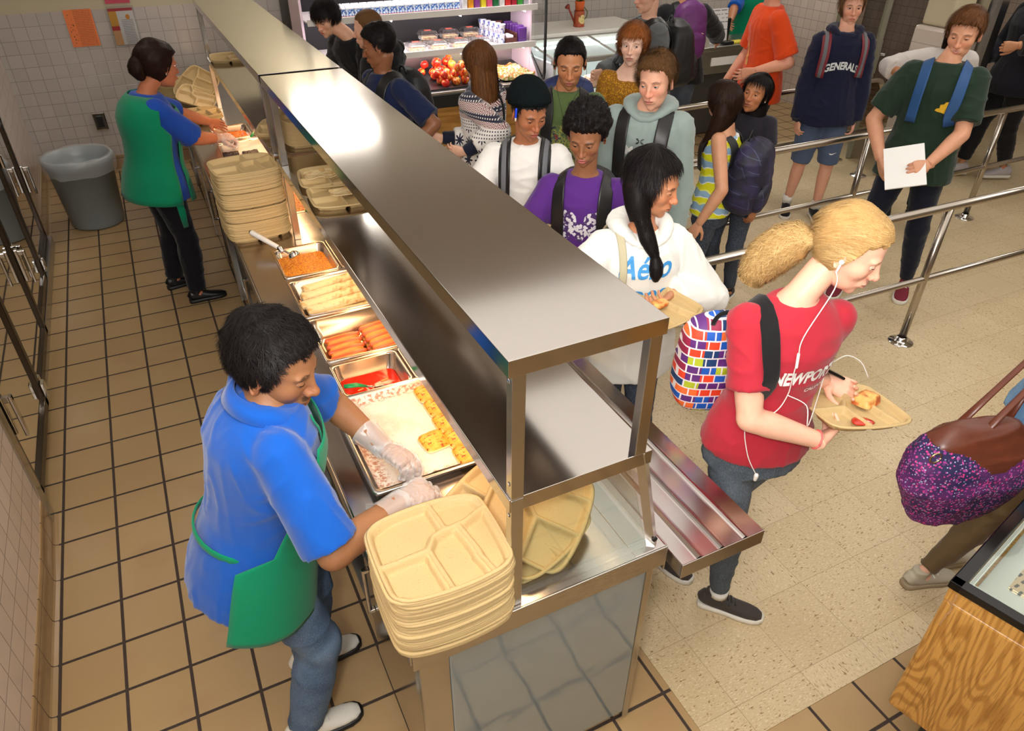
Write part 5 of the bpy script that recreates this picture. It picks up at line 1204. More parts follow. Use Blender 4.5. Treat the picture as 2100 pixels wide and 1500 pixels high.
        if handle:
            top = C0+up_*h*.48+fr2*d*.25; pts = [top+s.r*math.cos(a)*.035+up_*math.sin(a)*.045-up_*.01 for a in np.linspace(0, math.pi, 10)]; V, F = loft([(p, .005, .009) for p in pts], 8, fr2); mesh('grab_handle', V, F, strapm or M['black'], t, True)
        s.strap(strapm or M['black'], lats, a0, a1, sw, t, stripe=stripe, sides=sides); s.pack = t; s.packC = C0; return t
M['hair_black'] = m_hair('hair_black', c(14, 11, 12), c(34, 28, 28), .36)
M['hair_dbrown'] = m_hair('hair_dark_brown', c(30, 18, 14), c(58, 38, 28), .38)
M['hair_brown'] = m_hair('hair_brown', c(74, 44, 24), c(128, 84, 48), .4)
M['hair_auburn'] = m_hair('hair_auburn', c(120, 64, 28), c(176, 108, 56), .4)
M['hair_blonde'] = m_hair('hair_blonde', c(166, 126, 74), c(222, 190, 132), .38)
M['hair_lbrown'] = m_hair('hair_light_brown', c(90, 62, 38), c(132, 98, 62), .45)
# ------------------------------------------------------------ who is there
SK = {'tan': c(172, 118, 84), 'light': c(224, 176, 150), 'fair': c(236, 190, 166), 'brown': c(150, 100, 70), 'dark': c(120, 78, 54), 'olive': c(204, 152, 112), 'med': c(190, 134, 98)}
cl = {}
def CL(k, col, **kw):
    if k not in cl: cl[k] = cloth(k, col, **kw)
    return cl[k]
lacew = simple('white_lace', c(228, 226, 220), .8); solew = simple('white_rubber', c(226, 222, 212), .5); soleb = simple('black_rubber', c(26, 26, 28), .5)
blk = CL('black_fabric', c(24, 23, 26)); nylon = simple('black_nylon', c(22, 22, 25), .55, noise=30, bump=.2, bscale=600); gry = simple('grey_webbing', c(104, 106, 112), .7)
jeansd = denim('dark_denim', c(28, 34, 50), c(44, 52, 72)); jeansb = denim('blue_denim', c(62, 88, 120), c(96, 122, 152)); navyt = CL('navy_trousers', c(20, 24, 40))
def sideband(p, *a): pass
# --- the near server
P = Person('stocky male server in blue polo and green apron leaning over the sheet pan', (-.02, 1.62), 0, 1.64, 1.14, lean=15, pelvis=(-.035, 1.62), pz=.825, head=(.135, 1.635, 1.412), hyaw=-36, hpitch=22,
           hands={'R': dict(at=(.37, 1.415, 1.01), hint=(-.5, -.9, -.8), dir=(1, .25, -.05), back=(-.1, -.4, 1), curl=.45, s=1.0), 'L': dict(at=(.40, 1.66, 1.0), hint=(-.2, 1.0, .1), dir=(.55, -.8, -.15), back=(.2, 0, 1), curl=.4, s=1.0)},
           feet={'R': (-.03, 1.475), 'L': (.045, 1.74)}, feety={'R': 2, 'L': 4}, face=dict(eyeopen=.5, look=1.0, jaw=1.05, nose=1.08), skin=m_skin('skin_server', c(156, 108, 74), stub=.35, mous=.75, bt=1.2), hs=1.19)
P.build_body(True, vox=.008)
bl = CL('royal_blue_polo', c(8, 84, 180), sheen=.3); P.shirt(bl, sleeve=.92, g=.012, wide=.012, z0=.40, name='polo_shirt', cuff=.022, amp=.006, crease=.012, flare=.012)
P.pants(jeansb, g=.012, t1=1.97, flare=.014, name='jeans'); P.shoes(simple('white_leather', c(226, 224, 214), .4), soleb, lacew, sc=.98)
# polo collar
c0 = P.P+P.u*.318*P.H; pts = []
V = []; F = []; K = 30
for k in range(K+1):
    a = R(-250+ (320)*k/K); o_ = P.r*math.cos(a)*.055*P.H*P.b**.5+P.tf*math.sin(a)*.047*P.H*P.b**.5; dn = P.u*(-.016*P.H*max(0, math.sin(a)))
    V += [c0+o_*.96+dn+P.u*.020, c0+o_*1.02+dn+P.u*.030, c0+o_*1.34+dn*1.4-P.u*(.012+.012*max(0, math.sin(a)))]
for k in range(K): F += [[k*3+j, k*3+j+1, (k+1)*3+j+1, (k+1)*3+j] for j in range(2)]
co_ = mesh('collar', V, F, bl, P.sho, True); sm_ = co_.modifiers.new('s', 'SOLIDIFY'); sm_.thickness = .004
make_hair(P.face, P.head, P.Fr, P.hs, P.t, dict(mat=M['hair_black'], yaw=P.hyaw, top=.020, side=.007, back=.010, flow='forward', len=.018, n=7000, namp=.35, nf=40, up=.004, lift=.22, seed=4, wave=.35), True)
def shell(P, name, mat, a0, a1, zz, g, parent=None, th=.004, wfun=None, seed=2, fold=.006, n=36):
    """open partial ring of cloth following the torso; angles from the front"""
    V = []; F = []; tr = P.torso(0, 0, z0=.40); 
    def sec(z):
        zs = [(q[0]-P.P)@P.u/P.H+.52 for q in tr]; return np.interp(z, zs, [q[1] for q in tr]), np.interp(z, zs, [q[2] for q in tr])
    for zi, z in enumerate(zz):
        rx, ry = sec(max(z, .455)); gg = g[zi] if isinstance(g, (list, tuple)) else g
        b0, b1 = (a0, a1) if wfun is None else wfun(z)
        for k in range(n+1):
            a = R(b0+(b1-b0)*k/n); V.append(P.P+P.u*(z-.52)*P.H+P.r*math.sin(a)*(rx+gg)+P.tf*math.cos(a)*(ry+gg))
    m_ = n+1
    for i in range(len(zz)-1):
        for k in range(n): F.append([i*m_+k, i*m_+k+1, (i+1)*m_+k+1, (i+1)*m_+k])
    V = np.array(V); nn = vnormals(V, F); V = V+nn*(fbm(V, 8, seed, (1, 1, .3))*fold)[:, None]; o = mesh(name, V, F, mat, parent or P.t, True); md = o.modifiers.new('s', 'SOLIDIFY'); md.thickness = th; md.offset = 1; return o
grn_a = CL('green_apron', c(0, 132, 92))
ap = shell(P, 'apron', grn_a, -118, 118, [.43, .44, .45, .46, .48, .51, .54, .57, .60, .63, .66, .70, .74, .77, .79, .80], [.056, .054, .052, .050, .048, .046, .045, .043, .042, .041, .040, .038, .036, .036, .036, .036], wfun=lambda z: (-118, 118) if z < .585 else (-86+max(0, z-.6)*190, 86-max(0, z-.6)*190))
shell(P, 'apron_pocket', grn_a, -72, -8, [.445, .47, .49, .51, .53], .062, ap, .003)
V, F = loft([(P.P+P.u*.06*P.H+P.r*math.sin(a)*.155*P.b+P.tf*math.cos(a)*(.125*P.b+.02), .012, .004) for a in np.linspace(R(60), R(300), 24)], 8, P.u); mesh('apron_tie', V, F, grn_a, ap, True)
for sd in (-1, 1):
    pts = [(q[0], .011, .003) for q in P.strap_path(.075*sd, 14, 60, off=.008, n=8)]
    if len(pts) > 3: V, F = loft(pts, 8, P.r); mesh('neck_strap', V, F, grn_a, ap, True)
glove = m_film('plastic_glove', .34)
def gloves(P, ks, m_=1.18):
    for k in ks:
        S_, E, T, h = P.arm[k]; sd = -1 if k == 'L' else 1; v, q = hand_arrays(h.get('curl', .35), h.get('thumb', .35), h.get('spread', 1.), -sd, h.get('point'))
        x = unit(vec(h['dir'])) if 'dir' in h else unit(T-E); z = vec(h.get('back', P.r*sd+P.f*.3)); z = unit(z-x*np.dot(z, x)); y = np.cross(z, x); n = vnormals(v, q); vv = v+n*(.005+.007*np.abs(fbm(v, 60, 3)))[:, None]
        V = (vv*P.H/1.72*1.02)@np.array([x, y, z])+T; dd = unit(T-E); Vc, Fc = loft([(T+dd*.01, .034, .032), (T-dd*.03, .037, .034), (T-dd*.07, .046, .042), (T-dd*.085, .053, .048)], 26, closed=False); Vc = Vc+vnormals(Vc, Fc)*(fbm(Vc, 38, 5)*.012)[:, None]
        Va, Fa = join([(V, q), (Vc, Fc)]); o = mesh('plastic_glove', Va, Fa, glove, P.t, True)
gloves(P, 'LR'); SERVER = P
# --- the far server
P = Person('woman server seen from behind in blue shirt and green apron, reaching to the far pans', (.0, 4.98), 14, 1.60, 1.16, fem=True, lean=8, pelvis=(-.03, 4.98), head=(.15, 5.06, 1.475), hyaw=24, hpitch=12,
           hands={'R': dict(at=(.40, 5.10, .99), hint=(-.3, -.8, -.7), dir=(1, .3, -.1), back=(0, -.3, 1), curl=.5), 'L': dict(at=(.42, 5.42, 1.0), hint=(-.2, .9, -.5))}, feet={'R': (.02, 4.82), 'L': (-.10, 5.10)}, feety={'R': 4, 'L': 14},
           face=dict(eyeopen=.8, look=.5), skin=m_skin('skin_far_server', c(190, 118, 84)), hs=1.14)
P.build_body(True); b2 = CL('blue_tee', c(26, 72, 170)); P.shirt(b2, sleeve=.95, g=.014, wide=.012, z0=.40, cuff=.02, flare=.02); P.pants(CL('black_trousers', c(16, 15, 22)), g=.014, t1=1.97, flare=.01); P.shoes(simple('black_leather', c(18, 18, 20), .4), soleb)
zz = [.45, .47, .49, .52, .55, .575, .60, .63, .67, .71, .75, .78, .80, .82, .84]
shell(P, 'apron', grn_a, 74, 262, zz, [.070, .066, .062, .056, .050, .046, .048, .05, .05, .049, .048, .046, .046, .044, .036], fold=.007, wfun=lambda z: (92, 262) if z > .74 else (72, 280)); shell(P, 'apron_front', grn_a, -52, 48, zz[:-2], [.066, .060, .054, .048, .042, .036, .04, .044, .044, .043, .042, .040, .036], fold=.006)
V, F = loft([(P.P+P.u*.055*P.H*1.0+P.r*math.sin(a)*.155*P.b*1.02+P.tf*math.cos(a)*.118*P.b, .010, .004) for a in np.linspace(R(40), R(320), 30)], 8, P.u); mesh('apron_tie', V, F, grn_a, P.t, True)
a0_ = P.P+P.u*.05*P.H+P.r*.19; V, F = loft([(a0_, .006, .003), (a0_+vec((.02, -.03, -.1)), .02, .004), (a0_+vec((.03, -.02, -.25)), .024, .004), (a0_+vec((.03, -.01, -.36)), .018, .004)], 8, P.f); mesh('apron_tie', V, F, grn_a, P.t, True)
make_hair(P.face, P.head, P.Fr, P.hs, P.t, dict(mat=M['hair_dbrown'], yaw=P.hyaw, line='long', top=.026, side=.016, back=.02, flow='back', tie=(0, -.125, .01), len=.05, n=3000, w=.002, mass=[dict(st=[((0, -.09, .05), .02, .02), ((0, -.125, .035), .045, .036), ((0, -.145, .0), .05, .036), ((0, -.125, -.04), .036, .026), ((0, -.11, -.06), .015, .012)], n=900, wave=.6, len=.8)]), True)
V, F = capsule(P.toW(np.array([[.078, -.002, -.036]]))[0], P.toW(np.array([[.078, -.002, -.04]]))[0], .005, .005, 10); tag(mesh('earring', V, F, M['chrome'], smooth=True, loc=tuple(P.toW(np.array([[.078, 0, -.04]]))[0])), 'small stud earring on the woman server', 'earring')
t = Thing('eyeglasses', 'thin wire glasses worn by the woman server', 'glasses', tuple(P.head)); pts = P.toW(np.array([[.022+.02*math.cos(a), .098, .004+.016*math.sin(a)] for a in np.linspace(0, 2*math.pi, 20)])); V, F = loft([(p, .0011, .0011) for p in pts], 6); mesh('rim', V, F, M['chrome'], t, True)
pts = P.toW(np.array([[.043, .096, .008], [.070, .06, .009], [.08, .0, .008]])); V, F = loft([(p, .0011, .0011) for p in pts], 6); mesh('temple', V, F, M['chrome'], t, True)
gloves(P, 'R')
# --- blonde girl with tray
P = Person('blonde ponytail girl in red T-shirt walking right with tray and earphones', (1.60, 1.31), -110, 1.70, .98, fem=True, lean=4, pelvis=(1.60, 1.31), head=(1.68, 1.225, 1.59), hyaw=-62, hpitch=22,
           hands={'R': dict(at=(1.645, 1.10, .99), hint=(-1.0, .35, .0), dir=(.9, .35, -.05), back=(-.1, -.8, -.6), curl=.28, thumb=.1, s=.98), 'L': dict(at=(1.86, 1.30, 1.03), hint=(.1, .5, -2.), dir=(.35, -.8, -.05), back=(.6, .5, -.6), curl=.45, thumb=.2, s=.98)},
           feet={'R': (1.57, 1.27), 'L': (1.43, 1.56, .02)}, feety={'R': -46, 'L': -70}, face=dict(eyeopen=.55, look=1., jaw=1.02, iris='blue', lips=1.05), skin=m_skin('skin_blonde_girl', c(236, 184, 158), lip=c(200, 110, 104), brow=(150, 104, 70), bt=.7, blush=.15))
P.build_body(True, vox=.008); red = CL('brick_red_tee', c(178, 42, 58)); P.shirt(red, sleeve=.68, g=.010, wide=.008, z0=.47, cuff=.014, amp=.006, crease=.010); P.collar(red, .006)
P.pants(denim('grey_blue_denim', c(62, 74, 88), c(86, 98, 112)), g=.004, t1=1.9, name='jeans', crease=.008); P.shoes(CL('charcoal_canvas', c(66, 60, 56)), solew, M['black'], sc=1.0)
V, F = loft([(P.leg['R'][2]+vec((0, 0, .005)), .037, .037), (P.leg['R'][2]+vec((0, 0, .035)), .036, .036)], 20); mesh('sock', V, F, lacew, P.t, True)
P.print_on(text_mesh('NEWPORT BEACH', .072, sx=.56, bold=.003), M['paper'], .092, .335, cell=.012, arch=.012); P.print_on(text_mesh('CALIFORNIA', .022, bold=.0006, sx=.9), M['paper'], .092, .285, cell=.012)
tie = P.toW(np.array([[0, -.118, .012]]))[0]
make_hair(P.face, P.head, P.Fr, P.hs, P.t, dict(mat=M['hair_blonde'], yaw=P.hyaw, line='long', up=.004, top=.018, side=.010, back=.014, flow='back', tie=(0, -.135, .0), len=.055, n=7000, w=.0016, wave=.12, lift=.18,
    mass=[dict(st=[((0, -.085, .005), .02, .02), ((0, -.115, .0), .024, .024), ((0, -.15, -.012), .044, .046), ((.0, -.19, -.045), .064, .056), ((.0, -.225, -.09), .066, .056), ((0, -.25, -.14), .056, .044), ((0, -.265, -.18), .03, .026)], n=5200, wave=.9, len=1.8, lump=.02, fluff=.022)]), True)
def brickpack():
    g = N('brick_print_nylon'); br = g.t.nodes.new('ShaderNodeTexBrick'); uvw = g.co('Object'); p = g.sep(uvw)
    vv = g.comb(g.math('SUBTRACT', p[0], g.math('MULTIPLY', p[1], .5)), p[2], 0.); g.t.links.new(vv, br.inputs['Vector']); br.inputs['Scale'].default_value = 13.0; br.inputs['Mortar Size'].default_value = .035; br.inputs['Brick Width'].default_value = .55; br.inputs['Row Height'].default_value = .42
    u = g.math('FLOOR', g.math('MULTIPLY', g.sep(vv)[0], 19.)); w = g.math('FLOOR', g.math('MULTIPLY', g.sep(vv)[1], 31.)); rn = g.n('ShaderNodeTexWhiteNoise', {'Vector': g.comb(u, w, 0.)}, noise_dimensions='3D')
    col = g.ramp(rn, [(0, c(226, 66, 34)), (.16, c(20, 90, 190)), (.34, c(92, 40, 120)), (.5, c(176, 190, 40)), (.62, c(150, 30, 70)), (.75, c(18, 60, 110)), (.88, c(236, 110, 50))], 'CONSTANT')
    g.set(base=g.mix(br.outputs['Fac'], col, c(230, 224, 230)), rough=.6); return g.m
P.backpack('bright multicoloured brick print backpack worn by the blonde girl', brickpack(), w=.24, h=.40, d=.15, dz=-.15, strapm=blk, a0=-52, lats=.098, sw=.026, seed=2, sides=(1,), off=.0, lat=.145)
BL = P
# tray, food, phone, earphones of the blonde girl
TRX = tray((1.83, 1.165, 1.03), (R(-7), R(5), R(-14)), 'tan tray with bread and sauce carried by the blonde girl')
g = N('toasted_bread'); n1 = g.noise(g.co(), 22, 3); g.set(base=g.mix(g.sm(n1, .4, .62), c(236, 178, 100), c(176, 84, 30)), rough=.45); 
V = []; n = 26
for i in range(n):
    for j in range(n):
        u = -1+2*i/(n-1); v_ = -1+2*j/(n-1); m_ = max(abs(u), abs(v_)); q = m_/max((abs(u)**5+abs(v_)**5)**.2, 1e-6) if m_ else 1; h = .034*max(0, 1-m_**5)**.5*(1+.25*mnoise.noise((u*1.6, v_*1.6, 3))); V.append((.045*u*q, .034*v_*q, h))
F = [[i*n+j, (i+1)*n+j, (i+1)*n+j+1, i*n+j+1] for i in range(n-1) for j in range(n-1)]; bd = [i*n for i in range(n)]+[(n-1)*n+j for j in range(1, n)]+[i*n+n-1 for i in range(n-2, -1, -1)]+[j for j in range(n-2, 0, -1)]; F.append(bd)
o = mesh('bread_roll', V, F, g.m, smooth=True); tag(o, 'toasted cheese bread on the tray carried by the blonde girl', 'bread'); o.location = (1.905, 1.165, 1.010); o.rotation_euler = (R(-7), R(5), R(10))
V, F = lathe([(0, .003), (.5, .003), (.85, .002), (1.0, 0), (.9, -.004), (0, -.004)], 36); V = V*np.array((.040, .026, 1)); V = V+np.stack([0*V[:, 0], -.008*(V[:, 0]/.04)**2, 0*V[:, 0]], 1)
o = mesh('sauce_portion', V, F, simple('marinara', c(190, 40, 8), .15, coat=.5), smooth=True); tag(o, 'red sauce in the tray carried by the blonde girl', 'sauce'); o.location = (1.79, 1.085, 1.031); o.rotation_euler = (R(-7), R(5), R(-14))
bm = BM(); box(bm, -.03, .03, -.058, .058, -.005, .005, .004); o = bmo('mobile_phone', bm, M['blackgloss']); o.location = (1.85, 1.30, 1.075); o.rotation_euler = (R(25), R(20), R(60)); tag(o, 'dark mobile phone held in the left hand of the blonde girl', 'phone')
t = Thing('earphones', 'white wired earphones worn by the blonde girl', 'earphones', tuple(P.head)); wh = M['white']; e0 = P.toW(np.array([[.086, .004, -.008]]))[0]; e1 = P.toW(np.array([[.088, .010, -.040]]))[0]
V, F = join([capsule(e0, P.toW(np.array([[.080, .002, -.008]]))[0], .008, .006, 12), capsule(e0, e1, .004, .003, 10)]); mesh('earbud', V, F, wh, t, True)
def chest(lat, v, off=.012): 
    h = P.hit(P.P-P.r*(-lat)+P.u*v+P.tf*.5, -P.tf); return np.array(h[0])+P.tf*off if h[0] is not None else P.P+P.r*lat+P.u*v+P.tf*.13
def cord(pts, name='cord', r=.0018):
    pts = [vec(p) for p in pts]; out = []
    for i in range(len(pts)-1):
        p0 = pts[max(i-1, 0)]; p1 = pts[i]; p2 = pts[i+1]; p3 = pts[min(i+2, len(pts)-1)]
        for k in range(6): q = k/6; out.append(.5*((2*p1)+(-p0+p2)*q+(2*p0-5*p1+4*p2-p3)*q*q+(-p0+3*p1-3*p2+p3)*q**3))
    out.append(pts[-1]); V, F = loft([(p, r, r) for p in out], 6); return mesh(name, V, F, wh, t, True)
cord([e1, e1+vec((.0, -.01, -.05)), chest(.03, .50, .03), chest(.03, .43), chest(.03, .36), chest(.02, .28), chest(.05, .22, .03), chest(.11, .15, .03), chest(.10, .05, .03), chest(.06, -.03, .03)]); cord([chest(.02, .28), chest(-.04, .25, .04), chest(-.06, .18, .06), (1.83, 1.29, 1.08)])
cord([(1.87, 1.30, 1.10), (1.90, 1.28, 1.13), (1.94, 1.25, 1.11), (1.96, 1.22, 1.06)]); V, F = capsule(chest(.03, .44), chest(.03, .40), .0045, .0045, 10); mesh('inline_remote', V, F, wh, t, True)
q = chest(.06, -.03, .03); V, F = capsule(q, q-P.u*.02, .008, .006, 10); mesh('earbud', V, F, wh, t, True)
wr = P.arm['R'][2]; el = P.arm['R'][1]; d_ = unit(wr-el); V, F = loft([(wr-d_*.02+x_, .003, .003) for x_ in [unit(np.cross(d_, (0, 0, 1)))*math.cos(a)*.030+unit(np.cross(d_, np.cross(d_, (0, 0, 1))))*math.sin(a)*.030 for a in np.linspace(0, 2*math.pi, 24)]], 6); tag(mesh('wristband', V, F, simple('pink_rubber', c(240, 110, 110), .5), smooth=True, loc=tuple(wr)), 'thin pink band on the right wrist of the blonde girl', 'wristband')
# --- denim person with floral bag
P = Person('person in denim shirt and khaki trousers at the right edge, carrying the floral bag', (2.70, .95), -24, 1.58, .90, fem=True, lean=2, pelvis=(2.70, .95), head=(2.78, .92, 1.52), hands={'R': dict(at=(2.66, .84, .74), hint=(-.1, -.5, -1)), 'L': dict(at=(2.84, 1.08, .74), hint=(.5, .3, -.4))}, feet={'R': (2.27, .96), 'L': (2.58, 1.0)}, feety={'R': -16, 'L': -10}, skin=m_skin('skin_denim', SK['light']))
P.build_body(False); P.shirt(denim('light_denim', c(84, 130, 176), c(120, 162, 200)), sleeve=1.85, g=.014, wide=.015, z0=.46, flare=.01, crease=.010); P.pants(CL('khaki_brown', c(96, 78, 52)), g=.008, t1=1.93, crease=.014); P.shoes(simple('beige_canvas', c(176, 168, 150), .7), simple('tan_rubber', c(150, 134, 108), .5), lacew)
make_hair(P.face, P.head, P.Fr, P.hs, P.t, dict(mat=M['hair_brown'], yaw=P.hyaw), False)
def floral():
    g = N('floral_fabric'); v = g.co(); n1 = g.noise(v, 7, 2); base = g.mix(g.sm(n1, .4, .6), c(34, 30, 78), c(94, 36, 104)); 
    for sc_, col, th in ((88, c(210, 58, 134), .37), (120, c(168, 178, 210), .33), (74, c(150, 56, 140), .38), (105, c(190, 80, 160), .34)):
        d = g.vor(v, sc_, 0); cc = g.sep(g.vor(v, sc_, 1))[0]; an = g.noise(v, sc_*3.2, 1); mk = g.math('MULTIPLY', g.sm(g.math('ADD', d, g.math('MULTIPLY', an, .3)), th+.12, th+.06), g.sm(cc, .45, .5)); base = g.mix(mk, base, col)
    g.set(base=base, rough=.75, normal=g.bump(g.noise(v, 200), .2, .002)); return g.m
def bag():
    C0 = vec((2.05, .87, .93)); ax = unit(vec((.93, -.30, 0))); nn = vec((-ax[1], ax[0], 0)); up_ = vec((0, 0, 1))
    t = Thing('tote_bag', 'navy and pink floral tote bag with brown leather top at the right edge', 'bag', tuple(C0)); st = []
    for z, w, d in ((-.24, .07, .03), (-.225, .14, .05), (-.13, .19, .085), (-.04, .225, .105), (.05, .205, .10), (.11, .165, .075), (.15, .12, .045), (.165, .1, .03)): st.append((C0+up_*z+ax*(.02*(z < 0)), w, d))
    V, F = loft(st, 40, ax, power=2.3); V2, F2 = remesh([(V, F)], .009, 3); V2 = displace(V2, F2, 8, .014, 7, .012, (1, 1, .6)); lea = simple('brown_leather', c(92, 44, 28), .35, noise=18, amt=.25, bump=.2, bscale=90)
    cc = np.array([V2[f].mean(0) for f in F2]); rel = cc-C0; isl = (rel@up_ > .105-.07*np.exp(-((rel@ax-.02)/.08)**2)).astype(int); mesh('bag_body', V2, F2, None, t, True, mats=[floral(), lea], midx=isl)
    for sd in (-1, 1):
        a = C0+ax*(-.05)+nn*sd*.04+up_*.12; b = C0+ax*.12+nn*sd*.04+up_*.12; top = vec((2.48, .92, 1.33))+nn*sd*.03
        V, F = loft([(a, .014, .005), (a*.72+top*.28+ax*-.0, .011, .006), (a*.35+top*.65, .010, .006), (top, .010, .006), (b*.35+top*.65, .010, .006), (b*.7+top*.3, .011, .006), (b, .014, .005)], 10, nn); mesh('handle', V, F, lea, t, True)
    V, F = loft([(C0+ax*(-.17+.018*math.cos(a))+up_*(.08+.018*math.sin(a))+nn*-.05, .003, .003) for a in np.linspace(0, 6.28, 16)], 8); mesh('ring_buckle', V, F, simple('brass', c(200, 180, 130), .25, 1.0), t, True)
bag()
# --- braid girl
P = Person('girl with long side braid in white hoodie holding a tray at the slide', (1.55, 2.02), -104, 1.63, 1.0, fem=True, lean=4, pelvis=(1.555, 2.04), head=(1.56, 1.985, 1.545), hyaw=-56, hpitch=16,
           hands={'R': dict(at=(1.38, 1.86, 1.14), hint=(-.9, -.2, -.5), dir=(.6, -.6, 0), curl=.5, back=(-.5, -.3, -.6)), 'L': dict(at=(1.60, 1.86, 1.14), hint=(.8, -.1, -.5), dir=(-.8, -.4, 0), back=(.4, -.4, -.5), curl=.5)}, face=dict(eyeopen=.55, look=.8), skin=m_skin('skin_braid', c(190, 130, 94), lip=c(160, 90, 80), bt=1.1))
P.build_body(True); wht = CL('white_fleece', c(226, 226, 220), bump=.25, sheen=.3); P.shirt(wht, sleeve=1.92, g=.022, wide=.024, z0=.42, crease=.012, amp=.008); P.hood(wht, .85); P.pants(jeansd, g=.004)
P.shoes(CL('navy_canvas', c(36, 40, 60)), solew)
make_hair(P.face, P.head, P.Fr, P.hs, P.t, dict(mat=M['hair_black'], yaw=P.hyaw, line='long', up=.014, jag=.004, top=.020, side=.012, back=.02, flow='down', len=.05, n=5000, w=.002, wave=.03,
    mass=[dict(st=[((.02, -.04, .06), .07, .05), ((.05, -.045, .0), .06, .055), ((.075, -.03, -.06), .045, .045), ((.08, -.01, -.12), .036, .036)], n=1800, len=1.6), 
          dict(st=[((.08, -.012, -.10), .034, .032), ((.082, .01, -.145), .028, .026), ((.085, .03, -.19), .030, .028), ((.085, .05, -.225), .024, .022), ((.085, .065, -.25), .016, .016), ((.085, .07, -.262), .013, .013), ((.085, .08, -.30), .030, .022), ((.085, .085, -.335), .030, .020), ((.085, .085, -.365), .008, .006)], n=1500, len=1.2, wave=.5)]), True)
bluep = simple('blue_glitter_print', c(58, 142, 206), .5)
P.print_on(text_mesh('A\u00e9ro', .115, shear=.35, bold=.0022, sx=.85), bluep, -.02, .42, cell=.014); P.print_on(text_mesh('pos', .115, shear=.35, bold=.0022, sx=.85), bluep, .0, .31, cell=.014); P.print_on(text_mesh('tale', .115, shear=.35, bold=.0022, sx=.85), bluep, -.02, .20, cell=.014); P.print_on(text_mesh('87', .07, sx=.9), simple('pale_grey_print', c(196, 196, 196), .7), -.11, .32)
P.strap(simple('beige_strap', c(176, 168, 140), .7), .095, 0, 130, .014, P.t, 'bag_strap', sides=(1,))
tray((1.47, 1.79, 1.165), (0, 0, R(10)), 'tan tray with food held by the girl in the white hoodie')
V, F = capsule((1.45, 1.79, 1.16), (1.52, 1.80, 1.16), .026, .024, 16, flat=.6); tag(mesh('bread_roll', V, F, g.m, smooth=True, loc=(1.48, 1.79, 1.14)), 'golden bread on the tray held by the girl in the white hoodie', 'bread')
# --- purple tee boy
P = Person('boy with short curly hair in purple graphic T-shirt with black straps', (1.68, 2.63), 232, 1.62, .92, lean=5, pelvis=(1.70, 2.65), head=(1.635, 2.565, 1.545), hyaw=226, hpitch=22, hands={'R': dict(at=(1.38, 2.52, 1.0)), 'L': dict(at=(1.66, 2.32, 1.0))}, face=dict(eyeopen=.7, look=.55, open=.5, lips=1.2, jaw=.97, gaze=8), skin=m_skin('skin_purple', c(146, 98, 68), lip=c(196, 110, 110), bt=1.0))
P.build_body(True); P.shirt(CL('purple_tee', c(84, 40, 124)), sleeve=.8, g=.014, wide=.02, crease=.010, cuff=.02); P.collar(CL('purple_rib', c(74, 34, 112)), .006); P.pants(jeansd); P.shoes(CL('navy_canvas', c(36, 40, 60)), solew)
make_hair(P.face, P.head, P.Fr, P.hs, P.t, dict(mat=M['hair_black'], yaw=P.hyaw, top=.040, side=.016, back=.02, flow='afro', nf=60, namp=.4, n=7000, len=.008, up=-.004), True)
def skullprint():
    g = N('skull_wings_print'); p = g.co('Object'); v = g.vor(p, 70, 0); n1 = g.noise(p, 40, 3); g.set(base=g.mix(g.sm(g.math('ADD', g.math('MULTIPLY', v, .6), n1), .80, .88), c(216, 212, 220), c(70, 40, 100)), rough=.7); return g.m
bm = bmesh.new()
def blob2(bm, pts): bm.faces.new([bm.verts.new((x, y, 0)) for x, y in pts])
for sd in (-1, 1): blob2(bm, [(sd*x, y) for x, y in ((.012, .0), (.02, .05), (.035, .068), (.06, .072), (.085, .085), (.10, .105), (.112, .09), (.115, .05), (.11, 0), (.095, -.05), (.07, -.085), (.045, -.06), (.03, -.03))])
blob2(bm, [(.035*math.cos(a)*(1 if math.sin(a) > -.3 else .7), -.03+.05*math.sin(a)) for a in np.linspace(0, 2*math.pi, 24, endpoint=False)]); bmesh.ops.recalc_face_normals(bm, faces=bm.faces)
P.print_on(bm, skullprint(), 0, .315, 'shirt_print', cell=.014); P.backpack('black backpack worn by the boy in the purple T-shirt', nylon, w=.28, h=.42, d=.14, sw=.034, lats=.095)
# --- beanie boy
P = Person('boy in black beanie and white T-shirt pointing over a small tray', (1.62, 3.08), 238, 1.64, .98, lean=5, pelvis=(1.645, 3.12), head=(1.60, 3.015, 1.535), hyaw=268, hpitch=22,
           hands={'R': dict(at=(1.43, 2.86, 1.10), hint=(-.8, .2, -.6), dir=(.5, -.5, 0), curl=.5), 'L': dict(at=(1.60, 2.80, 1.09), hint=(.9, .2, -.6), dir=(.4, -.25, -.05), curl=.75, point=.05, back=(.2, -.2, 1))}, face=dict(eyeopen=.6, look=.5, open=.3, lips=1.15), skin=m_skin('skin_beanie', c(170, 110, 76), lip=c(190, 100, 96), bt=1.15))
P.build_body(True); P.shirt(CL('white_tee', c(232, 230, 226)), sleeve=.8, g=.014, wide=.02, crease=.010, cuff=.02); P.collar(CL('white_tee', c(1, 1, 1)), .006); P.pants(jeansd); P.shoes(blk, solew)
make_hair(P.face, P.head, P.Fr, P.hs, P.t, dict(mat=M['hair_black'], yaw=P.hyaw, top=.010, side=.004, back=.006, front=.006, len=.018, n=2600, up=-.008), True)
def knit():
    g = N('black_knit'); p = g.sep(g.co('Object')); w = g.math('SINE', g.math('MULTIPLY', g.math('ARCTAN2', p[1], p[0]), 70.)); g.set(base=c(12, 20, 22), rough=.95, spec=.1, normal=g.bump(g.math('ADD', w, g.noise(g.co('Object'), 300)), .5, .002)); return g.m
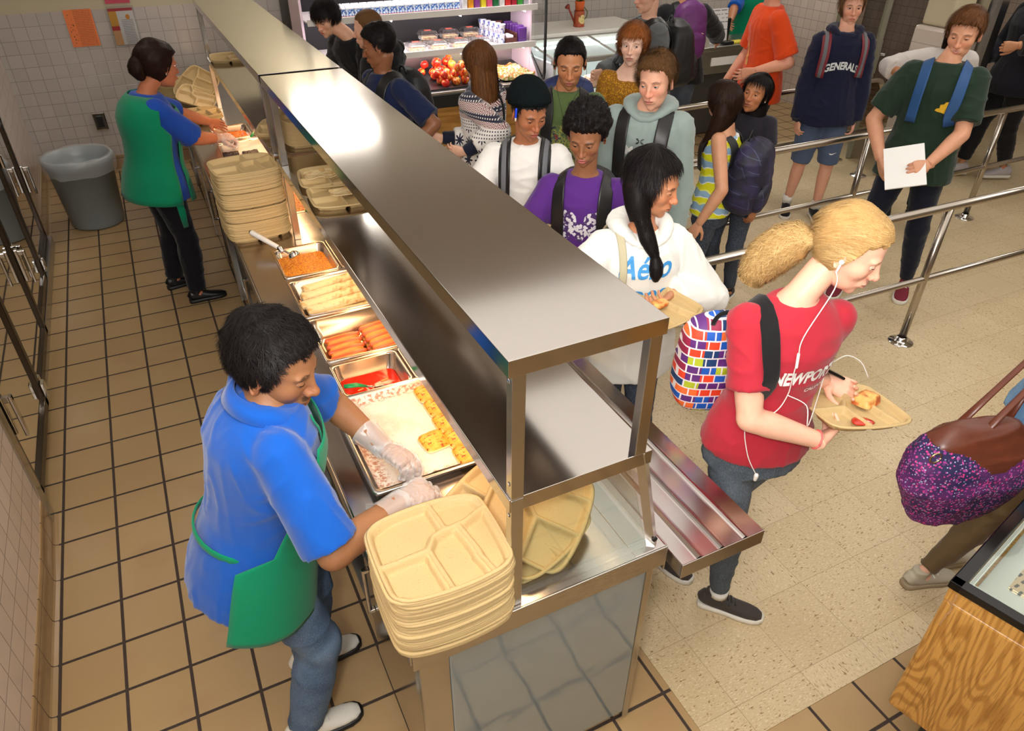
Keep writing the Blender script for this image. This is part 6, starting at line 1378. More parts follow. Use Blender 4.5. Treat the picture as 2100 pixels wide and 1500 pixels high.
nu, nv = 90, 60; D, Rr, F = head_R(P.face, nu, nv); Pp = D*Rr[:, None]; lim = .052-.5*(Pp[:, 1]+.02)*-.62; lim = np.interp(Pp[:, 1], [-.1, -.02, .08], [-.04, .022, .074]); e = np.clip((Pp[:, 2]-lim)/.008, 0, 1); th = (.022+.03*np.clip(-D[:, 1], 0, 1)*np.clip(D[:, 2]+.3, 0, 1)+.016*np.clip(D[:, 2], 0, 1))*e-.01*(1-e)
hat = Thing('beanie_hat', 'black ribbed knit beanie on the boy in the white T-shirt', 'hat', tuple(P.head)); mesh('knit_cap', P.toW(D*(Rr+th)[:, None]), F, knit(), hat, True)
a = P.toW(np.array([[.094, .035, .052]]))[0]; b = P.toW(np.array([[.096, .052, -.0]]))[0]; t = Thing('pen', 'blue pen clipped on the black beanie', 'pen', tuple(a)); V, F = capsule(a, a*.3+b*.7, .0052, .0052, 10); mesh('barrel', V, F, simple('blue_plastic', c(30, 70, 220), .3), t, True); V, F = capsule(a*.3+b*.7, b, .0048, .003, 10); mesh('cap', V, F, M['white'], t, True)
P.backpack('black and grey backpack worn by the boy in the beanie', nylon, w=.28, h=.42, d=.14, stripe=gry, sw=.032, lats=.09)
tray((1.50, 2.79, 1.115), (R(-6), R(0), R(20)), 'small tray with food held by the boy in the beanie'); V, F = capsule((1.46, 2.78, 1.118), (1.54, 2.80, 1.118), .035, .03, 16, flat=.35); tag(mesh('bread_roll', V, F, M['cheese'], smooth=True, loc=(1.5, 2.79, 1.1)), 'flat golden bread on the tray held by the boy in the beanie', 'bread')
# --- green tee boy
P = Person('boy in olive green graphic T-shirt looking down, wearing earphones and blue backpack', (2.13, 3.58), 240, 1.73, .98, lean=1, pelvis=(2.14, 3.60), head=(2.125, 3.545, 1.60), hyaw=240, hpitch=16, face=dict(eyeopen=.45, look=.9, jaw=1.0, nose=1.15, lips=1.15), skin=m_skin('skin_green', c(182, 124, 86), lip=c(176, 104, 96), stub=.12, bt=1.2))
P.build_body(True); P.shirt(CL('olive_tee', c(86, 106, 62)), sleeve=.85, g=.014, wide=.02, crease=.010, cuff=.02); P.collar(CL('olive_tee', c(1, 1, 1)), .006); P.pants(jeansd); P.shoes(blk, solew)
make_hair(P.face, P.head, P.Fr, P.hs, P.t, dict(mat=M['hair_black'], yaw=P.hyaw, top=.015, side=.003, back=.006, len=.011, n=3600, up=.010, nf=60, lift=.3), True)
def graf(name, cols, sc=16):
    g = N(name); p = g.co('Object'); n1 = g.noise(p, sc, 4, .7); g.set(base=g.ramp(n1, [(i/len(cols)*.5+.28, q) for i, q in enumerate(cols)], 'CONSTANT'), rough=.75); return g.m
bm = bmesh.new(); blob2(bm, [(-.12, -.16), (.12, -.15), (.13, .06), (.06, .10), (-.02, .13), (-.13, .12)]); P.print_on(bm, graf('monster_print', [c(50, 66, 64), c(40, 50, 58), c(86, 106, 62), c(150, 150, 70), c(60, 78, 80), c(150, 60, 40), c(44, 52, 58)]), 0, .27, 'shirt_print', cell=.014, off=.003)
P.backpack('blue backpack worn by the boy in the green T-shirt', simple('navy_nylon', c(24, 40, 92), .55, noise=20), w=.34, h=.46, d=.16, strapm=nylon, sw=.034, dz=.04, lats=.095)
t = Thing('earphones', 'black wired earphones worn by the boy in the green T-shirt', 'earphones', tuple(P.head)); wh = M['black']
for sd in (-1, 1): q0 = P.toW(np.array([[.083*sd, .006, -.010]]))[0]; V, F = capsule(q0, q0+vec((0, 0, -.006)), .007, .006, 10); mesh('earbud', V, F, wh, t, True); cord([q0, q0+vec((0, -.01, -.06)), P.C+P.tf*.13+P.r*sd*.03+P.u*.0, P.C+P.tf*.15-P.u*.10], r=.0013)
# --- grey hoodie boy
P = Person('boy in heathered grey green hoodie with black straps looking left', (2.30, 3.04), 222, 1.74, 1.0, lean=1, pelvis=(2.32, 3.06), head=(2.295, 3.00, 1.605), hyaw=214, hpitch=10, hroll=-4, face=dict(eyeopen=.75, look=.2, nose=1.1, jaw=1.0, gaze=10, iris='blue'), skin=m_skin('skin_hoodie', c(226, 170, 144), lip=c(204, 120, 112), brow=(92, 62, 42), blush=.25))
P.build_body(True); hd = CL('grey_green_fleece', c(142, 158, 154), sheen=.3); P.shirt(hd, sleeve=1.95, g=.026, wide=.03, z0=.42, crease=.014, amp=.010); P.hood(hd, 1.05); P.pants(jeansd); P.shoes(blk, solew)
make_hair(P.face, P.head, P.Fr, P.hs, P.t, dict(mat=M['hair_lbrown'], yaw=P.hyaw, top=.026, side=.005, back=.012, front=.008, len=.030, n=6500, w=.0017, up=.008, lift=.75, wave=.2, nf=30), True)
bm = bmesh.new()
for sd in (-1, 1): blob2(bm, [(sd*.002, .004), (sd*.012, .014), (sd*.022, .012), (sd*.014, .005), (sd*.004, 0)][::sd]); blob2(bm, [(sd*.002, -.004), (sd*.012, -.014), (sd*.022, -.012), (sd*.014, -.005), (sd*.004, 0)][::-sd])
P.print_on(bm, M['black'], .0, .43, 'emblem', cell=.01); P.print_on(text_mesh('EM', .06, sx=1.0, bold=.003), simple('white_print', c(214, 216, 214), .7), -.07, .375, cell=.014)
P.backpack('black backpack worn by the boy in the grey hoodie', nylon, w=.30, h=.45, d=.2, sw=.036, lats=.10, dz=-.03)
# --- mustard girl
P = Person('red haired girl in mustard lace top glancing sideways', (2.82, 3.96), 236, 1.70, .9, fem=True, pelvis=(2.83, 3.98), head=(2.80, 3.93, 1.575), hyaw=226, hpitch=2, face=dict(eyeopen=1.1, gaze=-30, jaw=.95), skin=m_skin('skin_mustard', c(236, 194, 172), lip=c(196, 112, 106), brow=(130, 84, 54), bt=.8))
P.build_body(True); g2 = N('mustard_lace'); v = g2.vor(g2.geo(), 90, 0); g2.set(base=g2.mix(g2.sm(v, .25, .5), c(206, 150, 22), c(150, 98, 8)), rough=.8, normal=g2.bump(v, .8, .004)); P.shirt(g2.m, sleeve=1.3, g=.010, wide=.016, top=.80); P.pants(jeansd)
P.shoes(blk, solew)
make_hair(P.face, P.head, P.Fr, P.hs, P.t, dict(mat=M['hair_auburn'], yaw=P.hyaw, line='bangs', up=.016, top=.020, side=.022, back=.022, flow='forward', sweep=.5, len=.045, n=3600, mass=[dict(st=[((0, -.05, .05), .075, .05), ((0, -.05, -.01), .085, .055), ((0, -.045, -.055), .07, .045)], n=900, len=.8)]), True)
# --- grey jacket boy with black backpack
P = Person('boy in grey jacket with large black backpack facing the freezer', (3.72, 5.0), 168, 1.80, 1.0, lean=4, pelvis=(3.74, 5.0), head=(3.66, 5.0, 1.685), hyaw=176, hpitch=12, skin=m_skin('skin_greyj', SK['light']), hands={'R': dict(at=(3.4, 5.2, 1.1)), 'L': dict(at=(3.4, 4.85, 1.1))})
P.build_body(False); gj = CL('grey_jacket', c(92, 96, 98)); P.shirt(gj, sleeve=1.95, g=.026, wide=.03, crease=.012); P.collar(gj, .014, up=.01); P.pants(denim('slate_denim', c(50, 62, 82), c(72, 84, 104))); P.shoes(blk, soleb); make_hair(P.face, P.head, P.Fr, P.hs, P.t, dict(mat=M['hair_black'], yaw=P.hyaw, side=.004, top=.014, len=.02), False)
P.backpack('large black backpack worn by the boy in the grey jacket', nylon, w=.32, h=.52, d=.24, sw=.03, lats=.10)
# --- person with purple backpack
P = Person('person in black jacket and blue jeans seen from behind at the register', (4.64, 5.78), 66, 1.74, 1.08, lean=6, pelvis=(4.62, 5.72), skin=m_skin('skin_register', SK['med']), hands={'R': dict(at=(5.25, 5.95, 1.10), hint=(.5, -.5, -.5)), 'L': dict(at=(4.6, 6.1, 1.1))})
P.build_body(False); P.shirt(blk, sleeve=1.95, g=.03, wide=.03, z0=.42, crease=.012); P.pants(denim('slate_denim', c(50, 62, 82), c(72, 84, 104))); P.shoes(blk, soleb); make_hair(P.face, P.head, P.Fr, P.hs, P.t, dict(mat=M['hair_black'], yaw=P.hyaw, side=.004, top=.014, len=.02), False)
P.backpack('purple backpack with light piping worn by the person at the register', simple('purple_nylon', c(96, 34, 104), .5, noise=14, amt=.3), w=.30, h=.50, d=.2, strapm=nylon, piping=lacew, dz=.04)
# --- orange tee
P = Person('tall boy in orange T-shirt turned away in the middle distance', (4.72, 4.76), 158, 1.88, 1.0, lean=2, pelvis=(4.73, 4.76), head=(4.68, 4.77, 1.78), hyaw=140, hpitch=5, skin=m_skin('skin_orange', c(224, 160, 132)), hands={'L': dict(at=(4.45, 4.56, 1.14), hint=(.9, -.5, -.3)), 'R': dict(at=(4.62, 5.05, .95))})
P.build_body(False); P.shirt(CL('orange_tee', c(222, 74, 24)), sleeve=.85, g=.018, wide=.024, z0=.42, cuff=.025, crease=.012, seed=6); P.collar(CL('orange_tee', c(1, 1, 1)), .005); P.pants(jeansd); P.shoes(blk, solew); make_hair(P.face, P.head, P.Fr, P.hs, P.t, dict(mat=M['hair_dbrown'], yaw=P.hyaw, top=.02), False)
bm = bmesh.new(); blob2(bm, [(-.02, -.1), (.03, -.1), (.02, -.04), (.012, .06), (.006, .13), (-.002, .05), (-.012, -.03)]); P.print_on(bm, simple('tan_print', c(236, 170, 96), .7), .0, .26, 'shirt_print')
# --- cashier
P = Person('cashier in blue shirt and green vest behind the register counter', (6.45, 6.78), 228, 1.66, 1.15, lean=5, pelvis=(6.45, 6.8), skin=m_skin('skin_cashier', c(180, 120, 84)), hands={'L': dict(at=(6.12, 6.30, 1.02), hint=(.9, .1, -.6)), 'R': dict(at=(5.75, 6.42, 1.03), hint=(-.8, .4, -.6))}, fem=True)
P.build_body(False, legs=False); P.shirt(CL('cashier_blue', c(16, 84, 176)), sleeve=.9, g=.02, wide=.03); P.pants(navyt); P.shoes(blk, soleb); shell(P, 'vest', grn_a, -105, 105, zz, [.05]*13+[.034, .02]); make_hair(P.face, P.head, P.Fr, P.hs, P.t, dict(mat=M['hair_black'], yaw=P.hyaw, side=.004, top=.014, len=.02), False)
# --- generals
P = Person('boy in navy hoodie lettered GENERALS and blue gym shorts', (4.92, 4.16), 236, 1.74, .95, pelvis=(4.93, 4.18), head=(4.955, 4.20, 1.625), hyaw=234, hpitch=4, feet={'R': (4.82, 4.26), 'L': (4.93, 4.04)}, feety={'R': 225, 'L': 240}, skin=m_skin('skin_generals', c(220, 164, 138)), face=dict(eyeopen=.9))
P.build_body(True, bare_legs=True); nv = CL('navy_fleece', c(22, 26, 52)); P.shirt(nv, sleeve=2.02, g=.032, wide=.05, z0=.40, crease=.014, amp=.01, sg=.022); P.hood(nv, .95); P.pants(CL('slate_blue_mesh', c(76, 90, 116)), g=.03, t1=1.02, flare=.1, name='gym_shorts'); gs = [o for o in P.t.o.children if o.name.startswith('gym_shorts')][0]; P.shoes(blk, solew)
make_hair(P.face, P.head, P.Fr, P.hs, P.t, dict(mat=M['hair_lbrown'], yaw=P.hyaw, line='long', top=.02, side=.014, len=.05, n=1500), False)
P.print_on(text_mesh('GENERALS', .076, sx=.70, bold=.003), simple('print_white', c(214, 220, 222), .7), 0, .30, arch=.035, cell=.014)
for k in 'LR':
    T_ = P.leg[k][2]; V, F = loft([(T_+vec((0, 0, .0)), .04, .04), (T_+vec((0, 0, .07)), .042, .042)], 18); mesh('sock', V, F, lacew, P.t, True)
P.backpack('backpack with red and grey straps worn by the boy in the GENERALS hoodie', simple('red_nylon', c(150, 24, 44), .5), w=.3, h=.45, d=.16, strapm=simple('red_grey_strap', c(120, 34, 46), .6), stripe=gry, sw=.034, lats=.135)
keep_sh = P.sh; P.sh = (P.pn[0], P.pn[1], BVHTree.FromPolygons(P.pn[0].tolist(), P.pn[1])); bm = bmesh.new(); blob2(bm, [(-.030, .004), (-.024, -.006), (-.010, -.008), (.032, .010), (-.012, .0), (-.020, .001)]); P.print_on(bm, M['paper'], .09, -.33, 'emblem', parent=gs); P.sh = keep_sh
# --- tank girl
P = Person('girl with long dark hair in yellow and blue striped tank top, back to camera', (2.93, 3.15), 128, 1.54, .92, fem=True, pelvis=(2.92, 3.14), head=(2.90, 3.17, 1.405), hyaw=92, hpitch=-4, hroll=6, feet={'R': (3.02, 3.26), 'L': (2.88, 3.07)}, feety={'L': 150, 'R': 120}, hands={'L': dict(at=(2.70, 2.98, .78), hint=(.3, -.8, 0))}, skin=m_skin('skin_tank', c(206, 150, 116)))
P.build_body(True)
g = N('striped_jersey'); p = g.sep(g.geo()); n1 = g.noise(g.geo(), 7, 2); w = g.math('FRACT', g.math('ADD', g.math('MULTIPLY', p[2], 12.), g.math('MULTIPLY', n1, 1.6))); base = g.ramp(w, [(0, c(220, 218, 20)), (.36, c(232, 234, 230)), (.44, c(142, 176, 204)), (.9, c(226, 228, 120))], 'CONSTANT'); g.set(base=base, rough=.8, normal=g.bump(g.noise(g.geo(), 30, 3), .3, .003)); 
P.shirt(g.m, sleeve=0, g=.008, wide=.014, z0=.46, top=.815, name='tank_top', crease=.01)
P.pants(jeansd, g=.002, name='jeans', crease=.010); P.shoes(simple('black_canvas', c(28, 28, 32), .8), solew, lacew)
make_hair(P.face, P.head, P.Fr, P.hs, P.t, dict(mat=M['hair_dbrown'], yaw=P.hyaw, line='long', top=.018, side=.018, back=.02, flow='down', len=.08, n=4200, crown=(0, -.02, .11), w=.002, wave=.02, mass=[dict(st=[((0, -.04, .07), .06, .05), ((-.01, -.065, .0), .088, .055), ((-.03, -.07, -.08), .085, .05), ((-.06, -.055, -.16), .065, .04), ((-.085, -.03, -.24), .045, .03), ((-.09, -.01, -.31), .02, .015)], n=2600, len=2.2, wave=.1)]), True)
def plaid():
    g = N('navy_plaid_nylon'); p = g.sep(g.co('Object')); m1 = g.math('ABSOLUTE', g.math('SUBTRACT', g.math('FRACT', g.math('MULTIPLY', g.math('ADD', p[0], g.math('MULTIPLY', p[2], .25)), 13.)), .5)); m2 = g.math('ABSOLUTE', g.math('SUBTRACT', g.math('FRACT', g.math('MULTIPLY', g.math('SUBTRACT', p[2], g.math('MULTIPLY', p[1], .3)), 14.)), .5))
    br = g.sm(g.noise(g.co('Object'), 16, 1), .45, .6); l = g.math('MULTIPLY', g.math('MAXIMUM', g.sm(m1, .018, .008), g.sm(m2, .018, .008)), br); g.set(base=g.mix(l, g.mix(g.sm(g.noise(g.co('Object'), 8), .45, .55), c(26, 24, 46), c(40, 34, 70)), c(84, 100, 130)), rough=.6); return g.m
P.backpack('navy plaid backpack worn by the girl in the striped tank top', plaid(), w=.32, h=.44, d=.22, strapm=nylon, dz=-.05, tilt=-6, sw=.03, lats=.08)
# --- black hair girl
P = Person('girl with straight black hair in black top facing her friend in the striped top', (3.28, 3.32), 200, 1.52, .92, fem=True, pelvis=(3.29, 3.33), head=(3.24, 3.275, 1.385), hyaw=206, hpitch=-6, hroll=6, face=dict(eyeopen=.7, look=.5, lips=1.2), skin=m_skin('skin_blackhair', c(176, 116, 78), lip=c(150, 80, 70)))
P.build_body(True); P.shirt(CL('charcoal_top', c(36, 34, 42)), sleeve=.45, g=.010, wide=.014); P.pants(jeansd); P.shoes(blk, solew)
make_hair(P.face, P.head, P.Fr, P.hs, P.t, dict(mat=M['hair_black'], yaw=P.hyaw, line='long', up=.016, top=.018, side=.012, back=.02, flow='down', len=.09, n=3600, wave=.01, crown=(.01, .0, .11), mass=[dict(st=[((0, -.03, .07), .06, .05), ((.01, -.055, .0), .09, .055), ((.02, -.06, -.08), .09, .055), ((.02, -.06, -.18), .095, .055), ((.02, -.055, -.28), .08, .045), ((.02, -.05, -.35), .04, .02)], n=2600, len=2.4, wave=.03)]), True)
V, F = capsule(P.toW(np.array([[-.082, .004, -.034]]))[0], P.toW(np.array([[-.083, .004, -.036]]))[0], .004, .004, 8); tag(mesh('earring', V, F, M['chrome'], smooth=True, loc=tuple(P.head)), 'tiny stud earring of the girl with straight black hair', 'earring')
# --- sweater girl
P = Person('girl with very long brown hair in patterned winter sweater seen from behind', (1.90, 4.22), 118, 1.62, .98, fem=True, lean=2, pelvis=(1.91, 4.20), head=(1.88, 4.22, 1.50), hyaw=104, hpitch=10, hands={'L': dict(at=(1.68, 3.98, 1.05), hint=(.4, -.9, -.4), dir=(-.7, .3, .1)), 'R': dict(at=(1.66, 4.3, 1.05))}, skin=m_skin('skin_sweater', SK['light']))
P.build_body(False); g = N('nordic_knit'); p = g.sep(g.geo()); z = p[2]; h_ = g.math('ADD', p[0], g.math('MULTIPLY', p[1], -.9))
dots = g.math('MULTIPLY', g.sm(g.math('SINE', g.math('MULTIPLY', h_, 300.)), .0, .4), g.sm(g.math('SINE', g.math('MULTIPLY', z, 330.)), .0, .4))
fx = g.math('SUBTRACT', g.math('FRACT', g.math('MULTIPLY', h_, 10.)), .5); fz = g.math('SUBTRACT', g.math('FRACT', g.math('MULTIPLY', z, 10.)), .5); th8 = g.math('COSINE', g.math('MULTIPLY', g.math('ARCTAN2', fz, fx), 8.)); star = g.math('SUBTRACT', g.math('SQRT', g.math('ADD', g.math('MULTIPLY', fx, fx), g.math('MULTIPLY', fz, fz))), g.math('MULTIPLY', th8, .13)); zig = g.math('PINGPONG', g.math('MULTIPLY', h_, 1.), .025); zz2 = g.sm(g.math('SINE', g.math('MULTIPLY', g.math('ADD', z, zig), 520.)), -.1, .2)
wh_ = c(228, 224, 220); nv_ = c(34, 34, 58); mr = c(126, 26, 44)
body_ = g.mix(dots, wh_, nv_); low = g.mix(g.sm(star, .29, .27), g.mix(g.math('MULTIPLY', dots, .0), wh_, nv_), nv_); b1 = g.mix(zz2, mr, wh_); b2_ = g.mix(dots, nv_, wh_)
base = g.mix(g.sm(z, 1.13, 1.135), low, body_); base = g.mix(g.sm(z, 1.195, 1.20), base, b1); base = g.mix(g.sm(z, 1.225, 1.23), base, b2_); base = g.mix(g.sm(z, 1.26, 1.265), base, b1); base = g.mix(g.sm(z, 1.31, 1.315), base, b2_); base = g.mix(g.sm(z, 1.345, 1.35), base, nv_)
g.set(base=base, rough=.95, sheen=.3); P.shirt(g.m, sleeve=1.7, g=.022, wide=.03, name='sweater'); P.pants(jeansd); P.shoes(blk, solew)
for k in 'LR':
    S_, E, T_, hh = P.arm[k]; V, F = loft([(E+(T_-E)*.66, .045, .045), (E+(T_-E)*.95, .040, .040), (T_, .036, .036)], 18); mesh('cuff', V, F, CL('navy_rib', c(24, 28, 48)), P.sho, True)
make_hair(P.face, P.head, P.Fr, P.hs, P.t, dict(mat=M['hair_brown'], yaw=P.hyaw, line='long', top=.018, side=.016, back=.02, flow='down', len=.09, n=4000, wave=.01, crown=(0, 0, .11), mass=[dict(st=[((0, -.04, .07), .06, .05), ((0, -.06, .0), .092, .06), ((0, -.07, -.10), .098, .06), ((-.0, -.085, -.22), .10, .055), ((-.01, -.09, -.34), .085, .05), ((-.02, -.095, -.46), .06, .035), ((-.03, -.09, -.56), .03, .02)], n=3200, len=2.8, wave=.05)]), True)
P.strap(blk, .02, -30, 190, .008, P.t, 'bag_strap', sides=(1,), lat2=.02)
# --- navy boy
P = Person('boy in navy T-shirt with black backpack turning his head away', (1.42, 4.62), 196, 1.68, 1.0, lean=6, pelvis=(1.46, 4.63), head=(1.385, 4.60, 1.565), hyaw=158, hpitch=16, hands={'R': dict(at=(1.40, 4.85, 1.0)), 'L': dict(at=(1.42, 4.30, .98), hint=(.5, -.6, -.6))}, skin=m_skin('skin_navy', c(140, 92, 62)))
P.build_body(True); P.shirt(CL('navy_tee', c(22, 34, 70)), sleeve=.85, g=.014, wide=.02, cuff=.02, crease=.010); P.collar(CL('navy_tee', c(1, 1, 1)), .006); P.pants(navyt); P.shoes(blk, solew)
make_hair(P.face, P.head, P.Fr, P.hs, P.t, dict(mat=M['hair_black'], yaw=P.hyaw, top=.022, side=.008, back=.012, len=.014, n=3600, wave=.3, nf=50), True)
P.print_on(text_mesh('NP', .08, bold=.006), M['paper'], -.0, .30, cell=.014); P.print_on(text_mesh('o', .07, bold=.006), M['paper'], .03, .22, cell=.014)
P.backpack('black backpack worn by the boy in the navy T-shirt', nylon, w=.30, h=.48, d=.18, sw=.034, lats=.09)
# --- shaved boy
P = Person('boy with shaved head in dark hooded jacket behind the navy T-shirt boy', (1.56, 5.14), 140, 1.72, 1.0, lean=4, pelvis=(1.58, 5.12), head=(1.50, 5.18, 1.565), hyaw=150, hpitch=10, skin=m_skin('skin_shaved', SK['light']))
P.build_body(False); P.shirt(blk, sleeve=1.95, g=.026, wide=.03, z0=.42); P.hood(blk, 1.1); P.pants(jeansd); P.shoes(blk, solew); make_hair(P.face, P.head, P.Fr, P.hs, P.t, dict(mat=M['hair_lbrown'], yaw=P.hyaw, top=.004, side=.003, len=.004, n=1500), False)
# --- asian boy leaning
P = Person('boy with straight black fringe in black jacket leaning towards the food', (1.55, 5.95), 205, 1.70, .95, lean=24, pelvis=(1.74, 6.0), pz=.90, head=(1.40, 5.93, 1.53), hyaw=214, hpitch=24, face=dict(eyeopen=.75, look=.5), skin=m_skin('skin_fringe', c(222, 172, 142), lip=c(196, 96, 90)), hands={'R': dict(at=(1.3, 6.2, 1.0)), 'L': dict(at=(1.35, 5.6, 1.0))})
P.build_body(True); P.shirt(blk, sleeve=1.95, g=.026, wide=.03, crease=.012); P.collar(blk, .016); P.pants(jeansd); P.shoes(blk, solew)
make_hair(P.face, P.head, P.Fr, P.hs, P.t, dict(mat=M['hair_black'], yaw=P.hyaw, line='bangs', top=.024, side=.018, back=.016, front=.01, len=.05, n=3000, w=.0025), True)
# --- dark green tee boy
P = Person('smiling boy in dark green T-shirt walking behind the railings with white papers', (4.35, 2.92), 214, 1.82, 1.02, lean=-2, pelvis=(4.36, 2.90), head=(4.415, 2.90, 1.685), hyaw=204, hpitch=14,
           hands={'L': dict(at=(4.12, 2.66, 1.02), hint=(.9, -.5, -.5), dir=(-.8, .1, -.1), curl=.5, back=(-.1, -.8, .6)), 'R': dict(at=(4.12, 2.98, .95), hint=(-.3, .9, -.5))}, feet={'R': (4.08, 2.98), 'L': (4.50, 2.78)}, feety={'R': 205, 'L': 214}, face=dict(eyeopen=.5, look=.4, open=.5, lips=.9, smile=1.0), skin=m_skin('skin_dkgreen', c(216, 158, 126), lip=c(196, 104, 96), brow=(90, 60, 40), smile=1.0, teeth=1))
P.build_body(True); P.shirt(CL('dark_green_tee', c(30, 50, 36)), sleeve=.8, g=.018, wide=.026, z0=.43, cuff=.022, crease=.012); P.collar(CL('dark_green_tee', c(1, 1, 1)), .006); P.pants(navyt, g=.010, name='trousers'); P.shoes(simple('maroon_canvas', c(118, 22, 44), .7), solew, lacew)
make_hair(P.face, P.head, P.Fr, P.hs, P.t, dict(mat=M['hair_brown'], yaw=P.hyaw, top=.024, side=.006, back=.010, front=.012, len=.034, n=3600, sweep=.4, up=.0), True)
bm = bmesh.new(); blob2(bm, [(-.058, .0), (-.052, .012), (-.036, .016), (-.036, .036), (-.018, .04), (-.012, .052), (.008, .058), (.024, .05), (.024, .04), (.034, .034), (.036, .014), (.034, -.002), (.040, -.012), (.030, -.024), (.008, -.018), (-.02, -.008), (-.04, -.006)]); P.print_on(bm, simple('yellow_print', c(214, 168, 24), .7, noise=160, amt=.35), .065, .33, 'emblem', cell=.01)
P.backpack('blue and grey backpack worn by the boy in the dark green T-shirt', simple('slate_nylon', c(56, 64, 92), .6), w=.32, h=.46, d=.17, strapm=simple('blue_strap', c(30, 76, 130), .6), sw=.032, lats=.10, dz=-.03)
bm = BM(); box(bm, -.11, .11, -.15, .15, -.004, .004); o = bmo('paper_stack', bm, M['paper']); o.location = (4.02, 2.735, 1.0); o.rotation_euler = Matrix((unit(vec((.3, -.9, .0))), unit(np.cross(vec((-.55, -.25, .75)), unit(vec((.3, -.9, 0))))), unit(vec((-.55, -.25, .75))))).transposed().to_euler(); o.rotation_euler.rotate_axis('Z', R(28)); tag(o, 'white sheets of paper held by the boy in the dark green T-shirt', 'paper')
# --- person in white cardigan behind him
P = Person('person in white cardigan with red purse partly hidden by the green T-shirt boy', (5.66, 3.78), 215, 1.60, .95, fem=True, head=(5.62, 3.74, 1.47), skin=m_skin('skin_cardigan', SK['med']), hands={'R': dict(at=(5.36, 3.84, 1.14), hint=(-.8, .4, -.4)), 'L': dict(at=(5.6, 3.7, 1.1))})
P.build_body(False); P.shirt(CL('white_knit', c(206, 200, 196)), sleeve=1.3, g=.03, wide=.05, z0=.38); P.pants(blk); P.shoes(blk, solew); make_hair(P.face, P.head, P.Fr, P.hs, P.t, dict(mat=M['hair_dbrown'], yaw=P.hyaw, line='long', flow='down', len=.07, mass=[dict(st=[((0, -.04, .05), .07, .05), ((0, -.06, -.05), .09, .05), ((0, -.06, -.2), .08, .04), ((0, -.05, -.3), .03, .02)])]), False)
V, F = capsule((5.32, 3.78, 1.16), (5.34, 3.81, 1.08), .035, .03, 16, flat=.5); tag(mesh('coin_purse', V, F, simple('red_leather', c(170, 40, 36), .4), smooth=True, loc=(5.33, 3.8, 1.12)), 'small red purse in the hand of the person in the white cardigan', 'purse')
# --- black clothed person
P = Person('person in black clothes and grey socks at the far right edge', (7.15, 4.05), 150, 1.82, 1.1, lean=4, skin=m_skin('skin_blackclothes', SK['med']), hands={'L': dict(at=(6.62, 3.86, 1.28), hint=(-.2, -.9, -.3), curl=.8), 'R': dict(at=(6.9, 4.3, 1.1))}, feet={'L': (7.3, 3.95), 'R': (7.0, 4.2)})
P.build_body(False); P.shirt(CL('black_navy_fleece', c(16, 16, 26)), sleeve=1.9, g=.035, wide=.05, z0=.42); P.pants(blk, g=.016, t1=1.85); P.shoes(simple('pale_grey_canvas', c(176, 170, 172), .7), solew); make_hair(P.face, P.head, P.Fr, P.hs, P.t, dict(mat=M['hair_black'], yaw=P.hyaw, side=.004, top=.014, len=.02), False)
# ------------------------------------------------------------ railings
def bar(name, pts, r, parent, mat=None, seg=16):
    V, F = loft([(p, r, r) for p in pts], seg); return mesh(name, V, F, mat or M['rail'], parent, True)
def flange(parent, x, y):
    V, F = lathe([(.075, .001), (.078, .004), (.072, .010), (.045, .013), (.034, .022), (.032, .04), (.026, .042)], 32, x, y); F.append([k for k in range(32)][::-1]); mesh('base_flange', V, F, M['chrome'], parent, True)
def rail(label, x0, x1, y, posts, zt=.91, zm=.45, loop=None, slope=0.0):
    t = Thing('railing', label, 'railing', ((x0+x1)/2, y, 0)); yy = lambda x: y+slope*(x-x0)
    if loop:
        P_ = [(x1+.0, yy(x1), zt)]
        bar('top_rail', [(x0, yy(x0), zt), (x1-.12, yy(x1-.12), zt)]+[(x1-.12+.12*math.sin(a), yy(x1), zt-.12+.12*math.cos(a)) for a in np.linspace(.2, 1.57, 7)]+[(x1, yy(x1), 0.01)], .024, t); flange(t, x1, yy(x1))
    else: bar('top_rail', [(x0, yy(x0), zt), (x1, yy(x1), zt)], .024, t)
    bar('mid_rail', [(x0, yy(x0), zm), (x1, yy(x1), zm)], .019, t)
    for px in posts: bar('post', [(px, yy(px), 0.01), (px, yy(px), zt-.01)], .023, t); flange(t, px, yy(px))
    return t
rail('near stainless queue railing crossing behind the blonde girl', 2.2, 8.6, 2.38, (3.94, 5.62, 7.3), slope=-.03)
rail('middle stainless queue railing behind the boy in dark green', 3.0, 8.6, 3.50, (4.62, 6.12, 7.6), slope=-.01)
rail('far stainless queue railing with rounded end post by the pillar', 3.1, 6.12, 4.62, (4.62,), loop=True)
# ------------------------------------------------------------ open fridge case
t = Thing('display_fridge', 'open refrigerated display case with oak base and lit shelves', 'fridge', (2.55, 6.7, 0)); fx0, fx1, fy0, fy1 = 1.35, 3.52, 6.32, 7.45
bm = BM(); box(bm, fx0, fx1, fy0, fy1, .1, .66, .004); bmo('oak_base', bm, M['oakx'], t)
bm = BM(); box(bm, fx0, fx1, fy0+.03, fy1, 0, .1); bmo('kick_plate', bm, M['black'], t)
bm = BM(); box(bm, fx0-.01, fx1+.01, fy0-.02, fy1, .66, .775, .005); bmo('black_bumper', bm, M['black'], t)
bm = BM(); box(bm, fx0, fx1, fy0-.01, fy0+.06, .775, .80, .004); bmo('front_ledge', bm, M['steelx'], t)
bm = BM(); V = [(fx0, fy0+.06, .79), (fx1, fy0+.06, .79), (fx1, 7.0, .86), (fx0, 7.0, .86)]; vs = [bm.verts.new(v) for v in V]; bm.faces.new(vs); bmo('display_deck', bm, M['black'], t)
bm = BM(); box(bm, fx0, fx1, 7.0, 7.03, .80, 1.06); bmo('rear_deck_panel', bm, M['steel'], t)
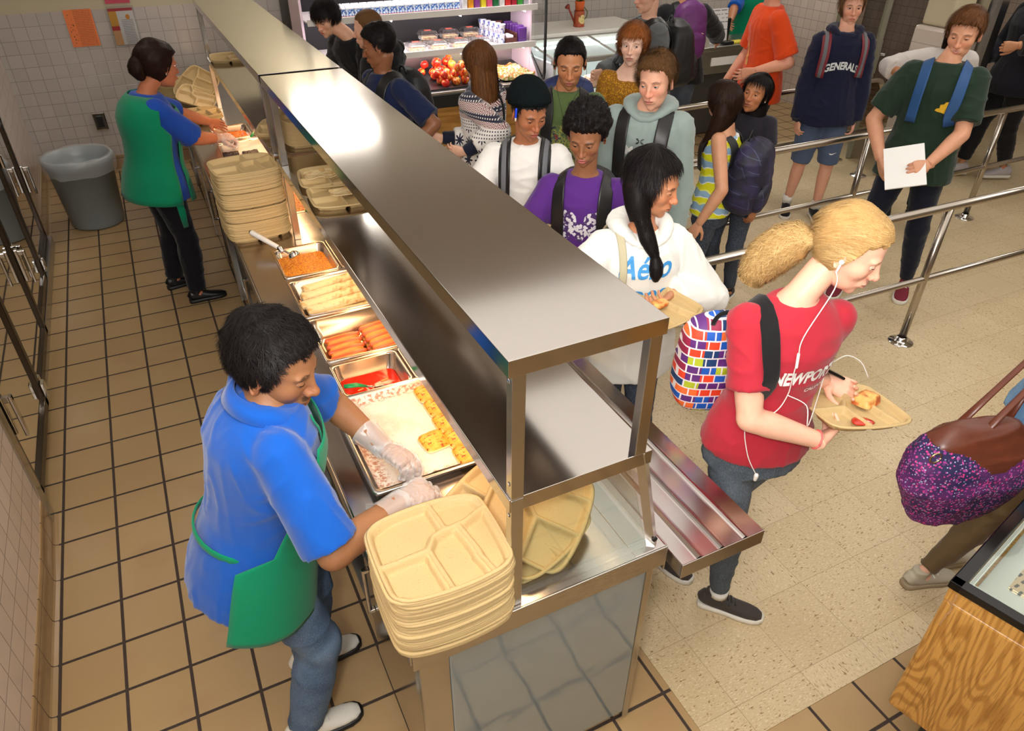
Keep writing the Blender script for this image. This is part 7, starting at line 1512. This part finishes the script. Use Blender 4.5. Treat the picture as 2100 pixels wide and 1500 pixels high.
bm = BM(); box(bm, fx0, fx1, 7.03, 7.45, .78, 2.1); bmo('back_wall', bm, simple('fridge_back', c(9, 7, 12), .4), t)
pk = simple('side_wall_pink', c(226, 206, 216), .4); bm = BM(); box(bm, fx1-.02, fx1, 6.62, 7.2, .79, 2.1); box(bm, fx0, fx0+.02, 6.62, 7.2, .79, 2.1); pieces('side_wall', bm, pk, t)
bm = BM(); vs = [bm.verts.new(p) for p in ((fx1-.012, fy0+.05, .79), (fx1-.012, 6.63, .79), (fx1-.012, 6.63, 1.0), (fx1-.012, fy0+.12, .80))]; bm.faces.new(vs); pieces('side_wall', bm, pk, t)
bm = BM(); vs = [bm.verts.new(p) for p in ((fx1+.005, fy0+.04, .80), (fx1+.005, 6.66, 1.02), (fx1+.005, 6.66, 2.0), (fx1+.005, fy0+.04, 2.0))]; bm.faces.new(vs); bmo('side_glass', bm, M['glass'], t)
bar('glass_frame', [(fx1+.006, fy0+.04, 2.0), (fx1+.006, fy0+.03, .86), (fx1+.006, fy0+.05, .79)], .014, t, M['black'], 8); bar('glass_frame', [(fx1+.006, fy0+.06, .80), (fx1+.006, 6.66, 1.02), (fx1+.006, 6.66, 2.0)], .006, t, M['black'], 8)
for z, yf in ((1.10, 6.50), (1.42, 6.48)):
    bm = BM(); box(bm, fx0+.02, fx1-.02, yf, 7.03, z-.012, z, .002); sh_ = bmo('shelf', bm, M['whitem'], t); bm = BM(); box(bm, fx0+.02, fx1-.02, yf-.015, yf, z-.03, z+.022, .003); bmo('price_rail', bm, M['white'], sh_)
    bm = BM()
    for xx in (2.1, 2.75, 3.4): box(bm, xx, xx+.008, yf+.05, 7.03, z-.05, z-.012)
    pieces('shelf_bracket', bm, M['white'], sh_)
    bm = BM(); box(bm, fx0+.1, fx1-.1, yf+.01, yf+.03, z-.028, z-.014); bmo('shelf_lamp', bm, m_emit('shelf_tube_%d' % int(z*100), (1, .86, .95, 1), 7), t)
    area('shelf_lamp_light', ((fx0+fx1)/2, yf+.05, z-.04), fx1-fx0-.2, 8, (1, .88, .94), target=((fx0+fx1)/2, 6.75, z-.4), sy=.04)
bm = BM(); box(bm, fx0, fx1, 6.40, 7.45, 2.0, 2.15); bmo('canopy', bm, M['whitem'], t); area('canopy_light', ((fx0+fx1)/2, 6.55, 1.97), fx1-fx0-.2, 12, (1, .88, .94), target=((fx0+fx1)/2, 6.7, 1.3), sy=.05)
# milk cartons
def carton(x, y, z, i, first=[None]):
    if first[0] is None:
        g = N('milk_carton'); p = g.sep(g.co('Object')); n1 = g.noise(g.co('Object'), 60, 3); base = g.mix(g.sm(n1, .45, .52), c(40, 110, 206), c(220, 236, 248)); base = g.mix(g.sm(p[2], .068, .069), base, c(236, 238, 240)); base = g.mix(g.sm(g.math('ABSOLUTE', g.math('SUBTRACT', p[2], .012)), .006, .005), base, c(176, 60, 50)); g.set(base=base, rough=.4)
        bm = BM(); box(bm, -.034, .034, -.034, .034, 0, .075, .002); vs = [bm.verts.new(v) for v in ((-.033, -.033, .075), (.033, -.033, .075), (.033, .033, .075), (-.033, .033, .075), (-.033, 0, .098), (.033, 0, .098))]
        for f in ((0, 1, 5, 4), (2, 3, 4, 5), (1, 2, 5), (3, 0, 4)): bm.faces.new([vs[k] for k in f])
        o = bmo('milk_carton', bm, g.m); first[0] = o
    else: o = first[0].copy(); COL.objects.link(o)
    o.location = (x, y, z); tag(o, 'small blue and white milk carton on the upper fridge shelf', 'milk carton', 'milk cartons on the upper shelf')
for i in range(16): carton(1.60+i*.074, 6.56, 1.422, i); 
for i in range(16): carton(1.60+i*.074, 6.64, 1.422, i)
cols = [('white', c(230, 230, 230)), ('orange and green', c(236, 150, 30)), ('purple and yellow', c(130, 60, 140)), ('yellow', c(236, 206, 40)), ('pink', c(220, 90, 130)), ('dark green', c(20, 110, 60)), ('white label', c(220, 220, 220)), ('red', c(200, 40, 40)), ('deep red', c(170, 30, 50)), ('green', c(60, 160, 60)), ('silver', c(180, 180, 190))]
for i, (n_, q) in enumerate(cols):
    bm = BM(); x = 2.80+i*.062; box(bm, x-.026, x+.026, 6.54, 6.60, 1.423, 1.53, .012, 3); tag(bmo('snack_pack', bm, simple('snack_pack_%d' % i, q, .3, noise=30, amt=.5), loc=(x, 6.57, 1.42)), f'{n_} drink or snack pack on the upper fridge shelf', 'snack pack')
# clear salad containers, yogurts
def clam(x, y, z, r, lab):
    t = Thing('salad_container', lab, 'container', (x, y, z)); 
    V, F, n = ringloft([(rrect(x, y, .075, .06, .02), z+.001), (rrect(x, y, .085, .07, .02), z+.04), (rrect(x, y, .092, .078, .022), z+.043), (rrect(x, y, .084, .07, .02), z+.047), (rrect(x, y, .07, .056, .02), z+.075)]); F += [[4*n+k for k in range(n)], [k for k in range(n)][::-1]]; mesh('clear_box', V, F, M['clear'], t, True)
    V, F, n = ringloft([(rrect(x, y, .068, .054, .02), z+.004), (rrect(x, y, .074, .058, .02), z+.025)]); F.append([n+k for k in range(n)]); mesh('salad', V, F, m_grain('container_food', c(226, 204, 160), c(230, 190, 120), c(190, 120, 80), 60), t, True)
    bm = BM(); box(bm, x-.03, x+.03, y-.02, y+.02, z+.0755, z+.0765); mesh_ = bmo('sticker', bm, simple('red_sticker', c(220, 90, 70), .5), t)
i = 0
for x, y, z, l in [(2.34, 6.62, 1.102, 'leftmost clear food box on the lower shelf'), (2.55, 6.62, 1.102, 'second clear food box from the left, front row'), (2.76, 6.62, 1.102, 'third clear food box, front row'), (2.97, 6.62, 1.102, 'fourth clear food box, front row beside the yogurts'), (2.52, 6.78, 1.16, 'raised clear food box behind the second one'), (2.73, 6.78, 1.16, 'raised clear food box behind the third one'), (2.94, 6.78, 1.16, 'raised clear food box nearest the yogurts')]: clam(x, y, z, 0, l)
yo = None
for k in range(5):
    for lv in range(2):
        x, y, z = 3.13+.012*k, 6.90-.08*k, 1.102+.088*lv
        if yo is None:
            g = N('yogurt_cup_print'); n1 = g.noise(g.co('Object'), 45, 2); g.set(base=g.mix(g.sm(n1, .55, .6), c(236, 238, 244), c(70, 90, 180)), rough=.35); V, F = lathe([(0, 0), (.028, 0), (.036, .075), (.039, .078), (.039, .083), (0, .084)], 24); yo = mesh('yogurt_cup', V, F, g.m, smooth=True); o = yo
        else: o = yo.copy(); COL.objects.link(o)
        o.location = (x, y, z); tag(o, ('upper' if lv else 'lower')+' yogurt cup, number %s back from the shelf edge' % ['one at the very back', 'second farthest', 'middle', 'second nearest', 'nearest'][k], 'yogurt cup')
t = Thing('snack_box', 'brown card box with spoons beside the yogurt cups', 'box', (3.27, 6.68, 1.10)); bm = BM(); 
for (a, b, e, f, z1) in ((3.21, 3.216, 6.56, 6.9, 1.19), (3.33, 3.336, 6.56, 6.9, 1.19), (3.21, 3.336, 6.56, 6.566, 1.15), (3.21, 3.336, 6.89, 6.9, 1.25)): box(bm, a, b, e, f, 1.101, z1)
box(bm, 3.21, 3.336, 6.56, 6.9, 1.101, 1.105); bmo('card_tray', bm, simple('brown_card', c(84, 40, 30), .7), t); bm = BM(); box(bm, 3.23, 3.31, 6.58, 6.7, 1.11, 1.17, .01); bmo('contents', bm, M['paper'], t)
for k in range(6):
    bm = BM(); box(bm, 3.36+.0*k, 3.45, 6.58+.06*k, 6.62+.06*k, 1.101, 1.23+.01*(k % 2), .01, 2); tag(bmo('grape_pouch', bm, simple('grape_pouch_mat', c(88, 50, 120), .3, noise=40, amt=.5), loc=(3.4, 6.6+.06*k, 1.1)), 'purple pouch in the row at the right of the lower shelf, ' + ['nearest', 'second', 'third', 'fourth', 'fifth', 'farthest'][k], 'pouch')
# apples
ap0 = None
g = N('apple_skin'); n1 = g.noise(g.vmul(g.co('Object'), (1, 1, .3)), 50, 3); oi = g.t.nodes.new('ShaderNodeObjectInfo').outputs['Random']; g.set(base=g.mix(g.sm(g.math('ADD', n1, g.math('MULTIPLY', oi, .3)), .55, .85), c(206, 40, 26), c(236, 170, 60)), rough=.2)
rnd = random.Random(3); pos = []
for k in range(42):
    x = 2.43+rnd.random()*.36; y = 6.42+rnd.random()*.42; pos.append((x, y))
pl = []
for (x, y) in pos:
    z = .84+.10*(y-6.4)
    while any((x-a)**2+(y-b)**2+(z-c_)**2 < .068**2 for a, b, c_ in pl) and z < 1.0: z += .01
    if z < .98: pl.append((x, y, z))
for k, (x, y, z) in enumerate(pl):
    if ap0 is None:
        V, F = lathe([(0, -.030), (.012, -.034), (.028, -.028), (.037, -.008), (.038, .008), (.030, .026), (.014, .033), (.004, .028), (0, .024)], 24); ap0 = bpy.data.objects.new('apple', None); COL.objects.link(ap0); mesh('flesh', V, F, g.m, ap0, True); V, F = capsule((0, 0, .024), (.003, 0, .042), .0015, .0015, 6); mesh('stem', V, F, M['oak'], ap0, True); o = ap0
    else: o = dup(ap0, (x, y, z))
    o.location = (x, y, z); o.rotation_euler = (rnd.uniform(-.8, .8), rnd.uniform(-.8, .8), rnd.uniform(0, 6)); tag(o, 'red and yellow apple in the pile in the fridge case', 'apple', 'apples piled in the fridge case')
bm = BM(); box(bm, 2.36, 2.86, 6.36, 6.9, .79, .815); tag(bmo('produce_tray', bm, M['black'], loc=(2.6, 6.6, .79)), 'black tray under the apple pile', 'tray')
# salad platters
food_surface('salad', 'green salad on the black platter beside the apples', 'salad', 2.90, 3.06, 6.42, 6.85, .85, m_grain('salad_greens', c(120, 150, 50), c(220, 224, 170), c(50, 80, 30), 45, .5), .03, .012, 30, nx=36, ny=36)
food_surface('salad', 'green and orange vegetable salad at the right end of the case', 'salad', 3.12, 3.47, 6.40, 6.82, .84, m_grain('salad_carrot', c(230, 110, 40), c(120, 150, 60), c(230, 220, 180), 42, .5), .035, .012, 30, nx=40, ny=36)
bm = BM(); box(bm, 2.88, 3.08, 6.39, 6.88, .80, .83, .01); tag(bmo('platter', bm, M['blackgloss'], loc=(2.98, 6.6, .8)), 'black platter under the green salad', 'platter')
# ------------------------------------------------------------ ice cream freezer
t = Thing('chest_freezer', 'white chest freezer with sloped glass lids and lit interior', 'freezer', (4.3, 7.0, 0)); a0, a1, b0, b1 = 3.66, 5.15, 6.42, 7.65
wi = simple('freezer_interior', c(226, 232, 232), .5)
bm = BM(); box(bm, a0, a1, b0, b1, .06, .58, .02, 3); bmo('cabinet', bm, M['whitem'], t)
bm = BM(); box(bm, a0, a0+.04, b0, b1, .58, .90, .004); box(bm, a1-.04, a1, b0, b1, .58, .90, .004); box(bm, a0, a1, b1-.1, b1, .58, 1.0); box(bm, a0+.04, a1-.04, b0+.05, b1-.1, .58, .60); bmo('liner', bm, wi, t)
bm = BM(); box(bm, a0-.01, a1+.01, b0-.02, b0+.03, .565, .60, .004); bmo('lower_sill', bm, M['whitem'], t); bm = BM(); box(bm, a0-.01, a1+.01, b0-.022, b0-.012, .545, .566); bmo('black_gasket', bm, M['black'], t)
bm = BM(); box(bm, a0, a1, b0, b0+.006, .60, .90); bmo('front_glass', bm, M['glass'], t)
bm = BM(); box(bm, a0-.01, a1+.01, b0-.015, b0+.03, .895, .94, .004); box(bm, a0-.01, a1+.01, 6.99, 7.03, .985, 1.02, .004); pieces('lid_rail', bm, simple('grey_rail', c(150, 146, 138), .4), t)
for xx in (a0, (a0+a1)/2-.02, a1-.03):
    V, F = loft([((xx+.015, b0, .94), .02, .012), ((xx+.015, 7.0, 1.02), .02, .012)], 4); mesh('lid_frame', V, F, simple('grey_rail2', c(150, 146, 138), .4), t)
bm = BM(); vs = [bm.verts.new(p) for p in ((a0, b0, .935), (a1, b0, .935), (a1, 7.0, 1.005), (a0, 7.0, 1.005))]; bm.faces.new(vs); bmo('glass_lid', bm, M['glass'], t)
bm = BM(); box(bm, a0-.02, a1+.02, 7.02, b1+.02, 1.02, 1.06, .006); bmo('top_cover', bm, M['whitem'], t); bm = BM(); box(bm, a0, a1, 7.03, b1, .6, 1.02); bmo('rear_housing', bm, simple('grey_enamel', c(130, 130, 128), .4), t)
bm = BM(); box(bm, a0+.1, a1-.1, 6.95, 6.97, .93, .95); bmo('interior_lamp', bm, m_emit('freezer_lamp', (.9, .97, 1, 1), 18), t); area('freezer_light', ((a0+a1)/2, 6.9, .93), a1-a0-.3, 10, (.92, .98, 1), target=((a0+a1)/2, 6.6, .6), sy=.05)
for k in range(6): bm = BM(); x = 3.85+.21*k; box(bm, x-.07, x+.07, 6.55, 6.72, .605, .67+.015*(k % 3), .012, 2); tag(bmo('ice_cream_box', bm, simple('ice_box_%d' % k, [c(230, 214, 180), c(190, 200, 214), c(214, 160, 130)][k % 3], .5, noise=20, amt=.3), loc=(x, 6.63, .6)), ['leftmost', 'second', 'third', 'fourth', 'fifth', 'rightmost'][k]+' small carton inside the chest freezer', 'carton')
# watering can with plant
cx, cy, cz = 4.45, 7.28, 1.061; t = Thing('watering_can', 'rusty red floral watering can with a plant on the freezer', 'watering can', (cx, cy, cz)); g = N('painted_can'); p = g.sep(g.co('Object')); v = g.vor(g.co('Object'), 40, 0); base = g.mix(g.sm(v, .3, .4), c(150, 60, 36), c(176, 84, 48)); dd = g.math('ADD', g.math('POWER', g.math('ADD', p[0], -.01), 2.), g.math('POWER', g.math('SUBTRACT', p[2], .075), 2.)); base = g.mix(g.sm(dd, .0022, .0018), base, g.mix(g.sm(v, .2, .3), c(150, 110, 60), c(226, 208, 140))); g.set(base=base, rough=.5)
V, F = lathe([(0, 0), (.062, 0), (.060, .01), (.055, .15), (.058, .155), (.05, .152), (.05, .14), (0, .14)], 32, cx, cy); V[:, 2] += cz; mesh('can_body', V, F, g.m, t, True); rust = simple('rust_red', c(140, 52, 34), .5)
bar('spout', [(cx-.05, cy, cz+.03), (cx-.10, cy, cz+.12), (cx-.135, cy, cz+.185)], .010, t, rust); V, F = loft([((cx-.13, cy, cz+.178), .008, .008), ((cx-.15, cy, cz+.20), .028, .028), ((cx-.156, cy, cz+.206), .029, .029)], 18); mesh('rose', V, F, rust, t, True)
bar('can_handle', [(cx+.05, cy, cz+.05), (cx+.095, cy, cz+.09), (cx+.10, cy, cz+.14), (cx+.05, cy, cz+.19), (cx, cy, cz+.2), (cx-.04, cy, cz+.15)], .006, t, simple('green_wire', c(90, 100, 50), .5)); V, F = lathe([(0, .155), (.045, .155), (.052, .24), (.05, .25), (0, .24)], 24, cx, cy); V[:, 2] += cz; mesh('flower_pot', V, F, simple('terracotta', c(214, 96, 40), .6), t, True)
pl_ = simple('leaf_green', c(60, 130, 40), .4, noise=20)
for k in range(7):
    a = k*1.1; d = vec((math.cos(a), math.sin(a), .6)); b = vec((cx, cy, cz+.24)); V, F = loft([(b, .004, .002), (b+d*.05, .022, .002), (b+d*.09, .026, .002), (b+d*.13-vec((0, 0, .02)), .004, .002)], 8); mesh('leaf', V, F, pl_, t, True)
# ------------------------------------------------------------ register counter
t = Thing('register_counter', 'steel register counter where the cashier works', 'counter', (5.7, 6.4, 0)); bm = BM(); box(bm, 5.12, 6.35, 6.14, 6.62, .93, .97, .004); bmo('counter_top', bm, M['steelx'], t); bm = BM(); box(bm, 5.15, 6.32, 6.17, 6.6, .70, .93, .004); bmo('apron_panel', bm, M['steelx'], t); bm = BM(); box(bm, 5.4, 5.75, 6.164, 6.17, .78, .86); bmo('name_strip', bm, M['paper'], t)
bm = BM(); box(bm, 5.2, 6.3, 6.35, 6.55, .02, .7); bmo('base_cabinet', bm, simple('dark_grey_laminate', c(70, 68, 66), .5), t)
t = Thing('sign_holder', 'sheet of white paper with printed lines standing on the register counter', 'sign', (5.55, 6.3, .97)); g = N('printed_notice'); p = g.sep(g.co('Generated')); l = g.math('MULTIPLY', g.sm(g.math('ABSOLUTE', g.math('SUBTRACT', g.math('FRACT', g.math('MULTIPLY', p[2], 9.)), .5)), .14, .1), g.math('MULTIPLY', g.sm(g.noise(g.vmul(g.co('Generated'), (8, 0, 9)), 1, 1), .45, .5), g.sm(p[2], .35, .4))); g.set(base=g.mix(l, c(236, 234, 236), c(120, 116, 124)), rough=.6)
bm = BM(); box(bm, 5.44, 5.66, 6.30, 6.304, .972, 1.30, 0, rot=Matrix.Rotation(R(-8), 3, 'X')); bmo('sheet', bm, g.m, t); bm = BM(); box(bm, 5.66, 5.70, 6.30, 6.40, .972, 1.2); bmo('stand', bm, M['black'], t)
bm = BM(); box(bm, 5.70, 5.86, 6.20, 6.30, .972, .985, .003); tag(bmo('yellow_pad', bm, simple('yellow_paper', c(226, 206, 60), .7), loc=(5.8, 6.25, .972)), 'yellow paper pad on the register counter', 'paper'); bm = BM(); box(bm, 5.56, 5.68, 6.18, 6.26, .972, 1.0, .005); tag(bmo('card_reader', bm, M['black'], loc=(5.62, 6.22, .972)), 'black keypad beside the yellow pad on the register counter', 'keypad')
# ------------------------------------------------------------ oak food case at bottom right
def back(px, py, z):
    d = Vector(((px-1050)/FPX, (750-py)/FPX, 1.0)); w = r2*d.x+u2*d.y+fw*d.z; k = (z-CAM[2])/w.z; return vec((w.x*k, w.y*k, z))
t = Thing('food_case', 'oak food display case with black framed glass top at bottom right', 'display case', (1.95, .40, 0))

CO = vec((1.655, .60, 0)); D1 = unit(vec((.975, .215, 0))); D2 = unit(vec((.25, -.968, 0)))
def cbox(nm, a0, a1, b0, b1, z0, z1, mat, bev=.004, seg=2, parent=None):
    bm = BM(); box(bm, a0, a1, -b1, -b0, z0, z1, bev, seg)
    for v in bm.verts: p = CO+D1*v.co.x+D2*(-v.co.y); v.co = Vector((p[0], p[1], v.co.z))
    return bmo(nm, bm, mat, parent or t)
g = N('oak_laminate'); v = g.vmul(g.co(), (1, 1, .22)); n0 = g.noise(v, 3.0, 3); w = g.math('PINGPONG', g.math('MULTIPLY', n0, 60.), 1.); fine = g.noise(g.vmul(g.co(), (160, 160, 9)), 1., 2)
base = g.mix(g.sm(w, .35, .8), c(204, 154, 80), c(176, 126, 58)); base = g.mix(g.math('MULTIPLY', g.sm(fine, .5, .62), .45), base, c(128, 82, 28)); g.set(base=base, rough=.38)
cbox('oak_panel', 0, .64, 0, 1.1, .27, .80, g.m, .012, 3); cbox('oak_rim', 0, .64, 0, .025, .80, .846, g.m, 0); cbox('oak_rim', 0, .022, .025, 1.1, .80, .846, g.m, 0); cbox('oak_rim', .615, .64, .025, 1.1, .80, .846, g.m, 0); cbox('kick_base', .10, .6, .10, 1.0, 0, .27, M['black'])
for (a, b, e, f_) in ((-.006, .65, -.006, .028), (-.006, .65, 1.07, 1.11), (-.006, .028, -.006, 1.11), (.62, .65, -.006, 1.11)): cbox('black_frame', a, b, e, f_, .846, .872, M['blackgloss'], .004)
cbox('inner_trim', .030, .62, .030, .042, .846, .862, M['white'], .002); cbox('inner_trim', .030, .042, .042, 1.07, .846, .862, M['white'], .002)
pg = N('perforated_steel'); p = pg.sep(pg.co()); bx_ = pg.t.nodes.new('ShaderNodeTexBrick'); pg.t.links.new(pg.vmul(pg.co(), (1, 1, 1)), bx_.inputs['Vector']); bx_.inputs['Scale'].default_value = 14; bx_.inputs['Mortar Size'].default_value = .09; bx_.inputs['Brick Width'].default_value = .42; bx_.inputs['Row Height'].default_value = .28
pg.set(base=pg.mix(bx_.outputs['Fac'], c(40, 36, 32), c(186, 160, 134)), metal=bx_.outputs['Fac'], rough=.35)
cbox('steel_deck', .045, .62, .045, 1.06, .806, .81, M['steel'], 0); cbox('vent_deck', .16, .6, .10, .60, .811, .815, pg.m, 0); cbox('glass_top', .028, .62, .028, 1.07, .862, .866, M['glass'], 0)

V = []; F = []; rg_ = random.Random(4)
for k in range(15):
    z = .838-.010*k; a_ = .012+.014*rg_.random()*(1-k/16); p0 = CO+D1*(-.001)+D2*(.012+a_); p1 = CO+D1*(.010)+D2*(-.001)+D1*0; p2 = CO+D1*(.012+a_*.6)+D2*(-.0012); V += [(*p0[:2], z), (*(CO+D1*.0045+D2*.0045-D1*.001)[:2], z), (*p2[:2], z)]
for k in range(14): F += [[3*k, 3*k+1, 3*k+4, 3*k+3], [3*k+1, 3*k+2, 3*k+5, 3*k+4]]
mesh('chipped_edge', V, F, simple('raw_chipboard', c(176, 134, 88), .9, noise=120, amt=.3, bump=.5), t)
bm = BM(); V_ = CO+D1*.40+D2*.55; box(bm, V_[0]-.05, V_[0]+.05, V_[1]-.03, V_[1]+.03, .818, .85, .012, 3); tag(bmo('packaged_snack', bm, simple('red_wrapper', c(214, 50, 30), .35), loc=(V_[0], V_[1], .816)), 'red wrapped packet inside the oak food case', 'packet')
